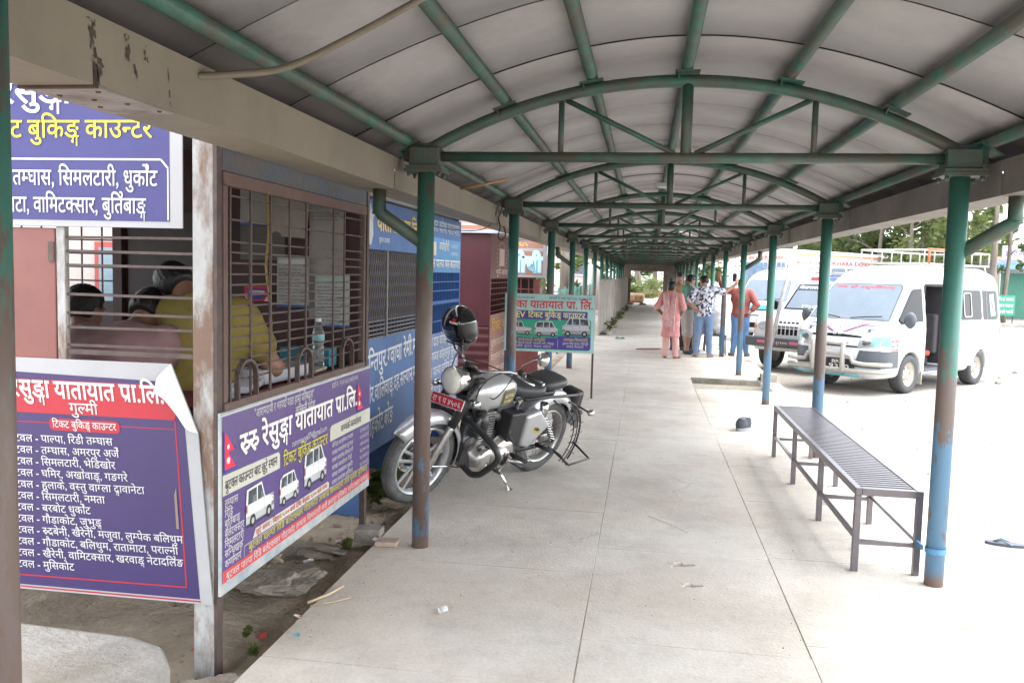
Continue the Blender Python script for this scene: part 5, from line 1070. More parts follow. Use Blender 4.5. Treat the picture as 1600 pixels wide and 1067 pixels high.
# three men inside the near booth
GB = 'men sitting inside the near ticket booth'
b = Body(1.70, 1.08, pelvis=(0, -.03, .32), hipr=(.055, 0, .31), hipl=(-.055, 0, .31), waist=(0, .01, .42), chest=(0, .10, .515), neck=(0, .185, .585), shr=(.115, .14, .56), shl=(-.115, .14, .56), head=(.02, .26, .64), facedir=(.3, .7, -.6), knr=(.08, .24, .30), knl=(-.08, .24, .30), anr=(.07, .2, .045), anl=(-.07, .2, .045), elr=(.15, .22, .43), ell=(-.15, .22, .43), wrr=(.06, .31, .43), wrl=(-.06, .31, .43))
person('man in a dusty pink shirt bent forward inside the booth window', (-1.13, -1.28, .27), R(10), b, [('shirt', wsh(b, .018, .45), fab('dusty_pink', (.26, .15, .15)))], 'short', m_sk, group=GB, face=False, h=.012)
b = Body(1.70, 1.08, facedir=(-.5, .8, -.5), **{**SEAT, 'head': (-.13, .075, .68), 'neck': (-.04, .045, .625), 'elr': (.16, .12, .45), 'wrr': (.10, .28, .43)})
person('man in a yellow tee sitting at the counter, behind the corner post', (-.86, -.93, .34), R(-6), b, [('shirt', wsh(b, .018, .30), fab('yellow', (.20, .155, .035)))], 'short', m_sk, group=GB, face=False, h=.012)
b = Body(1.70, 1.05, facedir=(.2, 1, -.3), **SEAT)
person('dark haired man in a dark shirt at the back of the booth', (-1.60, -.86, .13), R(0), b, [('shirt', wsh(b, .018, .45), fab('dark_brown', (.06, .03, .03)))], 'short', m_sk, group=GB, face=False, h=.012)
# ---------------------------------------------------------------- the motorcycle: x forward, y left, z up, origin between the wheels
m_silver = M('silver_paint', (.50, .51, .52), .32, .55, .04, 6, coat=.4); m_chrome = M('chrome', (.78, .77, .75), .2, 1, .05, 10); m_alu = M('dull_alloy', (.42, .41, .39), .38, .85, .2, 25, .1, 60)
m_blk = M('black_metal', (.028, .028, .03), .38, 0, .2, 12); m_rub_ = M('tyre_rubber', (.085, .088, .088), .85, 0, .2, 14, .2, 60, (.16, .16, .155), .4); m_seat = M('seat_vinyl', (.032, .034, .038), .48, 0, .15, 30, .12, 200); m_engd = M('engine_grey', (.15, .145, .135), .5, .5, .25, 20)
m_glass = M('lamp_glass', (.80, .80, .72), .08, .0, .1, 12, coat=1); m_plate = ink((.58, .02, .04), .5); m_orange = M('amber', (.6, .25, .08), .2, 0, 0)
HD, LEAN = R(239.8), R(17)
mt_ = T('motorcycle', 'silver and black motorcycle leaning on its stand beside the blue booths', 'motorcycle', (.0138, 1.537, -.003), HD)
mt_.rotation_mode = 'XYZ'; mt_.rotation_euler = (0, 0, 0); mt_.rotation_mode = 'QUATERNION'
mt_.rotation_quaternion = (Matrix.Rotation(HD, 4, 'Z') @ Matrix.Rotation(-LEAN, 4, 'X')).to_quaternion()
def mc(name, mat, mb=None, par=None, bevel=0, label=None):
    o = mb.build(name, mat, par or mt_, bevel)
    if label: o['label'] = label
    return o
def torus(R0, r, n=48, m=12, flat=1.0, tread=0):
    b = MB(); vs = []
    for i in range(n):
        a = 2*pi*i/n
        for j in range(m):
            p = 2*pi*j/m; rr = R0+r*cos(p)*1.0; vs.append((rr*cos(a), r*flat*sin(p), rr*sin(a)))
    b.add(vs, [(i*m+j, ((i+1) % n)*m+j, ((i+1) % n)*m+(j+1) % m, i*m+(j+1) % m) for i in range(n) for j in range(m)], True); return b
def wheel(x, Rr, w, disc, spokes):
    z = Rr; W_ = T('wheel', '', '', (x, 0, z)); del W_['label']; del W_['category']; W_.parent = mt_
    t = torus(Rr-w*.5, w*.5, 64, 14, .92)
    for k in range(72):      # tread blocks
        a = 2*pi*k/72
        for s in (-1, 1):
            for q, (p0, p1) in enumerate(((.10, .62), (.70, 1.15))):
                vs = []
                for pp, da in ((p0, 0), (p1, .05)):
                    for d_ in (0, .035): rr = Rr-w*.5+(w*.5+.004)*cos(pp); vs.append((rr*cos(a+da+d_+q*.04), s*(w*.5*.92+.004)*sin(pp), rr*sin(a+da+d_+q*.04)))
                t.add([vs[0], vs[1], vs[3], vs[2]], [(0, 1, 2, 3)])
    mc('tyre', m_rub_, t, W_)
    rm = MB(); ri = Rr-w*.86; prof = [(ri, -w*.42), (ri-.012, -w*.34), (ri-.02, 0), (ri-.012, w*.34), (ri, w*.42), (ri+.012, w*.40), (ri+.004, 0), (ri+.012, -w*.40), (ri, -w*.42)]
    rm.lathe(prof, 48, Matrix.Rotation(pi/2, 4, 'X')); mc('rim', m_alu if spokes == 'wire' else m_silver, rm, W_)
    sp = MB()
    if spokes == 'wire':
        for k in range(36): a = 2*pi*k/36; e = a+(.35 if k % 2 else -.35); s = 1 if k % 4 < 2 else -1; sp.tube([(.045*cos(e), s*.035, .045*sin(e)), ((ri-.015)*cos(a), s*.01, (ri-.015)*sin(a))], .0022, 5)
        mc('spokes', m_chrome, sp, W_)
    else:
        for k in range(5):
            for d_ in (-.20, .20):
                a = 2*pi*k/5+.3; sp.beam((.05*cos(a+d_*2), 0, .05*sin(a+d_*2)), ((ri-.01)*cos(a+d_*.9), 0, (ri-.01)*sin(a+d_*.9)), .022, .014, (0, 1, 0))
        mc('spokes', m_silver, sp, W_, .003)
    mc('hub', m_alu, MB().lathe([(0, -.06), (.05, -.055), (.055, -.03), (.035, -.02), (.035, .02), (.055, .03), (.05, .055), (0, .06)], 24, Matrix.Rotation(pi/2, 4, 'X')), W_)
    if disc:
        mc('brake_disc', m_chrome, MB().lathe([(.08, -.062), (.14, -.062), (.14, -.058), (.08, -.058), (.08, -.062)], 36, Matrix.Rotation(-pi/2, 4, 'X')), W_)
    return W_
wheel(.685, .325, .095, True, 'cast'); wheel(-.685, .32, .115, False, 'wire')
def fender(name, cx, cz, r, a0, a1, w, depth, n=28, taper=.0):
    vs = []; m = 11
    for i in range(n+1):
        a = a0+(a1-a0)*i/n; e = 1-.25*(abs(i/n-.5)*2)**4
        for j in range(m):
            u = (j/(m-1)-.5)*2; rr = r-depth*abs(u)**3.2; vs.append((cx+rr*cos(a), u*w/2*e, cz+rr*sin(a)))
    N = len(vs); inn = []
    for i in range(n+1):
        a = a0+(a1-a0)*i/n
        for j in range(m): x, y, z = vs[i*m+j]; d = math.hypot(x-cx, z-cz); k = (d-.004)/d; inn.append((cx+(x-cx)*k, y*.97, cz+(z-cz)*k))
    fs = [(i*m+j, (i+1)*m+j, (i+1)*m+j+1, i*m+j+1) for i in range(n) for j in range(m-1)]
    b = MB().add(vs+inn, fs+[tuple(q+N for q in f)[::-1] for f in fs]+[(i*m+e_, N+i*m+e_, N+(i+1)*m+e_, (i+1)*m+e_) for i in range(n) for e_ in (0, m-1)]+[(e_*m+j, N+e_*m+j, N+e_*m+j+1, e_*m+j+1) for j in range(m-1) for e_ in (0, n)], True)
    return mc(name, m_silver, b)
fender('front_fender', .685, .325, .372, R(38), R(196), .155, .07)
mc('fender_stay', m_chrome, MB().tube([(.34, .075, .24), (.5, .085, .28), (.68, .09, .315)], .006, 8))
fender('rear_fender', -.665, .33, .40, R(8), R(150), .185, .09)
# fork, headlamp, bars
dn = Vector((.436, 0, -.90)).normalized(); top = Vector((.385, 0, .945))
for s in (1, -1):
    p = top+Vector((0, .098*s, 0)); ax_ = Vector((.695, .098*s, .318)); md = p.lerp(ax_, .56)
    mc('fork_tube', m_blk, MB().cyl(p+Vector((0, 0, -.02)), md, .031, 18)); mc('fork_leg', m_alu, MB().tube([md, md+(ax_-md)*.05, ax_, ax_-Vector((0, 0, .02))], [.029, .027, .025, .022], 18))
mc('axle', m_alu, MB().cyl((.695, -.125, .318), (.695, .125, .318), .016, 12)); mc('caliper', m_engd, MB().cbox((.60, -.085, .43), (.07, .03, .11)), None, .008)
mc('triple_clamp', m_blk, MB().cbox((.385, 0, .93), (.085, .27, .035)).cbox((.445, 0, .80), (.085, .26, .035)), None, .01)
ha = Vector((1, 0, .02)).normalized(); hM = Matrix.Translation((.50, 0, .90)) @ ha.to_track_quat('Z', 'Y').to_matrix().to_4x4()
mc('headlamp_shell', m_chrome, MB().lathe([(0, -.13), (.04, -.125), (.075, -.09), (.093, -.03), (.096, .02), (.100, .045), (.098, .06), (.091, .064)], 36, hM)); mc('headlamp_lens', m_glass, MB().lathe([(.091, .060), (.07, .082), (.045, .092), (0, .097)], 36, hM))
mc('nacelle', m_blk, MB().cbox((.40, 0, .90), (.12, .19, .15)), None, .03)
pM = Matrix.Translation((.575, .02, .76)) @ Matrix.Rotation(R(9), 4, 'X') @ Matrix.Rotation(R(-20), 4, 'Y')
npl = mc('number_plate', ink((.7, .7, .7)), MB().box((-.003, -.15, -.038), (.003, .15, .038), pM)); B = Board(pM @ Vector((.0035, -.146, -.034)), pM.to_3x3() @ Vector((0, 1, 0)), pM.to_3x3() @ Vector((0, 0, 1)), npl)
B.rect(0, 0, .292, .068, (.58, .02, .04), .0005, 'printed_ground'); B.text('रा ९ प ४५०६', .015, .012, .058, (.8, .8, .8), .0012, .01, 'l', .262); B.done()
for s in (1, -1): mc('indicator', m_blk, MB().tube([(.44, .10*s, .80), (.47, .19*s, .80)], .009, 8)); mc('indicator_lens', m_chrome, MB().lathe([(0, -.035), (.024, -.025), (.028, 0), (.02, .022), (0, .03)], 16, Matrix.Translation((.48, .20*s, .80)) @ Matrix.Rotation(pi/2, 4, 'Y')))
bar = [(.10, .37, 1.01), (.17, .29, 1.03), (.26, .24, 1.04), (.335, .13, 1.0), (.36, .06, .975)]
mc('handlebar', m_chrome, MB().tube(bar+[(x, -y, z) for x, y, z in bar[::-1]], .0115, 12))
for s in (1, -1):
    mc('grip', m_blk, MB().tube([(.08, .40*s, 1.0), (.10, .375*s, 1.01), (.15, .305*s, 1.03)], .0175, 14)); mc('bar_end', m_chrome, MB().cyl((.07, .415*s, .995), (.08, .40*s, 1.0), .013, 12))
    mc('switch_pod', m_blk, MB().cbox((.185, .285*s, 1.035), (.05, .055, .05)), None, .01)
    mc('lever', m_chrome if s > 0 else m_blk, MB().tube([(.20, .265*s, 1.04), (.245, .30*s, 1.035), (.235, .38*s, 1.02), (.205, .43*s, 1.01)], [.009, .008, .006, .008], 8))
    mc('mirror_stem', m_chrome, MB().tube([(.2, .27*s, 1.05), (.20, .29*s, 1.11), (.19, .36*s, 1.17), (.185, .40*s, 1.195)], .005, 8))
    mM = Matrix.Translation((.185, .43*s, 1.20)) @ Matrix.Rotation(-pi/2, 4, 'Y'); mc('mirror', m_chrome, MB().lathe([(0, -.04), (.03, -.033), (.047, -.012), (.05, .0), (.047, .006), (0, .008)], 24, mM))
for pts in ([(.22, .26, 1.03), (.35, .30, .92), (.33, .22, .80), (.25, .13, .80)], [(.24, .22, 1.03), (.44, .16, 1.0), (.42, .12, .85), (.33, .08, .7)], [(.22, -.26, 1.03), (.40, -.18, 1.0), (.46, -.1, .86)], [(.28, .2, 1.03), (.40, .06, 1.06), (.40, -.1, 1.02)]):
    ps = []
    for k in range(13):
        u = k/12; n = len(pts)-1; ps.append(sum((Vector(p)*math.comb(n, i)*u**i*(1-u)**(n-i) for i, p in enumerate(pts)), Vector()))
    mc('cable', m_blk, MB().tube(ps, .0045, 6))
mc('speedometer', m_blk, MB().lathe([(0, .0), (.045, .0), (.05, .02), (.045, .03), (0, .032)], 20, Matrix.Translation((.40, 0, .985)) @ Matrix.Rotation(R(-25), 4, 'Y')))
# tank, seats, side covers
def tankF(P):
    q = P-A_(.125, 0, .79); x = q[:, 0]; t = np.clip((x+.27)/.54, 0, 1); hw = .088+.062*np.sin(np.clip(t*1.15, 0, 1)*pi*.62)**.8; zt = .085+.045*np.sin(t*pi*.75)
    y = q[:, 1]/hw; z = np.where(q[:, 2] > 0, q[:, 2]/zt, q[:, 2]/.125); xx = q[:, 0]/.275
    return ((np.abs(y)**2.6+np.abs(z)**2.6+np.abs(xx)**3.6)**(1/2.9)-1)*.085
tk = solid('tank', tankF, (-.2, -.2, .6), (.45, .2, 1.0), .014, m_silver, mt_)
mc('filler_cap', m_chrome, MB().lathe([(0, .012), (.03, .010), (.036, 0)], 20, Matrix.Translation((.17, 0, .905))))
def patch(name, poly, F, axis, side, mat, par, off=.003, h=.02, start=2.0, toks=None):
    """a sheet cut to a 2-D outline and laid on a solid by marching along an axis from one side"""
    u, w = [(1, 2), (0, 2), (0, 1)][axis]; bm = bmesh.new()
    if toks is None:
        f = bm.faces.new([bm.verts.new((p[0], p[1], 0)) for p in poly]); lo = np.min(poly, 0); hi = np.max(poly, 0)
        for ax, no in ((0, (1, 0, 0)), (1, (0, 1, 0))):
            for v in np.arange(lo[ax]+h, hi[ax], h): bmesh.ops.bisect_plane(bm, geom=bm.verts[:]+bm.edges[:]+bm.faces[:], plane_co=(v, 0, 0) if ax == 0 else (0, v, 0), plane_no=no)
    else:
        V_, F_ = toks; vs = [bm.verts.new((a, b, 0)) for a, b in V_]
        for t in F_:
            try: bm.faces.new([vs[i] for i in t])
            except ValueError: pass
    bm.verts.index_update(); uv = np.array([(v.co.x, v.co.y) for v in bm.verts]); P = np.zeros((len(uv), 3)); P[:, u] = uv[:, 0]; P[:, w] = uv[:, 1]; P[:, axis] = side*start
    for _ in range(70): d = F(P)-off; P[:, axis] -= side*np.clip(d, -.05, .3)*.8
    fs = [tuple(v.index for v in f.verts) for f in bm.faces]; bm.free()
    ok = np.abs(F(P)-off) < .05; fs = [f for f in fs if all(ok[i] for i in f)]
    o = MB().add([tuple(p) for p in P], fs, True).build(name, mat, par, fix=False); return o
def rr_poly(x0, z0, x1, z1, r, n=4):
    P = []
    for cx, cz, t in ((x1-r, z0+r, -90), (x1-r, z1-r, 0), (x0+r, z1-r, 90), (x0+r, z0+r, 180)): P += [(cx+r*cos(R(t+k*90/n)), cz+r*sin(R(t+k*90/n))) for k in range(n+1)]
    return P
for s in (1, -1):
    patch('badge_rim', rr_poly(-.035, .725, .135, .845, .03), tankF, 1, s, ink((.35, .28, .10), .4), tk, .002, .015, .5); patch('badge', rr_poly(-.030, .73, .130, .84, .027), tankF, 1, s, ink((.09, .085, .06), .4), tk, .0035, .015, .5)
    for txt, z, sz in (('ROYAL', .785, .040), ('ENFIELD', .745, .036)):
        v, f, w = layout(txt, .02); k = .125/(w*sz) if w*sz > .125 else 1; v = v[:, :2]*np.array([sz*k, sz]); v[:, 0] = (.05+w*sz*k/2-v[:, 0]) if s > 0 else (.05-w*sz*k/2+v[:, 0]); v[:, 1] += z
        patch('badge_lettering', None, tankF, 1, s, ink((.62, .52, .25), .4), tk, .005, .01, .5, (v, f))
seatF = U([lambda P: ((np.abs((P[:, 0]+.24)/.205)**3+np.abs(P[:, 1]/(.115+.055*np.clip(-(P[:, 0]+.14)/.2, -.6, 1)))**2.6+np.abs((P[:, 2]-.782-.10*np.clip(-(P[:, 0]+.3), 0, .2)-.8*np.clip(P[:, 0]+.15, 0, .1)**1.4)/.058)**2.6)**(1/2.7)-1)*.058], 0)
solid('rider_seat', seatF, (-.5, -.22, .68), (.0, .22, .95), .014, m_seat, mt_)
pilF = lambda P: ((np.abs((P[:, 0]+.57)/.165)**3.2+np.abs(P[:, 1]/.135)**3+np.abs((P[:, 2]-.808-.05*(-(P[:, 0]+.57)))/.05)**2.6)**(1/2.9)-1)*.05
solid('pillion_seat', pilF, (-.82, -.18, .76), (-.40, .18, .93), .014, m_seat, mt_)
mc('seat_base', m_blk, MB().cbox((-.34, 0, .735), (.5, .2, .04)), None, .012)
for s in (1, -1):
    boxF = lambda P: smax(poly2([(-.20, .61), (-.32, .63), (-.45, .52), (-.38, .46), (-.27, .38), (-.20, .40)])(P[:, [0, 2]])-.025, np.abs(P[:, 1]-s*.155)-.045, .03)
    sb = solid('side_cover', boxF, (-.55, s*.155-.1, .28), (0, s*.155+.1, .78), .014, m_silver, mt_)
    patch('decal', [(-.32+.05*cos(a), .50+.025*sin(a)+.3*.05*cos(a)) for a in np.linspace(0, 2*pi, 14, endpoint=False)], boxF, 1, s, ink((.40, .32, .06), .4), sb, .002, .02, .6); patch('decal', [(-.32+.035*cos(a), .506+.013*sin(a)+.3*.035*cos(a)) for a in np.linspace(0, 2*pi, 14, endpoint=False)], boxF, 1, s, ink((.03, .03, .03), .4), sb, .003, .02, .6)
mc('battery_box', m_blk, MB().cbox((-.085, .12, .53), (.17, .12, .25)), None, .012)
# frame and engine
fr = MB()
fr.tube([(.37, 0, .90), (.33, 0, .70), (.30, 0, .42), (.27, 0, .26)], .02, 10).tube([(.36, 0, .80), (.1, 0, .70), (-.2, 0, .70), (-.45, 0, .69)], .018, 10)
for s in (1, -1): fr.tube([(-.12, .1*s, .70), (-.2, .11*s, .45), (-.25, .11*s, .30)], .015, 8).tube([(-.2, .10*s, .72), (-.5, .12*s, .72), (-.85, .12*s, .70), (-.95, .08*s, .68)], .013, 8).tube([(-.22, .12*s, .31), (-.45, .13*s, .31), (-.685, .125*s, .32)], .018, 10)
mc('frame', m_blk, fr)
for s in (1, -1):
    sx = MB().cyl((-.40, .15*s, .69), (-.43, .15*s, .60), .033, 16); mc('shock_cover', m_chrome, sx)
    sp = [(-.43-.22*k/60+.028*cos(k*1.05)*.95, .15*s+.028*sin(k*1.05), .60-.25*k/60) for k in range(61)]; mc('shock_spring', m_chrome, MB().tube(sp, .005, 6)); mc('shock_rod', m_blk, MB().cyl((-.43, .15*s, .60), (-.66, .15*s, .335), .013, 10))
cyl = MB(); cyl.cyl((.12, 0, .36), (.155, 0, .68), .052, 24)
for k in range(11):
    z = .43+k*.021; x = .128+k*.0023; cyl.box((x-.082, -.085, z), (x+.082, .085, z+.008))
mc('cylinder_fins', m_alu, cyl, None, .002); mc('cylinder_head', m_alu, MB().cbox((.155, 0, .69), (.12, .13, .05)), None, .012)
eF = U([rbox((.10, .0, .30), (.36, .20, .17), .05), cone((.02, -.12, .32), (.02, .12, .32), .105, .105), cone((.19, -.09, .30), (.19, .10, .30), .075, .07), rbox((-.14, 0, .33), (.2, .18, .15), .04)], .03)
solid('crankcase', eF, (-.3, -.2, .15), (.35, .2, .50), .018, m_alu, mt_)
cM = Matrix.Rotation(-pi/2, 4, 'X')
mc('clutch_cover', m_chrome, MB().lathe([(0, .192), (.05, .191), (.09, .18), (.115, .158), (.128, .11)], 32, Matrix.Translation((-.03, 0, .345)) @ cM)); mc('generator_cover', m_chrome, MB().lathe([(0, .176), (.06, .172), (.085, .155), (.095, .1)], 28, Matrix.Translation((.145, 0, .305)) @ cM))
mc('cover_boss', m_alu, MB().lathe([(0, .198), (.022, .196), (.026, .183)], 16, Matrix.Translation((-.03, 0.008, .345)) @ cM)); mc('horn', m_blk, MB().lathe([(0, .05), (.03, .052), (.045, .04), (.048, .02), (.03, 0), (0, -.01)], 20, Matrix.Translation((.315, .09, .60)) @ Matrix.Rotation(-pi/2, 4, 'X') @ Matrix.Rotation(R(-30), 4, 'Y')))
hr = MB()
for k in range(4): hr.lathe([(.047-.011*k, .0215+k*.0003), (.051-.011*k, .024), (.047-.011*k, .0265)], 22, Matrix.Translation((.325, .10, .44)) @ cM)
hr.lathe([(0, .02), (.05, .018), (.052, 0), (0, -.01)], 22, Matrix.Translation((.325, .10, .44)) @ cM); mc('disc_horn', m_engd, hr)
mc('skid_plate', m_blk, MB().prism([(.36, .44), (.38, .30), (.26, .20), (.24, .24)], -.1, .1, 1)); mc('carburettor', m_engd, MB().cyl((.06, .03, .60), (-.06, .06, .58), .035, 16)); mc('ribbed_boot', m_blk, MB().tube([(.24, .06, .665), (.23, .1, .60), (.225, .11, .53)], [.045, .05, .042], 16))
ex = MB().tube([(.22, -.03, .62), (.34, -.05, .58), (.40, -.08, .42), (.33, -.12, .27), (.1, -.15, .25), (-.3, -.18, .27)], .021, 14); mc('exhaust_pipe', m_chrome, ex); mc('silencer', m_chrome, MB().tube([(-.3, -.18, .27), (-.38, -.19, .28), (-.95, -.2, .33), (-1.02, -.2, .335)], [.025, .042, .047, .036], 18))
# crash guard, side stand, pegs
g1 = [(.37, .04, .60), (.38, .12, .61), (.39, .27, .585), (.375, .385, .535), (.36, .41, .48), (.34, .385, .42), (.33, .27, .275), (.32, .19, .235), (.31, .10, .25), (.30, .04, .28)]
sm_ = lambda pts: [Vector(pts[0])]+[v for a, b, c in zip(pts, pts[1:], pts[2:]) for v in (Vector(a).lerp(Vector(b), .7), Vector(b).lerp((Vector(a)+Vector(c))/2, .12), Vector(b).lerp(Vector(c), .3))]+[Vector(pts[-1])]
mc('crash_guard', m_blk, MB().tube(sm_(g1), .023, 14)); mc('crash_guard', m_blk, MB().tube(sm_([(x, -y, z) for x, y, z in g1]), .023, 14))
la = R(17); foot_z = .31*math.sin(la)/math.cos(la)
mc('side_stand', m_chrome, MB().tube([(-.02, .12, .24), (-.03, .20, .17), (-.045, .285, .0875+.012)], .012, 10).cbox((-.045, .292, .094), (.05, .035, .01))); mc('centre_stand', m_blk, MB().tube([(-.16, .1, .24), (-.3, .14, .17), (-.33, .16, .16)], .012, 8))
mc('gear_pedal', m_chrome, MB().tube([(-.12, .16, .25), (.02, .19, .20), (.07, .2, .23)], .008, 8)); mc('gear_rubber', m_blk, MB().cyl((.07, .18, .23), (.07, .25, .23), .011, 10)); mc('kick_tube', m_alu, MB().tube([(-.10, .15, .26), (-.24, .2, .24), (-.33, .21, .25)], .014, 10))
mc('foot_peg', m_blk, MB().cyl((-.17, .14, .29), (-.17, .29, .30), .017, 12)); mc('pillion_peg', m_blk, MB().cyl((-.44, .15, .34), (-.44, .31, .35), .017, 12)); mc('foot_peg', m_blk, MB().cyl((-.17, -.14, .29), (-.17, -.29, .30), .017, 12))
mc('swingarm_bracket', m_engd, MB().prism([(-.1, .4), (-.24, .44), (-.30, .36), (-.2, .26), (-.08, .28)], .11, .13, 1)); mc('wiring', m_blk, MB().tube([(-.02, .16, .56), (-.02, .18, .48), (-.10, .17, .42), (-.17, .15, .38)], .012, 8))
sg = MB()   # guard rails beside the rear wheel and the folded footrest
arc_ = lambda r, a0, a1, y=.145, n=12: [(-.685+r*cos(R(a0+(a1-a0)*k/n)), y, .32+r*sin(R(a0+(a1-a0)*k/n))) for k in range(n+1)]
sg.tube(arc_(.345, 100, 215), .008, 8); sg.tube(arc_(.31, 110, 225), .0045, 6); sg.tube(arc_(.26, 115, 230), .0045, 6); sg.tube([(-.60, .165, .66), (-.52, .15, .70)], .008, 8); sg.tube([(-.95, .165, .08), (-.80, .165, .20), (-.60, .165, .30)], .008, 8)
for k in range(7): a = R(108+k*16); sg.tube([(-.685+.2*cos(a), .163, .32+.2*sin(a)), (-.685+.36*cos(a), .165, .32+.36*sin(a))], .0035, 6)
mc('wheel_guard', m_blk, sg); mc('footrest', m_blk, MB().tube([(-.60, .20, .30), (-.62, .38, .24), (-.90, .38, .25), (-.88, .20, .32)], .009, 8))
mc('chain_guard', m_blk, MB().box((-.72, .085, .38), (-.2, .10, .41)))
# tail
mc('tail_housing', m_blk, MB().cbox((-1.0, 0, .60), (.12, .17, .20)), None, .03); mc('tail_lamp', M('tail_red', (.4, .01, .01), .15), MB().cbox((-1.07, 0, .63), (.03, .1, .07)), None, .012); mc('rear_plate', ink((.45, .45, .45)), MB().cbox((-1.06, .0, .45), (.006, .2, .16)))
for s in (1, -1): mc('rear_indicator', m_blk, MB().tube([(-1.0, .07*s, .57), (-1.03, .17*s, .555)], .009, 8)); mc('rear_indicator_lens', m_chrome, MB().lathe([(0, -.035), (.022, -.03), (.030, 0), (.024, .02), (0, .028)], 16, Matrix.Translation((-1.04, .20*s, .555)) @ Matrix.Rotation(-pi/2, 4, 'Y')))
# the helmet hangs on the right mirror and grip
def helmF(P):
    shell = ellip((0, 0, 0), (.145, .122, .138))(P); jaw = ellip((.045, 0, -.07), (.115, .105, .085))(P); d = smin(shell, jaw, .04)
    d = smax(d, -(P[:, 2]+.118+.25*np.clip(-P[:, 0]-.02, 0, .2)*-.35), .01); return smax(d, -ellip((-.01, 0, -.14), (.105, .085, .12))(P), .008)
hl = T('helmet', 'glossy black full face helmet hung on the motorcycle handlebar', 'helmet', (0, 0, 0))
hp_ = Matrix.Translation((.0138, 1.537, 0)) @ (Matrix.Rotation(HD, 4, 'Z') @ Matrix.Rotation(-LEAN, 4, 'X')) @ Vector((.17, -.385, 1.155)); hl.location = hp_; hl.rotation_euler = (R(6), R(8), R(-38))
m_hel = M('helmet_black', (.008, .008, .009), .09, 0, 0, 5, coat=1)
solid('shell', helmF, (-.17, -.15, -.17), (.18, .15, .16), .010, m_hel, hl)
def visF(P): return helmF(P)
vp = [(-.10, -.055), (-.09, .02), (-.04, .038), (.04, .038), (.09, .02), (.10, -.055), (.05, -.07), (-.05, -.07)]
patch('visor', vp, helmF, 0, 1, M('visor', (.012, .013, .013), .22, 0, 0, 5, spec=.25), hl, .004, .02, .3)
patch('stripe', [(-.028, .0), (-.012, .0), (.004, .10), (.018, .14), (.0, .14), (-.018, .1)], helmF, 1, -1, ink((.5, .5, .5), .2), hl, .002, .02, .3)
patch('stripe', [(-.10, -.01), (-.085, -.01), (-.08, .03), (-.095, .03)], helmF, 1, -1, ink((.5, .5, .5), .2), hl, .002, .02, .3)
patch('emblem', [(.048, .045), (.078, .04), (.078, .062), (.052, .066)], helmF, 1, -1, ink((.6, .02, .05), .2), hl, .003, .02, .3); patch('emblem', [(.03, .03), (.095, .022), (.095, .036), (.03, .044)], helmF, 1, -1, ink((.6, .6, .6), .2), hl, .003, .02, .3)
mc_ = MB().tube([(.03, -.08, -.11), (.05, -.07, -.17), (.06, -.04, -.2), (.07, .03, -.17), (.04, .08, -.11)], .007, 8); mc_.build('chin_strap', m_blk, hl)
# ---------------------------------------------------------------- bench
m_ben = M('bench_steel', (.15, .138, .152), .32, .55, .15, 12, .05, 40)
b0 = T('bench', 'long brown slatted metal bench strapped to the first right post', 'bench', (2.61, 1.68, 0)); O = (2.61, 1.68, 0)
x0, x1, ya, yb, zt = 2.43, 2.785, .12, 3.22, .47
sl = MB(O)
for k in range(58): y = ya+.05+k*(yb-ya-.1)/57; sl.box((x0+.032, y-.014, zt-.024), (x1-.032, y+.014, zt-.004))
sl.build('slats', m_ben, b0, .003)
MB(O).box((x0, ya, zt-.042), (x0+.034, yb, zt)).box((x1-.034, ya, zt-.042), (x1, yb, zt)).box((x0+.0345, ya, zt-.041), (x1-.0345, ya+.034, zt-.001)).box((x0+.0345, yb-.034, zt-.041), (x1-.0345, yb, zt-.001)).build('seat_frame', m_ben, b0, .003)
for y in (ya+.017, ya+1.02, ya+2.05, yb-.017):
    for x in (x0+.017, x1-.017): MB(O).box((x-.017, y-.017, 0), (x+.017, y+.017, zt-.0425)).build('leg', m_ben, b0, .002)
    MB(O).box((x0+.0345, y-.012, .155), (x1-.0345, y+.012, .178)).build('stretcher', m_ben, b0)
for x in (x0+.017, x1-.017):
    ys_ = [ya+.034, ya+1.003, ya+1.037, ya+2.033, ya+2.067, yb-.034]; rb = MB(O)
    for a, c in zip(ys_[::2], ys_[1::2]): rb.box((x-.0115, a+.0005, .18), (x+.0115, c-.0005, .202))
    rb.build('rail', m_ben, b0)
st = T('post_strap', 'blue metal strap holding the bench leg to the first right post', 'strap', (WD, 0, .19)); b = MB(); n = 28
for k in range(n): 
    a0_, a1_ = 2*pi*k/n, 2*pi*(k+1)/n; q = [(r*cos(a), r*sin(a), z) for a in (a0_, a1_) for r in (.0495, .0545) for z in (-.014, .014)]; b.add(q, [(2, 3, 7, 6), (0, 4, 5, 1), (1, 5, 7, 3), (0, 2, 6, 4)])
b.cbox((-.06, .07, 0), (.012, .09, .026)); b.build('band', M('strap_blue', (.07, .22, .40), .5, 0, .2, 20), st)
# ---------------------------------------------------------------- the pale green sign on two legs
o = (.04, 6.34, 0); t = T('route_sign', 'pale green bus sign on thin legs with red title and printed white cars', 'sign', o)
MB(o).box((-.56, 6.335, .585), (.615, 6.355, 1.335)).build('panel', ink((.45, .48, .46)), t)
for x in (-.545, .60): MB(o).box((x-.013, 6.356, 0), (x+.013, 6.38, 1.33)).build('leg', m_bar, t)
B = Board((-.56, 6.3345, .585), (1, 0, 0), (0, 0, 1), t, o); LG, PU, GRN = (.36, .60, .56), (.07, .05, .26), (.03, .34, .22)
B.rect(.01, .01, 1.165, .74, LG, .001, 'printed_ground'); B.rect(.08, .03, 1.13, .44, GRN, .002, 'printed_ground', .04); B.rect(.08, .04, .72, .185, PU, .003, 'printed_ground', .03); B.rect(.70, .04, 1.13, .215, PU, .0035, 'printed_ground', .03); B.rect(.06, .42, 1.08, .535, PU, .004, 'printed_ground')
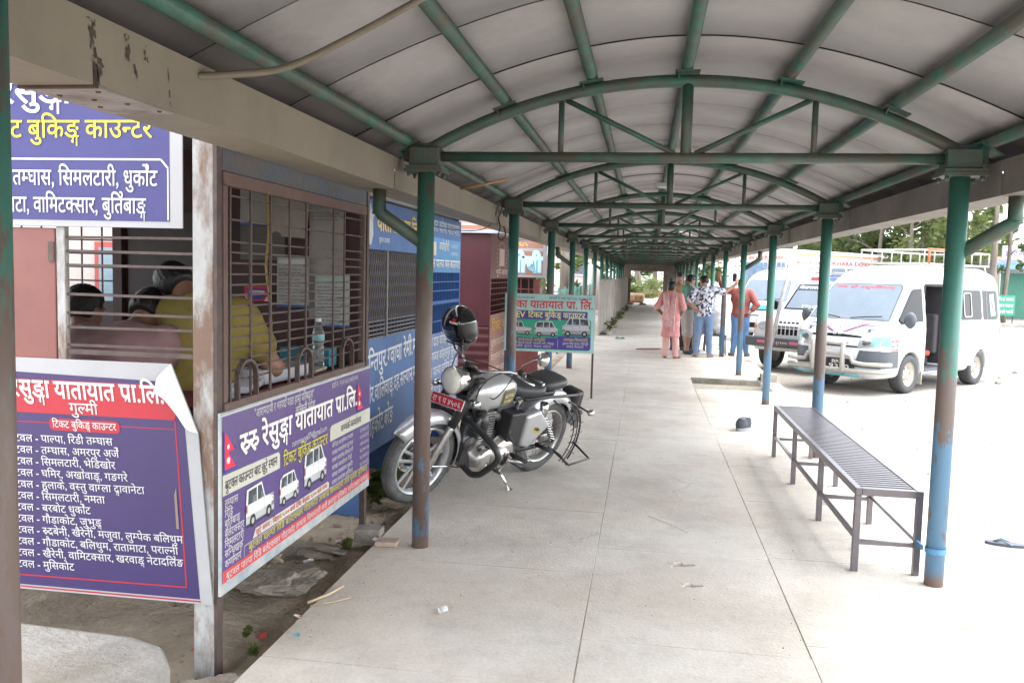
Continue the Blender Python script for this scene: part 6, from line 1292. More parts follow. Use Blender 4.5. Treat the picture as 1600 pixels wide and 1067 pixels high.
B.text('दर्ता नं. ०४८/०७२/०७३', .03, .685, .05, (.05, .07, .1), .003, .003, 'l', .36); B.text('सम्पर्क नं. ०७१ ५४१८४८ ९८५७०१११', .58, .685, .05, (.05, .07, .1), .003, .003, 'l', .55)
B.text('का यातायात प्रा. लि.', .15, .568, .145, (.60, .02, .05), .003, .02, 'l', 1.0); B.text('EV', .15, .44, .115, (.72, .68, .12), .006, .02, 'l', .12); B.text('टिकट बुकिङ्ग काउण्टर', .31, .445, .11, (.72, .70, .25), .006, .015, 'l', .74)
van_print(B, .08, .20, .28, True, 'jeep', .005, (.5, .52, .52)); van_print(B, .40, .19, .30, True, 'van', .005, (.52, .54, .56)); van_print(B, .76, .205, .36, False, 'van', .0055, (.48, .50, .54))
B.text('सुक्खेउखाली-अर्घाखाँची', .18, .135, .055, YEL, .006, .008, 'l', .36); B.text('वेणी सुकदेउखाली, नरपानी मार्ग, गोरुसुर', .12, .095, .042, WHT, .006, .004, 'l', .54); B.text('चुत्राबेशी, बुटवल, भैरहवा, बलेटार', .12, .055, .042, WHT, .006, .004, 'l', .5)
B.text('लमघास-सिमलटारी', .78, .15, .055, YEL, .006, .008, 'l', .31); B.text('बुटवल देखि पाल्पा. रिडी हुँदै', .77, .105, .042, WHT, .006, .004, 'l', .33); B.text('लमघास. सिमलटारी', .82, .065, .042, WHT, .006, .004, 'l', .22); B.line(.705, .06, .705, .17, .005, WHT, .006); B.done()
# thin sign post foot, shoes, stones
def shoe(name, label, loc, rz, dark, par=None):
    t = T(name, label, 'shoe', loc, rz); F = lambda P: smax(U([ellip((.07, 0, .035), (.075, .042, .035)), ellip((-.06, 0, .04), (.06, .036, .045)), ellip((0, 0, .03), (.11, .036, .03))], .03)(P), -smin(ellip((-.06, 0, .09), (.05, .024, .05))(P), 1e3, 0), .008)
    solid('upper', F, (-.14, -.06, -.01), (.17, .06, .1), .008, fab('shoe_up_'+name+str(int(loc[1]*10)), dark), t)
    MB().prism([(.15*cos(a)*(1 if cos(a) > 0 else .85), (.043+.006*cos(a))*sin(a)) for a in np.linspace(0, 2*pi, 24, endpoint=False)], 0, .016, 2).build('sole', ink((.25, .25, .26)), t)
    lc = MB()
    for k in range(4): lc.tube([(.02+k*.02, -.025, .066), (.03+k*.02, 0, .074-k*.002), (.02+k*.02, .025, .066)], .003, 6)
    lc.build('laces', ink((.3, .3, .32)), t); return t
sh_ = shoe('shoe', 'lone dark laced shoe on the walkway beyond the bench', (2.33, 4.54, .002), R(-130), (.05, .058, .07)); sh_.scale = (.85, 1.15, 1.9)
t = T('slipper', 'flat dark strap slipper on the sand outside the first right post', 'shoe', (3.72, 1.37, -.15), R(165)); MB().prism([(.13*cos(a), (.045+.008*cos(a))*sin(a)) for a in np.linspace(0, 2*pi, 24, endpoint=False)], 0, .018, 2).build('sole', ink((.06, .07, .09)), t); MB().tube([(.08, 0, .018), (.03, .02, .04), (-.03, .045, .012)], .006, 8).tube([(.08, 0, .018), (.03, -.02, .04), (-.03, -.045, .012)], .006, 8).build('strap', ink((.1, .16, .2)), t)
m_stone = M('stone_pale', (.36, .33, .29), .95, 0, .25, 9, .5, 30)
for k in range(26):
    x, y = random.uniform(3.5, 9), random.uniform(-.5, 22); s = random.uniform(.012, .04)
    if k < 4: x, y, s = ((7.5, 11.6, .09), (8.6, 13.7, .08), (7.9, 12.6, .05), (4.2, 8.2, .035))[k]
    lump('stone', ('pale rock on the sand behind the nearest van, larger than the rest' if k == 0 else 'second pale rock on the sand near the van rear' if k == 1 else 'small pale pebble lying on the sandy lot'), 'stone', (x, y, -.15+s*.3), (s, s*.8, s*.6), m_stone, 20+k, .3, 'stones on the sandy lot', n=12)
for k in range(40):
    x, y = random.uniform(-1.3, -.33), random.uniform(-1.5, 5); s = random.uniform(.008, .03); lump('clod', 'small brown clod of earth lying beside the walk', 'clod', (x, y, dirt_z(x, y)+s*.3), (s, s*.8, s*.6), m_dirt if k % 3 else m_rub, 90+k, .4, 'clods of earth beside the walk', n=12)
# kerb blocks at the broken panel
for (c, d, lab) in (((3.19, 9.08, .03), (.25, .14, .2), 'upright concrete kerb block at the walkway edge past the third right post'),): thing_box('kerb_block', lab, 'kerb', c, d, m_conc2, .05, .012)
thing_box('kerb_slab', 'thin concrete lip above the sunken walkway panel', 'kerb', (2.54, 9.02, -.02), (1.06, .14, .09), M('lip_concrete_shaded', (.20, .185, .155), .95, 0, .3, 8, .5, 40, (.10, .10, .07), .42), 0, .012)  # lip colour darkened to stand for the shade on its front face
pipe_thing('grey_pole', 'slim grey pole leaning by the kerb behind the third right post', 'pole', [(3.38, 11.0, -.15), (3.62, 11.05, 1.2), (3.85, 11.1, 2.3)], .035, M('pole_grey', (.38, .37, .37), .7), 12)
pp = lump('red_mat', 'reddish flat mat lying on the walkway behind the woman in pink', 'mat', (1.35, 14.3, .01), (.38, .10, .02), fab('mat_red', (.35, .16, .13)), 4, .1)
# tin fence on the far left, weeds in front of it
m_tin = M('old_tin', (.34, .31, .28), .6, .2, .2, 2, .05, 20, (.19, .165, .14), .46, .12); b = MB((-.2, 22, 0)); n = 900
vs = []
for k in range(n+1): y = 18+28*k/n; x = .05+.008*(y-18)+.018*sin(k*2*pi/6); vs += [(x, y, -.1), (x, y, 1.46+.03*sin(int(k/36)*2.3)), (x-.004, y, 1.46+.03*sin(int(k/36)*2.3)), (x-.004, y, -.1)]
b.add(vs, [(k*4+j, k*4+4+j, k*4+4+(j+1) % 4, k*4+(j+1) % 4) for k in range(n) for j in range(4)]); o = b.build('tin_fence', m_tin, fix=False); o.location = (-.2, 22, 0); tag(o, 'old corrugated tin fence running along the far left of the walkway', 'fence')
b = MB((.1, 24, 0)); vs = []
for k in range(161): y = 17+.0; t_ = k/160; vs += [(-.2+1.0*0, 21.5, 0)]
ch_ = tag(MB().lathe([(.0, 0), (.27, 0), (.28, .02), (.28, .44), (.285, .45), (.28, .46), (.28, .86), (.27, .88), (.22, .88), (.22, .06), (0, .06)], 28).build('barrel', M('barrel_rust', (.36, .22, .12), .7, 0, .3, 6, .2, 30, (.07, .05, .04), .45)), 'rusty open barrel lying on its side near the far end', 'barrel'); ch_.location = (1.15, 46.6, .29); ch_.rotation_euler = (0, R(-90), R(-14))
for k, (x, y, r, c, lab) in enumerate(((.35, 43.2, .28, (.5, .18, .15), 'low reddish rubbish heap in front of the far barrel'), (1.15, 43.2, .33, (.22, .27, .34), 'blue grey rubbish heap on the walkway in front of the far barrel'), (.25, 45.3, .2, (.5, .42, .36), 'tan pile of rubble by the mouth of the far barrel'))): lump('rubbish_heap', lab, 'rubbish', (x, y, .06), (r, .25, .13), M('rubbish_%d' % k, c, .9, 0, .5, 12, .5, 20, (.4, .37, .33), .5), 50+k, .5)
for k in range(24):
    y = random.uniform(19, 42); x = .15+.008*(y-18)+random.uniform(0, .35); litter(random.choice(['paper_scrap', 'leaf_scrap']), 'small scrap of litter along the foot of the tin fence', x, y, .004, [random.choice([(.5, .5, .48), (.25, .2, .14), (.3, .36, .3)])], random.uniform(.04, .09), k+60)['group'] = 'litter along the tin fence'
# grit and gravel nobody would count
def grit(name, label, spots, mat, s0, s1):
    v = []; f = []
    for x, y, z in spots:
        s = random.uniform(s0, s1); k = len(v); a = random.uniform(0, 6)
        v += [(x+s*cos(a), y+s*sin(a), z), (x+s*cos(a+2.1)*.8, y+s*sin(a+2.1)*.8, z), (x+s*cos(a+4.2), y+s*sin(a+4.2), z), (x+s*.2, y, z+s*random.uniform(.5, .9)), (x-s*.3, y+s*.2, z+s*.6)]; f += [(k, k+1, k+3), (k+1, k+2, k+4), (k+2, k, k+4), (k, k+3, k+4), (k+1, k+4, k+3)]
    return stuff(MB().add(v, f).build(name, mat, None), label, 'gravel')
sp = []
for k in range(1500): x = -.28-abs(random.gauss(0, .35)); y = random.uniform(-2.5, 6); x = max(-2.6, x); sp.append((x, y, dirt_z(x, y)-.002))
grit('gravel', 'loose grit and small stones on the earth beside the walk', sp, m_rub, .004, .014)
sp = [(min(3.0, max(-.24, random.choice([-.22+abs(random.gauss(0, .12)), 2.62+random.gauss(0, .17), random.uniform(-.2, 3.0)]))), random.uniform(-3, 9), -.001) for k in range(700)]
grit('grit', 'fine grit scattered over the walkway slabs', sp, M('grit_brown', (.20, .17, .13), .95, 0, .4, 30), .002, .006)
sp = [(random.uniform(3.4, 12), random.uniform(-2, 24), -.152) for k in range(1600)]
grit('gravel', 'scattered gravel over the sandy lot', sp, M('gravel_lot', (.22, .20, .17), .95, 0, .4, 20), .006, .022)

for k in range(34):
    x, y = random.uniform(-1.2, -.40), random.uniform(-1.45, 1.2); s = random.uniform(.018, .05); lump('clod', 'small brown clod of earth lying beside the walk', 'clod', (x, y, dirt_z(x, y)+s*.25), (s, s*.8, s*.6), m_dirt if k % 2 else m_rub, 190+k, .45, 'clods of earth beside the walk', n=14)
# ---------------------------------------------------------------- vehicles on the lot (x forward, y left, z up, origin between the axles)
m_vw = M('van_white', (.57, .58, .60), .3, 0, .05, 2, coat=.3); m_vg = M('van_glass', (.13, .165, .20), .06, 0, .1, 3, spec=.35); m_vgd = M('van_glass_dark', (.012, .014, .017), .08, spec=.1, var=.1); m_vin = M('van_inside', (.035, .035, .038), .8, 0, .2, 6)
m_vgrey = M('van_bumper_grey', (.065, .075, .09), .5, 0, .08, 6); m_lamp = M('van_lamp', (.33, .36, .38), .12, .2, .15, 20, coat=1); m_wr = M('wheel_cream', (.36, .33, .28), .5, .1, .15, 20); m_tyre = M('car_tyre', (.06, .062, .065), .9, 0, .2, 20, .2, 60); m_tub = M('white_tube', (.34, .33, .295), .45, 0, .12, 20); m_redp = ink((.5, .04, .05)); m_blup = ink((.04, .05, .16)); m_teal = ink((.05, .30, .34), .4)
def car_wheels(t, axles, yw, r, w, cap):
    for ax in axles:
        for s in (1, -1):
            W_ = T('wheel', '', '', (ax, s*yw, r)); del W_['label']; del W_['category']; W_.parent = t
            Mx = Matrix.Rotation(-pi/2*s, 4, 'X')
            MB().lathe([(r*.62, -w*.45), (r*.80, -w*.52), (r*.95, -w*.48), (r, -w*.3), (r, w*.3), (r*.95, w*.48), (r*.80, w*.52), (r*.62, w*.45)], 36, Mx).build('tyre', m_tyre, W_)
            rb = MB().lathe([(0, w*.30), (r*.15, w*.31), (r*.20, w*.25), (r*.42, w*.18), (r*.50, w*.34), (r*.60, w*.36), (r*.64, w*.46), (r*.66, w*.44), (r*.62, -w*.4), (0, -w*.4)], 32, Mx); rb.build('rim', cap, W_)
            hb = MB(); [hb.cyl((r*.32*cos(k*pi/3), s*w*.20, r*.32*sin(k*pi/3)), (r*.32*cos(k*pi/3), s*w*.24, r*.32*sin(k*pi/3)), r*.05, 8) for k in range(6)]; hb.build('wheel_nuts', m_engd, W_)
def van_body(nose):
    side = poly2([(2.22, .28), (2.34, .36), (2.36, .62), (2.30, .90), (2.16, 1.10), (1.92, 1.26), (1.28, 1.90), (.95, 2.10), (.40, 2.21), (-1.8, 2.21), (-2.18, 2.10), (-2.30, 1.6), (-2.36, .95), (-2.40, .70), (-2.38, .36), (-2.2, .28)]); plan = lambda P: rbox((0, 0, 0), (4.76, 1.70, 10), .0)(P)
    def F(P):
        q = P[:, [0, 2]]; d = side(q); z = P[:, 2]; hw = .85-.03*np.clip(1-z/.6, 0, 1)-np.clip(z-1.1, 0, 9)*.12-np.clip(z-1.9, 0, 9)**1.5*.6
        dx = np.maximum(np.abs(P[:, 0])-(1.95), 0); nar = hw-.30*(dx/.43)**2.6*(P[:, 0] > 0)-.08*(dx/.43)**2.6*(P[:, 0] <= 0)
        e = np.abs(P[:, 1])-nar; d = smax(d, e*.93, .13)
        for ax in (1.285, -1.285): d = smax(d, -smax(np.hypot(P[:, 0]-ax, z-.32)-.40, .50-np.abs(P[:, 1]), .02), .02)
        return d
    return F
def tubes(par, name, mat, paths, r, n=8):
    for p in paths: MB().tube([Vector(q) for q in p], r, n).build(name, mat, par)
def off_text(par, s, F, axis, side, a, b, size, mat, width=None, flip=1, bold=.015, off=.004, start=3):
    v, f, w = layout(s, bold); fx = (width/(w*size) if width else 1)*size; v = v[:, :2]*np.array([fx*flip, size])+np.array([a, b]); return patch('lettering', None, F, axis, side, mat, par, off, .1, start, (v, f))
def make_van(t, near):
    F0 = van_body(0); op = lambda P: rbox((.30, .62, 1.14), (1.0, 1.6, 1.50), .06)(P)
    F = (lambda P: smax(F0(P), -op(P), .015)) if near else F0
    body = solid('body', F, (-2.55, -1.0, .15), (2.5, 1.0, 2.35), .035 if near else .06, m_vw, t, 3)
    H_ = .05 if near else .12
    def pt(name, poly, axis, side, mat, off=.004, h=None, par=None): return patch(name, poly, F0, axis, side, mat, par or t, off, h or H_, 3)
    ws = [(-.73, 1.27), (.73, 1.27), (.655, 1.80), (.60, 1.86), (-.60, 1.86), (-.655, 1.80)]
    pt('windscreen_seal', [(y*1.035, 1.555+(z-1.555)*1.07) for y, z in ws], 0, 1, m_vgrey, .003); w_ = pt('windscreen', ws, 0, 1, m_vg, .006)
    for s in (1, -1):
        pt('side_window', [(1.78, 1.27), (1.30, 1.76), (1.22, 1.80), (.92, 1.82), (.92, 1.24), (1.70, 1.22)], 1, s, m_vgd, .005)
        if s < 0 or not near: pt('side_window', rr_poly(-.35, 1.24, .72, 1.80, .07), 1, s, m_vgd, .005)
        pt('side_window', rr_poly(-2.1, 1.24, -.62, 1.80, .1), 1, s, m_vgd, .005)
        for x in (-1.1, -1.6): pt('window_bar', [(x-.02, 1.24), (x+.02, 1.24), (x+.02, 1.80), (x-.02, 1.80)], 1, s, m_vgrey, .007)
        P = rr_poly(-1.02, 1.29, -.72, 1.76, .05); n = len(P); Q = [(-.87+(x+.87)*.82, 1.525+(z-1.525)*.9) for x, z in P]
        for k in range(n): pt('sliding_frame', [P[k], P[(k+1) % n], Q[(k+1) % n], Q[k]], 1, s, m_tub, .012, 1) if near and s > 0 else None
        for hh in ([(.44, .80), (.79, .82), (.79, 1.03), (.62, 1.04), (.46, .98)],): pt('headlamp', [(y*s, z) for y, z in (hh if s > 0 else hh[::-1])], 0, 1, m_lamp, .008)
        pt('headlamp_bulb', [(.58*s+.07*cos(a), .91+.07*sin(a)) for a in np.linspace(0, 2*pi, 16, endpoint=False)], 0, 1, m_chrome, .012); pt('indicator_lamp', [(y*s, z) for y, z in [(.66, .84), (.775, .84), (.775, .99), (.66, .99)][::s]], 0, 1, M('lamp_teal', (.18, .42, .39), .15) if near else m_orange, .014)
        pt('bumper_corner', [(y*s, z) for y, z in [(.42, .48), (.79, .46), (.79, .76), (.48, .76)][::s]], 0, 1, m_vgrey, .010)
        pt('door_line', [(.885, .45), (.9, .45), (.9, 2.0), (.885, 2.0)], 1, s, m_vgrey, .002); pt('door_line', [(1.72, .75), (1.73, .75), (1.73, 1.22), (1.72, 1.22)], 1, s, m_vgrey, .002)
        pt('door_handle', [(1.0, 1.07), (1.16, 1.07), (1.16, 1.12), (1.0, 1.12)], 1, s, m_vw if 0 else m_lamp, .02)
        sm2 = solid('mirror', ellip((1.66, .98*s, 1.28), (.07, .10, .14)), (1.5, .98*s-.2, 1.05), (1.85, .98*s+.2, 1.5), .025, m_vgrey, t, 2); MB().tube([(1.66, .80*s, 1.22), (1.66, .92*s, 1.24)], .025, 8).build('mirror_arm', m_vgrey, t)
    for s in (1, -1):
        pt('bumper_corner', [(1.74, .47), (2.24, .47), (2.24, .755), (1.76, .755)], 1, s, m_vgrey, .009); pt('indicator_lamp', [(1.98, .84), (2.20, .84), (2.20, 1.0), (2.02, 1.0)], 1, s, M('lamp_teal_side', (.18, .40, .38), .15), .009)
    pt('grille', [(-.5, .965), (.5, .965), (.46, .995), (0, 1.02), (-.46, .995)], 0, 1, m_vgd, .006); pt('grille', [(-.46, .80), (.46, .80), (.46, .825), (-.46, .825)], 0, 1, m_vgd, .006); pt('lower_opening', [(-.42, .45), (.42, .45), (.42, .60), (-.42, .60)], 0, 1, m_vgrey if near else m_vgd, .008)
    pt('bonnet_line', [(-.70, 1.045), (.70, 1.045), (.70, 1.055), (-.70, 1.055)], 0, 1, m_vgrey, .003) if not near else None
    car_wheels(t, (1.285, -1.285), .72, .335, .22, m_wr)
    for s in (1, -1): tubes(t, 'wiper', m_vgd, [[(2.05, .1*s+.02, 1.285), (1.95, .35*s, 1.31), (1.92, .62*s, 1.33)]], .009, 6)
    # rack on the roof
    for x0_, x1_ in ((-2.05, .55),):
        z0, z1 = 2.26, 2.50
        tubes(t, 'roof_rack', m_tub, [[(x0_, -.6, z1), (x1_, -.6, z1), (x1_+.06, -.55, z1), (x1_+.06, .55, z1), (x1_, .6, z1), (x0_, .6, z1), (x0_, -.6, z1)], [(x0_, -.6, z0), (x1_, -.6, z0), (x1_, .6, z0), (x0_, .6, z0), (x0_, -.6, z0)]], .018)
        rk = MB()
        for x in np.linspace(x0_, x1_, 8):
            for y in (-.6, .6): rk.tube([(x, y, z0), (x, y, z1)], .013, 6)
        for x in np.linspace(x0_, x1_, 8): rk.tube([(x, -.6, z0), (x, .6, z0)], .013, 6)
        for x in (x0_+.2, x1_-.4): 
            for y in (-.6, .6): rk.tube([(x, y, z0), (x+.05, y*1.12, 2.12)], .013, 6)
        rk.build('rack_bars', m_tub, t)
        if near: tubes(t, 'rack_tape', ink((.62, .12, .05)), [[(x0_+.9, .605, z1+.02), (x1_-.1, .605, z1+.02)], [(x1_-.15, .61, z0), (x1_-.15, .61, z1)], [(-.9, .61, z0), (-.9, .61, z1+.03)]], .022)
    return F0, pt
vt = T('minivan', 'nearest white high roof minivan with open side door and bull bar', 'van', (5.6646, 10.9803, -.15), R(227.1)); vt.scale = (.916,)*3
F0, pt = make_van(vt, True)
# inside, seen through the open sliding door
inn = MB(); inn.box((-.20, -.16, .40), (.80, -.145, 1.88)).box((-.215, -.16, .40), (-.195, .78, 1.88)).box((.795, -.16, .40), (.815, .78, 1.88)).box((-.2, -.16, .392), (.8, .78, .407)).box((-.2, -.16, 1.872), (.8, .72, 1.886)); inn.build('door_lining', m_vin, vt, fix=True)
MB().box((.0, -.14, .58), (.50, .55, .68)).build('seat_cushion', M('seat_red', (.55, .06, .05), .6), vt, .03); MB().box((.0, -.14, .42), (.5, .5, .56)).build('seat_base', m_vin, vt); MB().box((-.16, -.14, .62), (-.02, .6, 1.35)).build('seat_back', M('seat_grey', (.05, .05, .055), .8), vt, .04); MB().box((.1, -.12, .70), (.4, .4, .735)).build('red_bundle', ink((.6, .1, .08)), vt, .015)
MB().box((-.195, .80, .36), (.80, .85, .41)).build('door_sill', m_vgrey, vt)
sd = pt('sliding_door', rr_poly(-1.28, .40, -.25, 1.97, .06), 1, 1, m_vw, .045); so = sd.modifiers.new('s', 'SOLIDIFY'); so.thickness = .03; so.offset = 0
pt('side_window', rr_poly(-1.22, 1.25, -.33, 1.80, .06), 1, 1, m_vgd, .068, None, sd); pt('door_handle', [(-.36, 1.05), (-.32, 1.05), (-.32, 1.17), (-.36, 1.17)], 1, 1, m_vgrey, .085, None, sd)
P = rr_poly(-.80, 1.30, -.48, 1.76, .05); n = len(P); Q = [(-.64+(x+.64)*.82, 1.53+(z-1.53)*.9) for x, z in P]
for k in range(n): pt('sliding_frame', [P[k], P[(k+1) % n], Q[(k+1) % n], Q[k]], 1, 1, m_tub, .078, 1, sd)
pt('window_sticker', [(-1.95, 1.32), (-1.75, 1.30), (-1.72, 1.72), (-1.9, 1.74)], 1, 1, ink((.3, .62, .55)), .009); pt('window_sticker', [(-1.86, 1.45), (-1.78, 1.45), (-1.78, 1.6), (-1.86, 1.6)], 1, 1, ink((.4, .08, .08)), .012)
# painted marks on its face and side
for s in (1, -1):
    pt('red_swoosh', [(y*s, z) for y, z in [(.08, 1.045), (.38, 1.175), (.52, 1.20), (.52, 1.208), (.36, 1.195), (.08, 1.055)][::s]], 0, 1, ink((.5, .03, .1)), .006, .05); pt('navy_swoosh', [(y*s, z) for y, z in [(.10, 1.035), (.42, 1.165), (.66, 1.17), (.66, 1.178), (.40, 1.18), (.09, 1.045)][::s]], 0, 1, m_blup, .0075, .05)
    pt('painted_eye', [(.56*s+.085*cos(a), 1.09+.035*sin(a)) for a in np.linspace(0, pi, 12)]+[(.56*s+.085*cos(a), 1.09+.022*sin(a)) for a in np.linspace(pi, 0, 12)], 0, 1, m_blup, .007, .05); pt('painted_eye', [(.56*s+.085*cos(a), 1.088+.028*sin(a)) for a in np.linspace(pi, 2*pi, 10)]+[(.56*s+.085*cos(a), 1.088+.020*sin(a)) for a in np.linspace(2*pi, pi, 10)], 0, 1, m_blup, .007, .05); pt('painted_eye', [(.555*s+.026*cos(a), 1.092+.022*sin(a)) for a in np.linspace(0, 2*pi, 12, endpoint=False)], 0, 1, m_blup, .008, .05)
    pt('painted_brow', [(y*s, z) for y, z in [(.02, 1.155), (.06, 1.148), (.10, 1.162), (.06, 1.155)][::s]], 0, 1, m_blup, .007, .05)
pt('painted_mark', [(.012*cos(a), 1.12+.022*sin(a)) for a in np.linspace(0, 2*pi, 12, endpoint=False)], 0, 1, m_blup, .007, .05)
em = MB(); [em.tube([(2.235, .075*cos(a)*k, 1.02+.045*sin(a)*(1 if k == 1 else 1)) for a in np.linspace(0, 2*pi, 20)], .008, 6) for k in (1, .45)]; em.build('emblem', m_chrome, vt)
off_text(vt, 'जय श्री पशुपतिनाथ', F0, 0, 1, -.56, 1.80, .055, m_redp, 1.1, 1, .015, .010); off_text(vt, 'HIACE', F0, 1, 1, 1.0, 1.93, .0001, m_blup) if 0 else None
for k, (s_, c_) in enumerate((('बुटवल', m_redp), ('पाल्पा', m_blup), ('रिडी', m_redp), ('तम्घास', m_blup), ('गुल्मी', m_redp))): off_text(vt, s_, F0, 1, 1, 1.99, .90-k*.085, .085, c_, .24, -1)
off_text(vt, 'BUTWAL', F0, 1, 1, -.9, 1.90, .12, ink((.5, .5, .55)), .95, -1, .01)
pt('side_stripe', [(-2.2, .62), (-1.7, .66), (-.95, .62), (-.95, .58), (-1.7, .60), (-2.2, .57)], 1, 1, ink((.60, .60, .58)), .004); pt('tail_lamp', rr_poly(-2.25, .95, -2.15, 1.2, .03), 1, 1, ink((.5, .08, .08), .3), .006)
pl_ = MB().box((2.395, -.06, .42), (2.405, .40, .60)).build('number_plate', ink((.02, .02, .025), .4), vt); B = Board((2.4055, -.06, .42), (0, 1, 0), (0, 0, 1), pl_); B.text('BRB', .08, .105, .075, (.7, .7, .7), .002, .02, 'l', .22); B.text('9330', .03, .015, .10, (.75, .75, .75), .002, .02, 'l', .38); B.done()
tubes(vt, 'bull_bar', m_tub, [[(2.10, -.93, .42), (2.30, -.88, .42), (2.46, -.6, .42), (2.49, 0, .42), (2.46, .6, .42), (2.30, .88, .42), (2.10, .93, .42)], [(2.12, -.93, .54), (2.30, -.88, .54), (2.45, -.62, .54), (2.47, -.45, .56), (2.47, -.40, .66), (2.48, -.3, .69), (2.49, .3, .69), (2.47, .40, .66), (2.47, .45, .56), (2.45, .62, .54), (2.30, .88, .54), (2.12, .93, .54)], [(2.47, -.26, .86), (2.48, 0, .87), (2.47, .26, .86)]], .036, 12)
tubes(vt, 'bull_bar', m_tub, [[(2.40, y, .90), (2.46, y, .90), (2.50, y, .86), (2.51, y, .6), (2.50, y, .42), (2.44, y, .38)] for y in (-.28, .28)], .042, 12)
tubes(vt, 'teal_strip', m_teal, [[(2.2, -.85, .34), (2.42, -.55, .33), (2.45, 0, .33), (2.42, .55, .33)]], .016)
MB().box((1.0-.42-.9, .70, .15), (1.285-.42-.9+.03, .84, .42)).build('mud_flap', m_vgd, vt) if 0 else None
MB().box((.86, .62, .14), (.88, .84, .42)).build('mud_flap', M('flap', (.35, .33, .3), .8), vt)
# second van farther off and the jeep between them
v2 = T('minivan', 'second white minivan farther back, half hidden by the posts and the jeep', 'van', (5.35, 21.6, -.15), R(240)); v2.scale = (.92,)*3; F2, pt2 = make_van(v2, False)
for s in (1, -1): pt2('teal_band', [(y*s, z) for y, z in [(.0, 1.0), (.85, 1.0), (.85, 1.12), (.0, 1.12)][::s]], 0, 1, m_teal, .012)
jt = T('jeep', 'white jeep with barred grille and light bar between the two minivans', 'jeep', (5.05, 13.5, -.15), R(231)); jt.scale = (.93,)*3
jside = poly2([(1.95, .42), (2.0, .55), (1.98, .95), (1.86, 1.12), (.98, 1.22), (.42, 1.80), (.2, 1.85), (-1.75, 1.85), (-1.98, 1.75), (-2.05, 1.1), (-2.05, .45)])
def jF(P):
    z = P[:, 2]; hw = .80-np.clip(z-1.12, 0, 9)*.13-.05*(np.clip(P[:, 0]-1.5, 0, 1)/.5)**2; d = smax(jside(P[:, [0, 2]]), np.abs(P[:, 1])-hw, .09)
    d = smin(d, U([rbox((1.25, .78, .86), (.95, .14, .22), .08), rbox((1.25, -.78, .86), (.95, .14, .22), .08)], 0)(P), .05)
    for ax in (1.3, -1.3): d = smax(d, -smax(np.hypot(P[:, 0]-ax, z-.38)-.44, .45-np.abs(P[:, 1]), .02), .03)
    return d
solid('body', jF, (-2.2, -1, .3), (2.15, 1, 2.0), .045, m_vw, jt, 3)
jp = lambda name, poly, ax, sd_, mat, off=.005, h=.06: patch(name, poly, jF, ax, sd_, mat, jt, off, h, 3)
jp('windscreen_seal', [(-.68, 1.25), (.68, 1.25), (.62, 1.80), (-.62, 1.80)], 0, 1, m_vgd, .004); jp('windscreen', [(-.63, 1.28), (.63, 1.28), (.59, 1.66), (-.59, 1.66)], 0, 1, m_vg, .008); jp('windscreen_strip', [(-.62, 1.67), (.62, 1.67), (.60, 1.785), (-.60, 1.785)], 0, 1, ink((.04, .05, .07)), .008)
off_text(jt, 'देउराली यातायात', jF, 0, 1, -.56, 1.70, .075, ink((.6, .6, .62)), 1.1, 1, .015, .011); off_text(jt, 'सिद्धार्थ', jF, 0, 1, -.3, 1.30, .07, ink((.35, .36, .6)), .6, 1, .015, .011)
jp('grille', rr_poly(-.30, .74, .30, 1.06, .05), 0, 1, ink((.62, .62, .62), .3), .006)
for k in range(6):
    for z0, z1 in ((.76, .885), (.905, 1.03)): y = -.27+k*.092; jp('grille_slot', rr_poly(y, z0, y+.07, z1, .012), 0, 1, m_vgd, .012, .5)
for s in (1, -1):
    jp('headlamp', [(.53*s+.11*cos(a), .93+.09*sin(a)) for a in np.linspace(0, 2*pi, 18, endpoint=False)], 0, 1, m_lamp, .008); jp('indicator_lamp', rr_poly(min(.66*s, .80*s), .86, max(.66*s, .80*s), .94, .02), 0, 1, m_orange, .012)
    jp('side_window', [(.62, 1.26), (.28, 1.72), (-.35, 1.74), (-.35, 1.26)], 1, s, m_vgd); jp('side_window', rr_poly(-1.2, 1.26, -.42, 1.74, .05), 1, s, m_vgd); jp('side_window', rr_poly(-1.9, 1.26, -1.28, 1.72, .05), 1, s, m_vgd)
    solid('mirror', ellip((.85, .93*s, 1.32), (.05, .09, .11)), (.7, .93*s-.15, 1.15), (1.0, .93*s+.15, 1.5), .03, m_vgd, jt, 2); MB().tube([(.85, .75*s, 1.26), (.85, .88*s, 1.30)], .018, 6).build('mirror_arm', m_vgd, jt)
MB().box((1.93, -.86, .50), (2.12, .86, .70)).build('bumper', m_vgrey, jt, .03)
for s in (1, -1): MB().box((2.122, .36*s-.2, .58), (2.127, .36*s+.2, .64)).build('bumper_stripe', ink((.5, .12, .2)), jt)
q_ = MB().box((2.122, -.15, .53), (2.130, .15, .68)).build('number_plate', ink((.06, .06, .06)), jt); B = Board((2.1305, -.15, .53), (0, 1, 0), (0, 0, 1), q_); B.text('लु १ च ७१९५', .02, .05, .07, (.6, .6, .6), .002, .01, 'l', .26); B.done()
MB().box((-.05, -.5, 1.87), (.2, .5, 1.96)).build('light_bar', M('light_bar_red', (.55, .08, .1), .25), jt, .02); MB().box((-.06, -.06, 1.865), (.21, .22, 1.965)).build('light_bar_centre', ink((.15, .2, .4), .3), jt, .02)
car_wheels(jt, (1.3, -1.3), .70, .37, .23, m_wr)
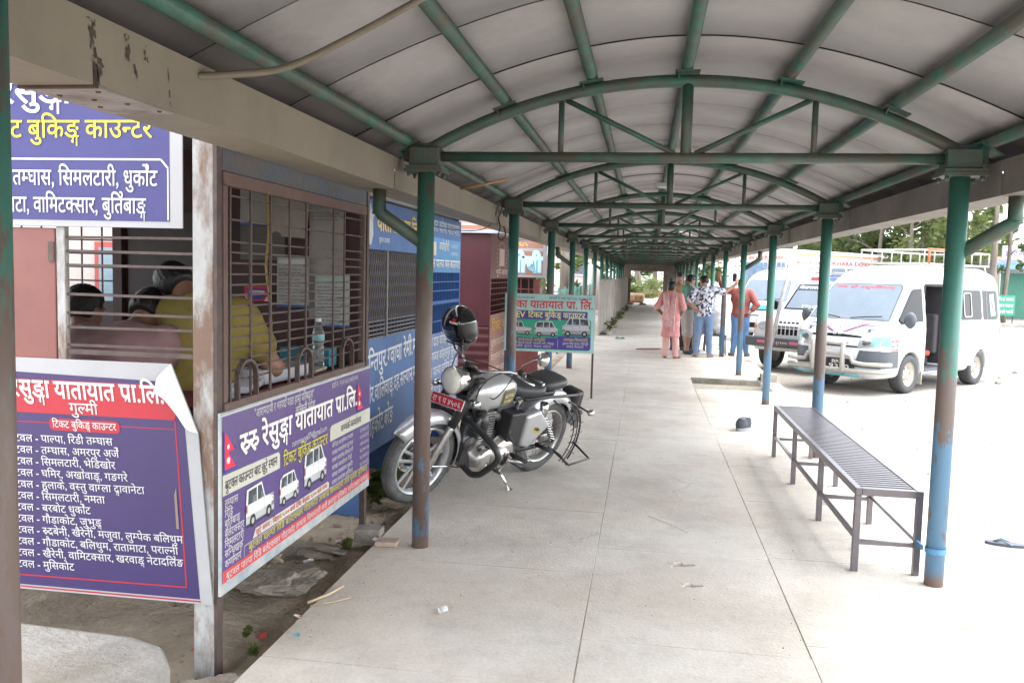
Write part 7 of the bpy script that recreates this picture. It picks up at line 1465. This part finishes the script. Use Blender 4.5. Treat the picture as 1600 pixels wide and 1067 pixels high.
tubes(jt, 'roof_rack', m_tub, [[(-1.8, -.6, 2.05), (-.2, -.6, 2.05), (-.2, .6, 2.05), (-1.8, .6, 2.05), (-1.8, -.6, 2.05)], [(-1.8, -.6, 1.9), (-1.8, -.6, 2.05)], [(-.2, -.6, 1.87), (-.2, -.6, 2.05)], [(-.2, .6, 1.87), (-.2, .6, 2.05)], [(-1.8, .6, 1.87), (-1.8, .6, 2.05)]], .018); MB().box((-1.6, -.5, 1.88), (-.6, .5, 2.02)).build('roof_load', ink((.06, .08, .16)), jt, .04)
# bus behind
bt_ = T('bus', 'white and pale blue bus parked far behind the minivans', 'bus', (9.1, 36.4, -.15), R(228)); bF = lambda P: rbox((0, 0, 1.66), (8.6, 2.3, 2.72), .22)(P); solid('body', bF, (-4.5, -1.4, .2), (4.5, 1.4, 3.2), .1, M('bus_white', (.55, .56, .58), .35, 0, .05, 2), bt_)
bp = lambda name, poly, ax, s, mat, off=.01: patch(name, poly, bF, ax, s, mat, bt_, off, .3, 6)
bp('windscreen', [(-1.0, 1.35), (1.0, 1.35), (.98, 2.45), (-.98, 2.45)], 0, 1, M('bus_glass', (.16, .25, .36), .1, coat=1)); bp('brow_strip', [(-1.0, 2.5), (1.0, 2.5), (.98, 2.78), (-.98, 2.78)], 0, 1, ink((.6, .58, .5)))
off_text(bt_, 'जय भगवती यातायात', bF, 0, 1, -.85, 2.57, .2, m_redp, 1.7, 1, .015, .016, 6)
for s in (1, -1):
    for k in range(6): x = -3.9+k*1.27; bp('side_window', rr_poly(x, 1.5, x+1.12, 2.3, .08), 1, s, m_vg)
    bp('side_stripe', [(-4.0, .8), (4.0, .8), (4.0, 1.25), (-4.0, 1.25)], 1, s, ink((.10, .25, .48), .4)); bp('roof_edge', [(-4.0, 2.78), (4.0, 2.78), (4.0, 2.86), (-4.0, 2.86)], 1, s, ink((.55, .2, .08), .4))
off_text(bt_, 'BUTWAL POKHARA EXPRESS', bF, 1, 1, 3.8, 2.42, .26, m_redp, 6.5, -1, .015, .016, 6); car_wheels(bt_, (2.6, -2.4), 1.0, .48, .28, m_wr)
bp('bumper', [(-1.05, .42), (1.05, .42), (1.05, .75), (-1.05, .75)], 0, 1, m_vgrey); 
for s in (1, -1): bp('headlamp', [(.8*s+.12*cos(a), .95+.12*sin(a)) for a in np.linspace(0, 2*pi, 14, endpoint=False)], 0, 1, m_lamp, .015); tubes(bt_, 'mirror_arm', m_vgd, [[(4.25, 1.05*s, 2.3), (4.6, 1.3*s, 2.3), (4.6, 1.3*s, 1.95)]], .03); MB().box((4.57, 1.3*s-.1, 1.6), (4.63, 1.3*s+.1, 1.95)).build('mirror', m_vgd, bt_, .02)

# ---------------------------------------------------------------- trees and the far surroundings
m_bark = M('bark', (.15, .125, .10), .9, 0, .3, 3, .6, 18, (.22, .19, .16), .45, stretch=(3, 3, .6))
def leaf_mat(n, c, c2):
    m = M('leaf_'+n, c, .6, 0, .35, .9, 0, 40, c2, .5, .15); b = m.node_tree.nodes['Principled BSDF']; t = m.node_tree
    tr = t.nodes.new('ShaderNodeBsdfTranslucent'); mx = t.nodes.new('ShaderNodeMixShader'); mx.inputs[0].default_value = .5; src = b.inputs['Base Color'].links[0].from_socket
    t.links.new(src, tr.inputs[0]); t.links.new(b.outputs[0], mx.inputs[1]); t.links.new(tr.outputs[0], mx.inputs[2]); t.links.new(mx.outputs[0], t.nodes['Material Output'].inputs[0]); return m
LM = [leaf_mat('green', (.10, .14, .038), (.13, .16, .05)), leaf_mat('fresh', (.12, .16, .045), (.15, .18, .065)), leaf_mat('deep', (.065, .105, .035), (.10, .135, .045))]
def leaves(centers, n_each, spread, size, seed):
    r = np.random.default_rng(seed); c = np.repeat(np.asarray(centers), n_each, 0); N = len(c); sp = np.repeat(np.asarray(spread), n_each)[:, None] if np.ndim(spread) else spread
    d = r.normal(size=(N, 3)); d /= np.linalg.norm(d, axis=1)[:, None]; p = c+d*sp*r.random((N, 1))**.5*np.array([1, 1, .75])
    a = r.normal(size=(N, 3)); a[:, 2] *= .5; a /= np.linalg.norm(a, axis=1)[:, None]; b = np.cross(a, r.normal(size=(N, 3))); b /= np.linalg.norm(b, axis=1)[:, None]
    s = size*r.uniform(.6, 1.3, (N, 1)); v = np.stack([p-a*s, p-b*s*.45, p+a*s, p+b*s*.45], 1).reshape(-1, 3); return v, np.arange(4*N).reshape(N, 4)
def tree(name, label, x, y, h, r, seed, mat, base=.3, n=34, each=60, lean=0, size=.2, trunk=.16, group=None, z0=-.15):
    rr = random.Random(seed); t = T(name, label, 'tree', (x, y, z0), 0, group); tb = MB()
    path = [Vector((lean*k/6*h*.1+rr.uniform(-.08, .08)*(k > 0), rr.uniform(-.08, .08)*(k > 0), h*.93*k/6)) for k in range(7)]; tb.tube(path, [trunk*(1-.13*k) for k in range(7)], 10); cs = []; sp = []
    for k in range(n):
        u = rr.uniform(base, 1.0); th = rr.uniform(0, 2*pi); q = path[min(5, int(u*6))].lerp(path[min(6, int(u*6)+1)], u*6-int(u*6)) if u < 1 else path[6]
        w = r*(.35+.65*sin(pi*min(1, (u-base)/(1-base)*.8+.18)))*rr.uniform(.45, 1.0); e = q+Vector((cos(th)*w, sin(th)*w, rr.uniform(-.1, .5)*w)); cs.append(e); sp.append(rr.uniform(.25, .5)*r*.75)
        if k % 2 == 0: tb.tube([q-Vector((0, 0, w*.3)), q.lerp(e, .5)+Vector((0, 0, -.05*w)), e], [trunk*.32*(1.1-u), trunk*.2, trunk*.06], 5)
    tb.build('trunk', m_bark, t); v, f = leaves([tuple(c) for c in cs], each, sp, size, seed); npmesh('crown', v, f, mat, t, smooth=False); return t
TL = [(9.6, 47.5, 9, 2.6, 'tall feathery green tree behind the bus'), (11.0, 45.2, 10, 2.6, 'broad green tree beyond the bus roof'), (11.2, 41.3, 9.5, 2.3, 'light green tree behind the second and nearest van'), (12.2, 38.9, 9, 2.2, 'green tree with a thin pale trunk above the nearest van roof'), (13.2, 37.5, 10, 2.1, 'tree with two brown trunks beside it above the roof rack'), (14.8, 41.8, 10.5, 2.6, 'full green tree behind the roof rack'), (16.0, 44.1, 10, 2.5, 'mid green tree left of the first right post'), (15.6, 39.0, 8.5, 1.8, 'loose leaved tree seen beside the first right post'), (19.0, 46.7, 9, 2.2, 'green tree seen right of the first right post')]
for k, (x, y, h, r, lab) in enumerate(TL): tree('tree', lab, x, y, h, r, 11+k, LM[k % 3], .14, 52, 58, rr_ if (rr_ := random.uniform(-.6, .6)) else 0, .17, .13, 'trees along the far side of the lot')
for k, (x, y, h) in enumerate(((10.2, 52, 8), (13.5, 52, 9), (17.5, 54, 9), (21.0, 55, 8), (12.0, 57, 9), (15.5, 58, 9))): tree('tree', 'paler green tree standing in the second rank behind the lot trees', x, y, h, 3.0, 41+k, LM[(k+1) % 3], .1, 40, 60, 0, .24, .13, 'second rank of trees')
tree('tree', 'tall bare dark trunk with few leaves right of the first right post', 16.4, 36.2, 11, 1.0, 31, LM[0], .35, 12, 40, 0, .16, .16); tree('tree', 'thin gnarled trunk with small tufts near the blue awning', 17.7, 38.3, 9.5, .9, 32, LM[2], .25, 12, 36, .3, .15, .12)
# stall with blue awning, red roof, low kerb and road on the right
o = (19.9, 42.8, -.15); t = T('awning_stall', 'small stall with blue awning and green shutters at the right edge', 'stall', o)
MB(o).box((18.9, 43.2, -.15), (22.5, 46, 2.9)).build('wall', ink((.55, .52, .50)), t); MB(o).box((19.3, 43.12, -.1), (21.5, 43.19, 2.2)).build('shutter', M('shutter_green', (.05, .2, .14), .6, 0, .3, 3, stretch=(14, 1, 1)), t)
MB(o).prism([(43.15, 2.75), (41.9, 2.42), (41.9, 2.38), (43.15, 2.70)], 18.7, 22.5, 0).build('awning', ink((.06, .19, .48)), t); MB(o).cyl((18.8, 41.95, -.15), (18.8, 41.95, 2.4), .05, 8).build('awning_pole', m_tub, t); MB(o).box((18.95, 43.1, 0), (19.25, 43.19, .7)).build('base_panel', ink((.05, .12, .32)), t)
sb = MB(o).box((19.2, 42.9, 2.9), (22.4, 43.0, 3.6)).build('sign_panel', ink((.6, .62, .66)), t); B = Board((19.2, 42.89, 2.9), (1, 0, 0), (0, 0, 1), sb, o); B.text('होटल एण्ड लज', .15, .2, .35, (.3, .2, .35), .01, .02, 'l', 2.6); B.done()
o = (17.1, 36.6, -.15); t = T('notice_stand', 'green and white price board on legs left of the awning stall', 'sign', o); MB(o).box((16.75, 36.6, .25), (17.5, 36.64, 1.15)).build('panel', ink((.05, .26, .17)), t); [MB(o).box((x, 36.61, -.15), (x+.04, 36.65, .26)).build('leg', m_bar, t) for x in (16.78, 17.42)]
B = Board((16.75, 36.595, .25), (1, 0, 0), (0, 0, 1), t, o)
for k, s_ in enumerate(('चिया नास्ता', 'खाना पाइन्छ', 'चिसो पानी')): B.text(s_, .06, .66-k*.28, .18, (.6, .66, .62), .006, .015, 'l', .62)
B.done()
t = T('red_roof_house', 'pale house with a red roof far behind the lot on the right', 'house', (25.5, 60, -.15)); o = (25.5, 60, -.15); MB(o).box((22, 60, -.15), (29, 66, 3.3)).build('wall', ink((.52, .48, .44)), t); MB(o).prism([(59.4, 3.2), (66.6, 3.2), (63, 4.6)], 21.5, 29.5, 0).build('roof', M('roof_red', (.38, .10, .09), .6, 0, .2, 2), t)
for x in (23.2, 25.6, 27.8): fw_ = MB(o).box((x-.5, 59.96, 1.0), (x+.5, 59.99, 2.2)).build('window', m_vgd, t)
MB(o).box((22.0, 59.9, .0), (29, 59.97, .9)).build('plinth', ink((.06, .12, .3)), t)
structure(MB().box((12.0, 33.6, -.15), (40, 33.95, -.0)).build('roadside_kerb', m_conc2)); structure(MB().add([(7, 24, -.146), (60, 24, -.146), (60, 33.6, -.146), (11.5, 33.6, -.146)], [(0, 1, 2, 3)]).build('road', M('road_pale', (.38, .37, .36), .9, 0, .12, .6, .3, 30), fix=False))
# left, between the posts: pale house, netting, a tree
t = T('pink_house', 'pale pink house with small windows seen between the far left posts', 'house', (-6.5, 34, -.15)); o = (-6.5, 34, -.15); MB(o).box((-12, 33, -.15), (-1.1, 41, 6.2)).build('wall', ink((.60, .50, .48)), t)
for x, z, c in ((-2.1, 3.1, (.45, .12, .12)), (-3.6, 3.1, (.45, .12, .12)), (-1.7, 1.6, (.1, .1, .12)), (-3.2, 1.6, (.45, .14, .12)), (-5.2, 1.6, (.12, .12, .14)), (-5.2, 3.1, (.45, .12, .12))): w_ = MB(o).box((x-.35, 32.96, z), (x+.35, 32.99, z+.8)).build('window', ink(c), t); MB(o).box((x-.42, 32.9, z-.06), (x+.42, 32.985, z)).build('sill', ink((.6, .58, .55)), w_)
MB(o).box((-12.2, 32.6, 3.9), (-1.0, 33, 4.05)).build('ledge', ink((.35, .30, .42)), t)
tree('tree', 'fresh green leafy tree left of the walkway beyond the cobbler booth', -1.9, 21.5, 4.6, 1.5, 71, LM[1], .2, 30, 60, 0, .16, .1)
b = MB((-2.2, 26, 0))
for k in range(7): z = .25+k*.16; b.tube([(-.55-.03*k, 14+.0*k, z), (-.7, 18, z-.04), (-.65, 22, z+.03), (-.7, 26, z)], .012, 5)
for y in np.arange(14, 26.2, 1.5): b.tube([(-.62, y, -.15), (-.62, y, 1.3)], .02, 6)
for k in range(90): y = 14+k*.135; b.tube([(-.62, y, .2), (-.64, y+random.uniform(-.1, .1), 1.25)], .005, 4)
o = b.build('netting_fence', M('net_green', (.10, .26, .22), .8, 0, .3, 6)); o.location = (-2.2, 26, 0); tag(o, 'green netting fence between the far left posts', 'fence')
pt_ = tag(MB().lathe([(.0, 0), (.16, 0), (.13, 4.5), (0, 4.5)], 12).build('tree_stump_pole', m_bark), 'thick pale trunk standing behind the left posts past the cobbler booth', 'trunk'); pt_.location = (-1.05, 20.0, -.15)
# far end beyond the covered walk
def bush(label, x, y, h, r, seed, mat, cat='bush', z0=-.15, each=90, size=.13, group=None):
    rr = random.Random(seed); cs = [(rr.uniform(-r, r), rr.uniform(-r, r)*.7, rr.uniform(.1, h)*(1-.3*rr.random())) for _ in range(26)]; v, f = leaves(cs, each, .4*r, size, seed); t = T('bush', label, cat, (x, y, z0), 0, group); npmesh('foliage', v, f, mat, t, smooth=False)
    st_ = MB(); [st_.tube([(0, 0, 0), (c[0]*.5, c[1]*.5, c[2]*.6), c], [.03, .02, .008], 5) for c in cs[:8]]; st_.build('stem', m_bark, t); return t
bush('big pale leaved bush beyond the far end of the walkway', 2.6, 70, 2.1, 1.9, 5, LM[1]); bush('low green shrub left of the bush at the far end', -.3, 68, 1.2, .9, 6, LM[0], each=50); bush('yellowish weeds in front of the bush at the far end', 1.6, 64, .5, .8, 7, leaf_mat('weed', (.14, .15, .05), (.2, .18, .07)), each=40, size=.09)
for k, (x, y, h, lab) in enumerate(((-1.0, 78, 9, 'grey tree trunk left at the far end of the walkway'), (.9, 76, 10, 'leaning dark tree in the middle beyond the far end'), (2.2, 82, 9, 'pale straight tree right of the leaning one at the far end'))): tree('tree', lab, x, y, h, 2.8, 81+k, LM[2-k % 2], .28, 30, 60, (0, -2.2, 0)[k], .24, .3)
for k in range(5): tree('tree', 'green tree in the far row closing the view beyond the walkway', -9+k*4.2, 95+(k % 2)*4, 7, 3.2, 91+k, LM[k % 3], .05, 34, 60, 0, .3, .2, 'far row of trees')
for k in range(22):
    x, y = random.choice([(random.uniform(.1, .2), random.uniform(20, 40)), (random.uniform(.08, .15), random.uniform(20, 30))]); s = random.uniform(.1, .28); cs = [(0, 0, s*.5)]; v, f = leaves(cs, 26, s*.7, .045, 200+k); o_ = npmesh('weed', v, f, LM[k % 2], None, False); o_.location = (x+.008*(y-18)+.1, y, 0); tag(o_, 'low green weed tuft at the foot of the tin fence', 'weed', 'weeds along the tin fence')
for k, (x, y, s, lab) in enumerate(((-.56, .98, .22, 'dark green weed growing against the blue booth near the front wheel'), (-.36, -1.42, .045, 'bright green sprig by the corner post'), (-.47, -1.25, .04, 'small green seedling in the earth by the corner post'), (-.45, .0, .06, 'grass tuft beside the walk under the purple sign'), (3.05, 9.1, .10, 'green grass tuft at the kerb block past the third right post'))):
    v, f = leaves([(0, 0, s*.5), (s*.2, s*.1, s*.9)], 40, s*.5, s*.34, 300+k); o_ = npmesh('weed', v, f, LM[k % 2], None, False); o_.location = (x, y, -.06 if x < 1 else -.05); tag(o_, lab, 'weed')
t = T('house', 'pale house with red window frames glimpsed through the near booth window', 'house', (-8.5, 9, -.15)); o = (-8.5, 9, -.15); MB(o).box((-13, 7, -.15), (-4.6, 12, 4.4)).build('wall', ink((.42, .37, .34)), t); MB(o).box((-13.2, 6.6, 4.4), (-4.4, 12.2, 4.6)).build('roof', ink((.3, .09, .08)), t)
for x in (-11.2, -9.6, -8.0, -6.4, -5.3):
    for z in (.9, 2.7): w_ = MB(o).box((x-.42, 6.94, z), (x+.42, 6.99, z+1.0)).build('window', ink((.34, .06, .05)), t); MB(o).box((x-.34, 6.92, z+.08), (x+.34, 6.938, z+.92)).build('pane', ink((.16, .22, .26), .2), w_)
bush('green bush in front of the house glimpsed through the booth window', -7.4, 5.6, 1.9, .8, 401, LM[1])
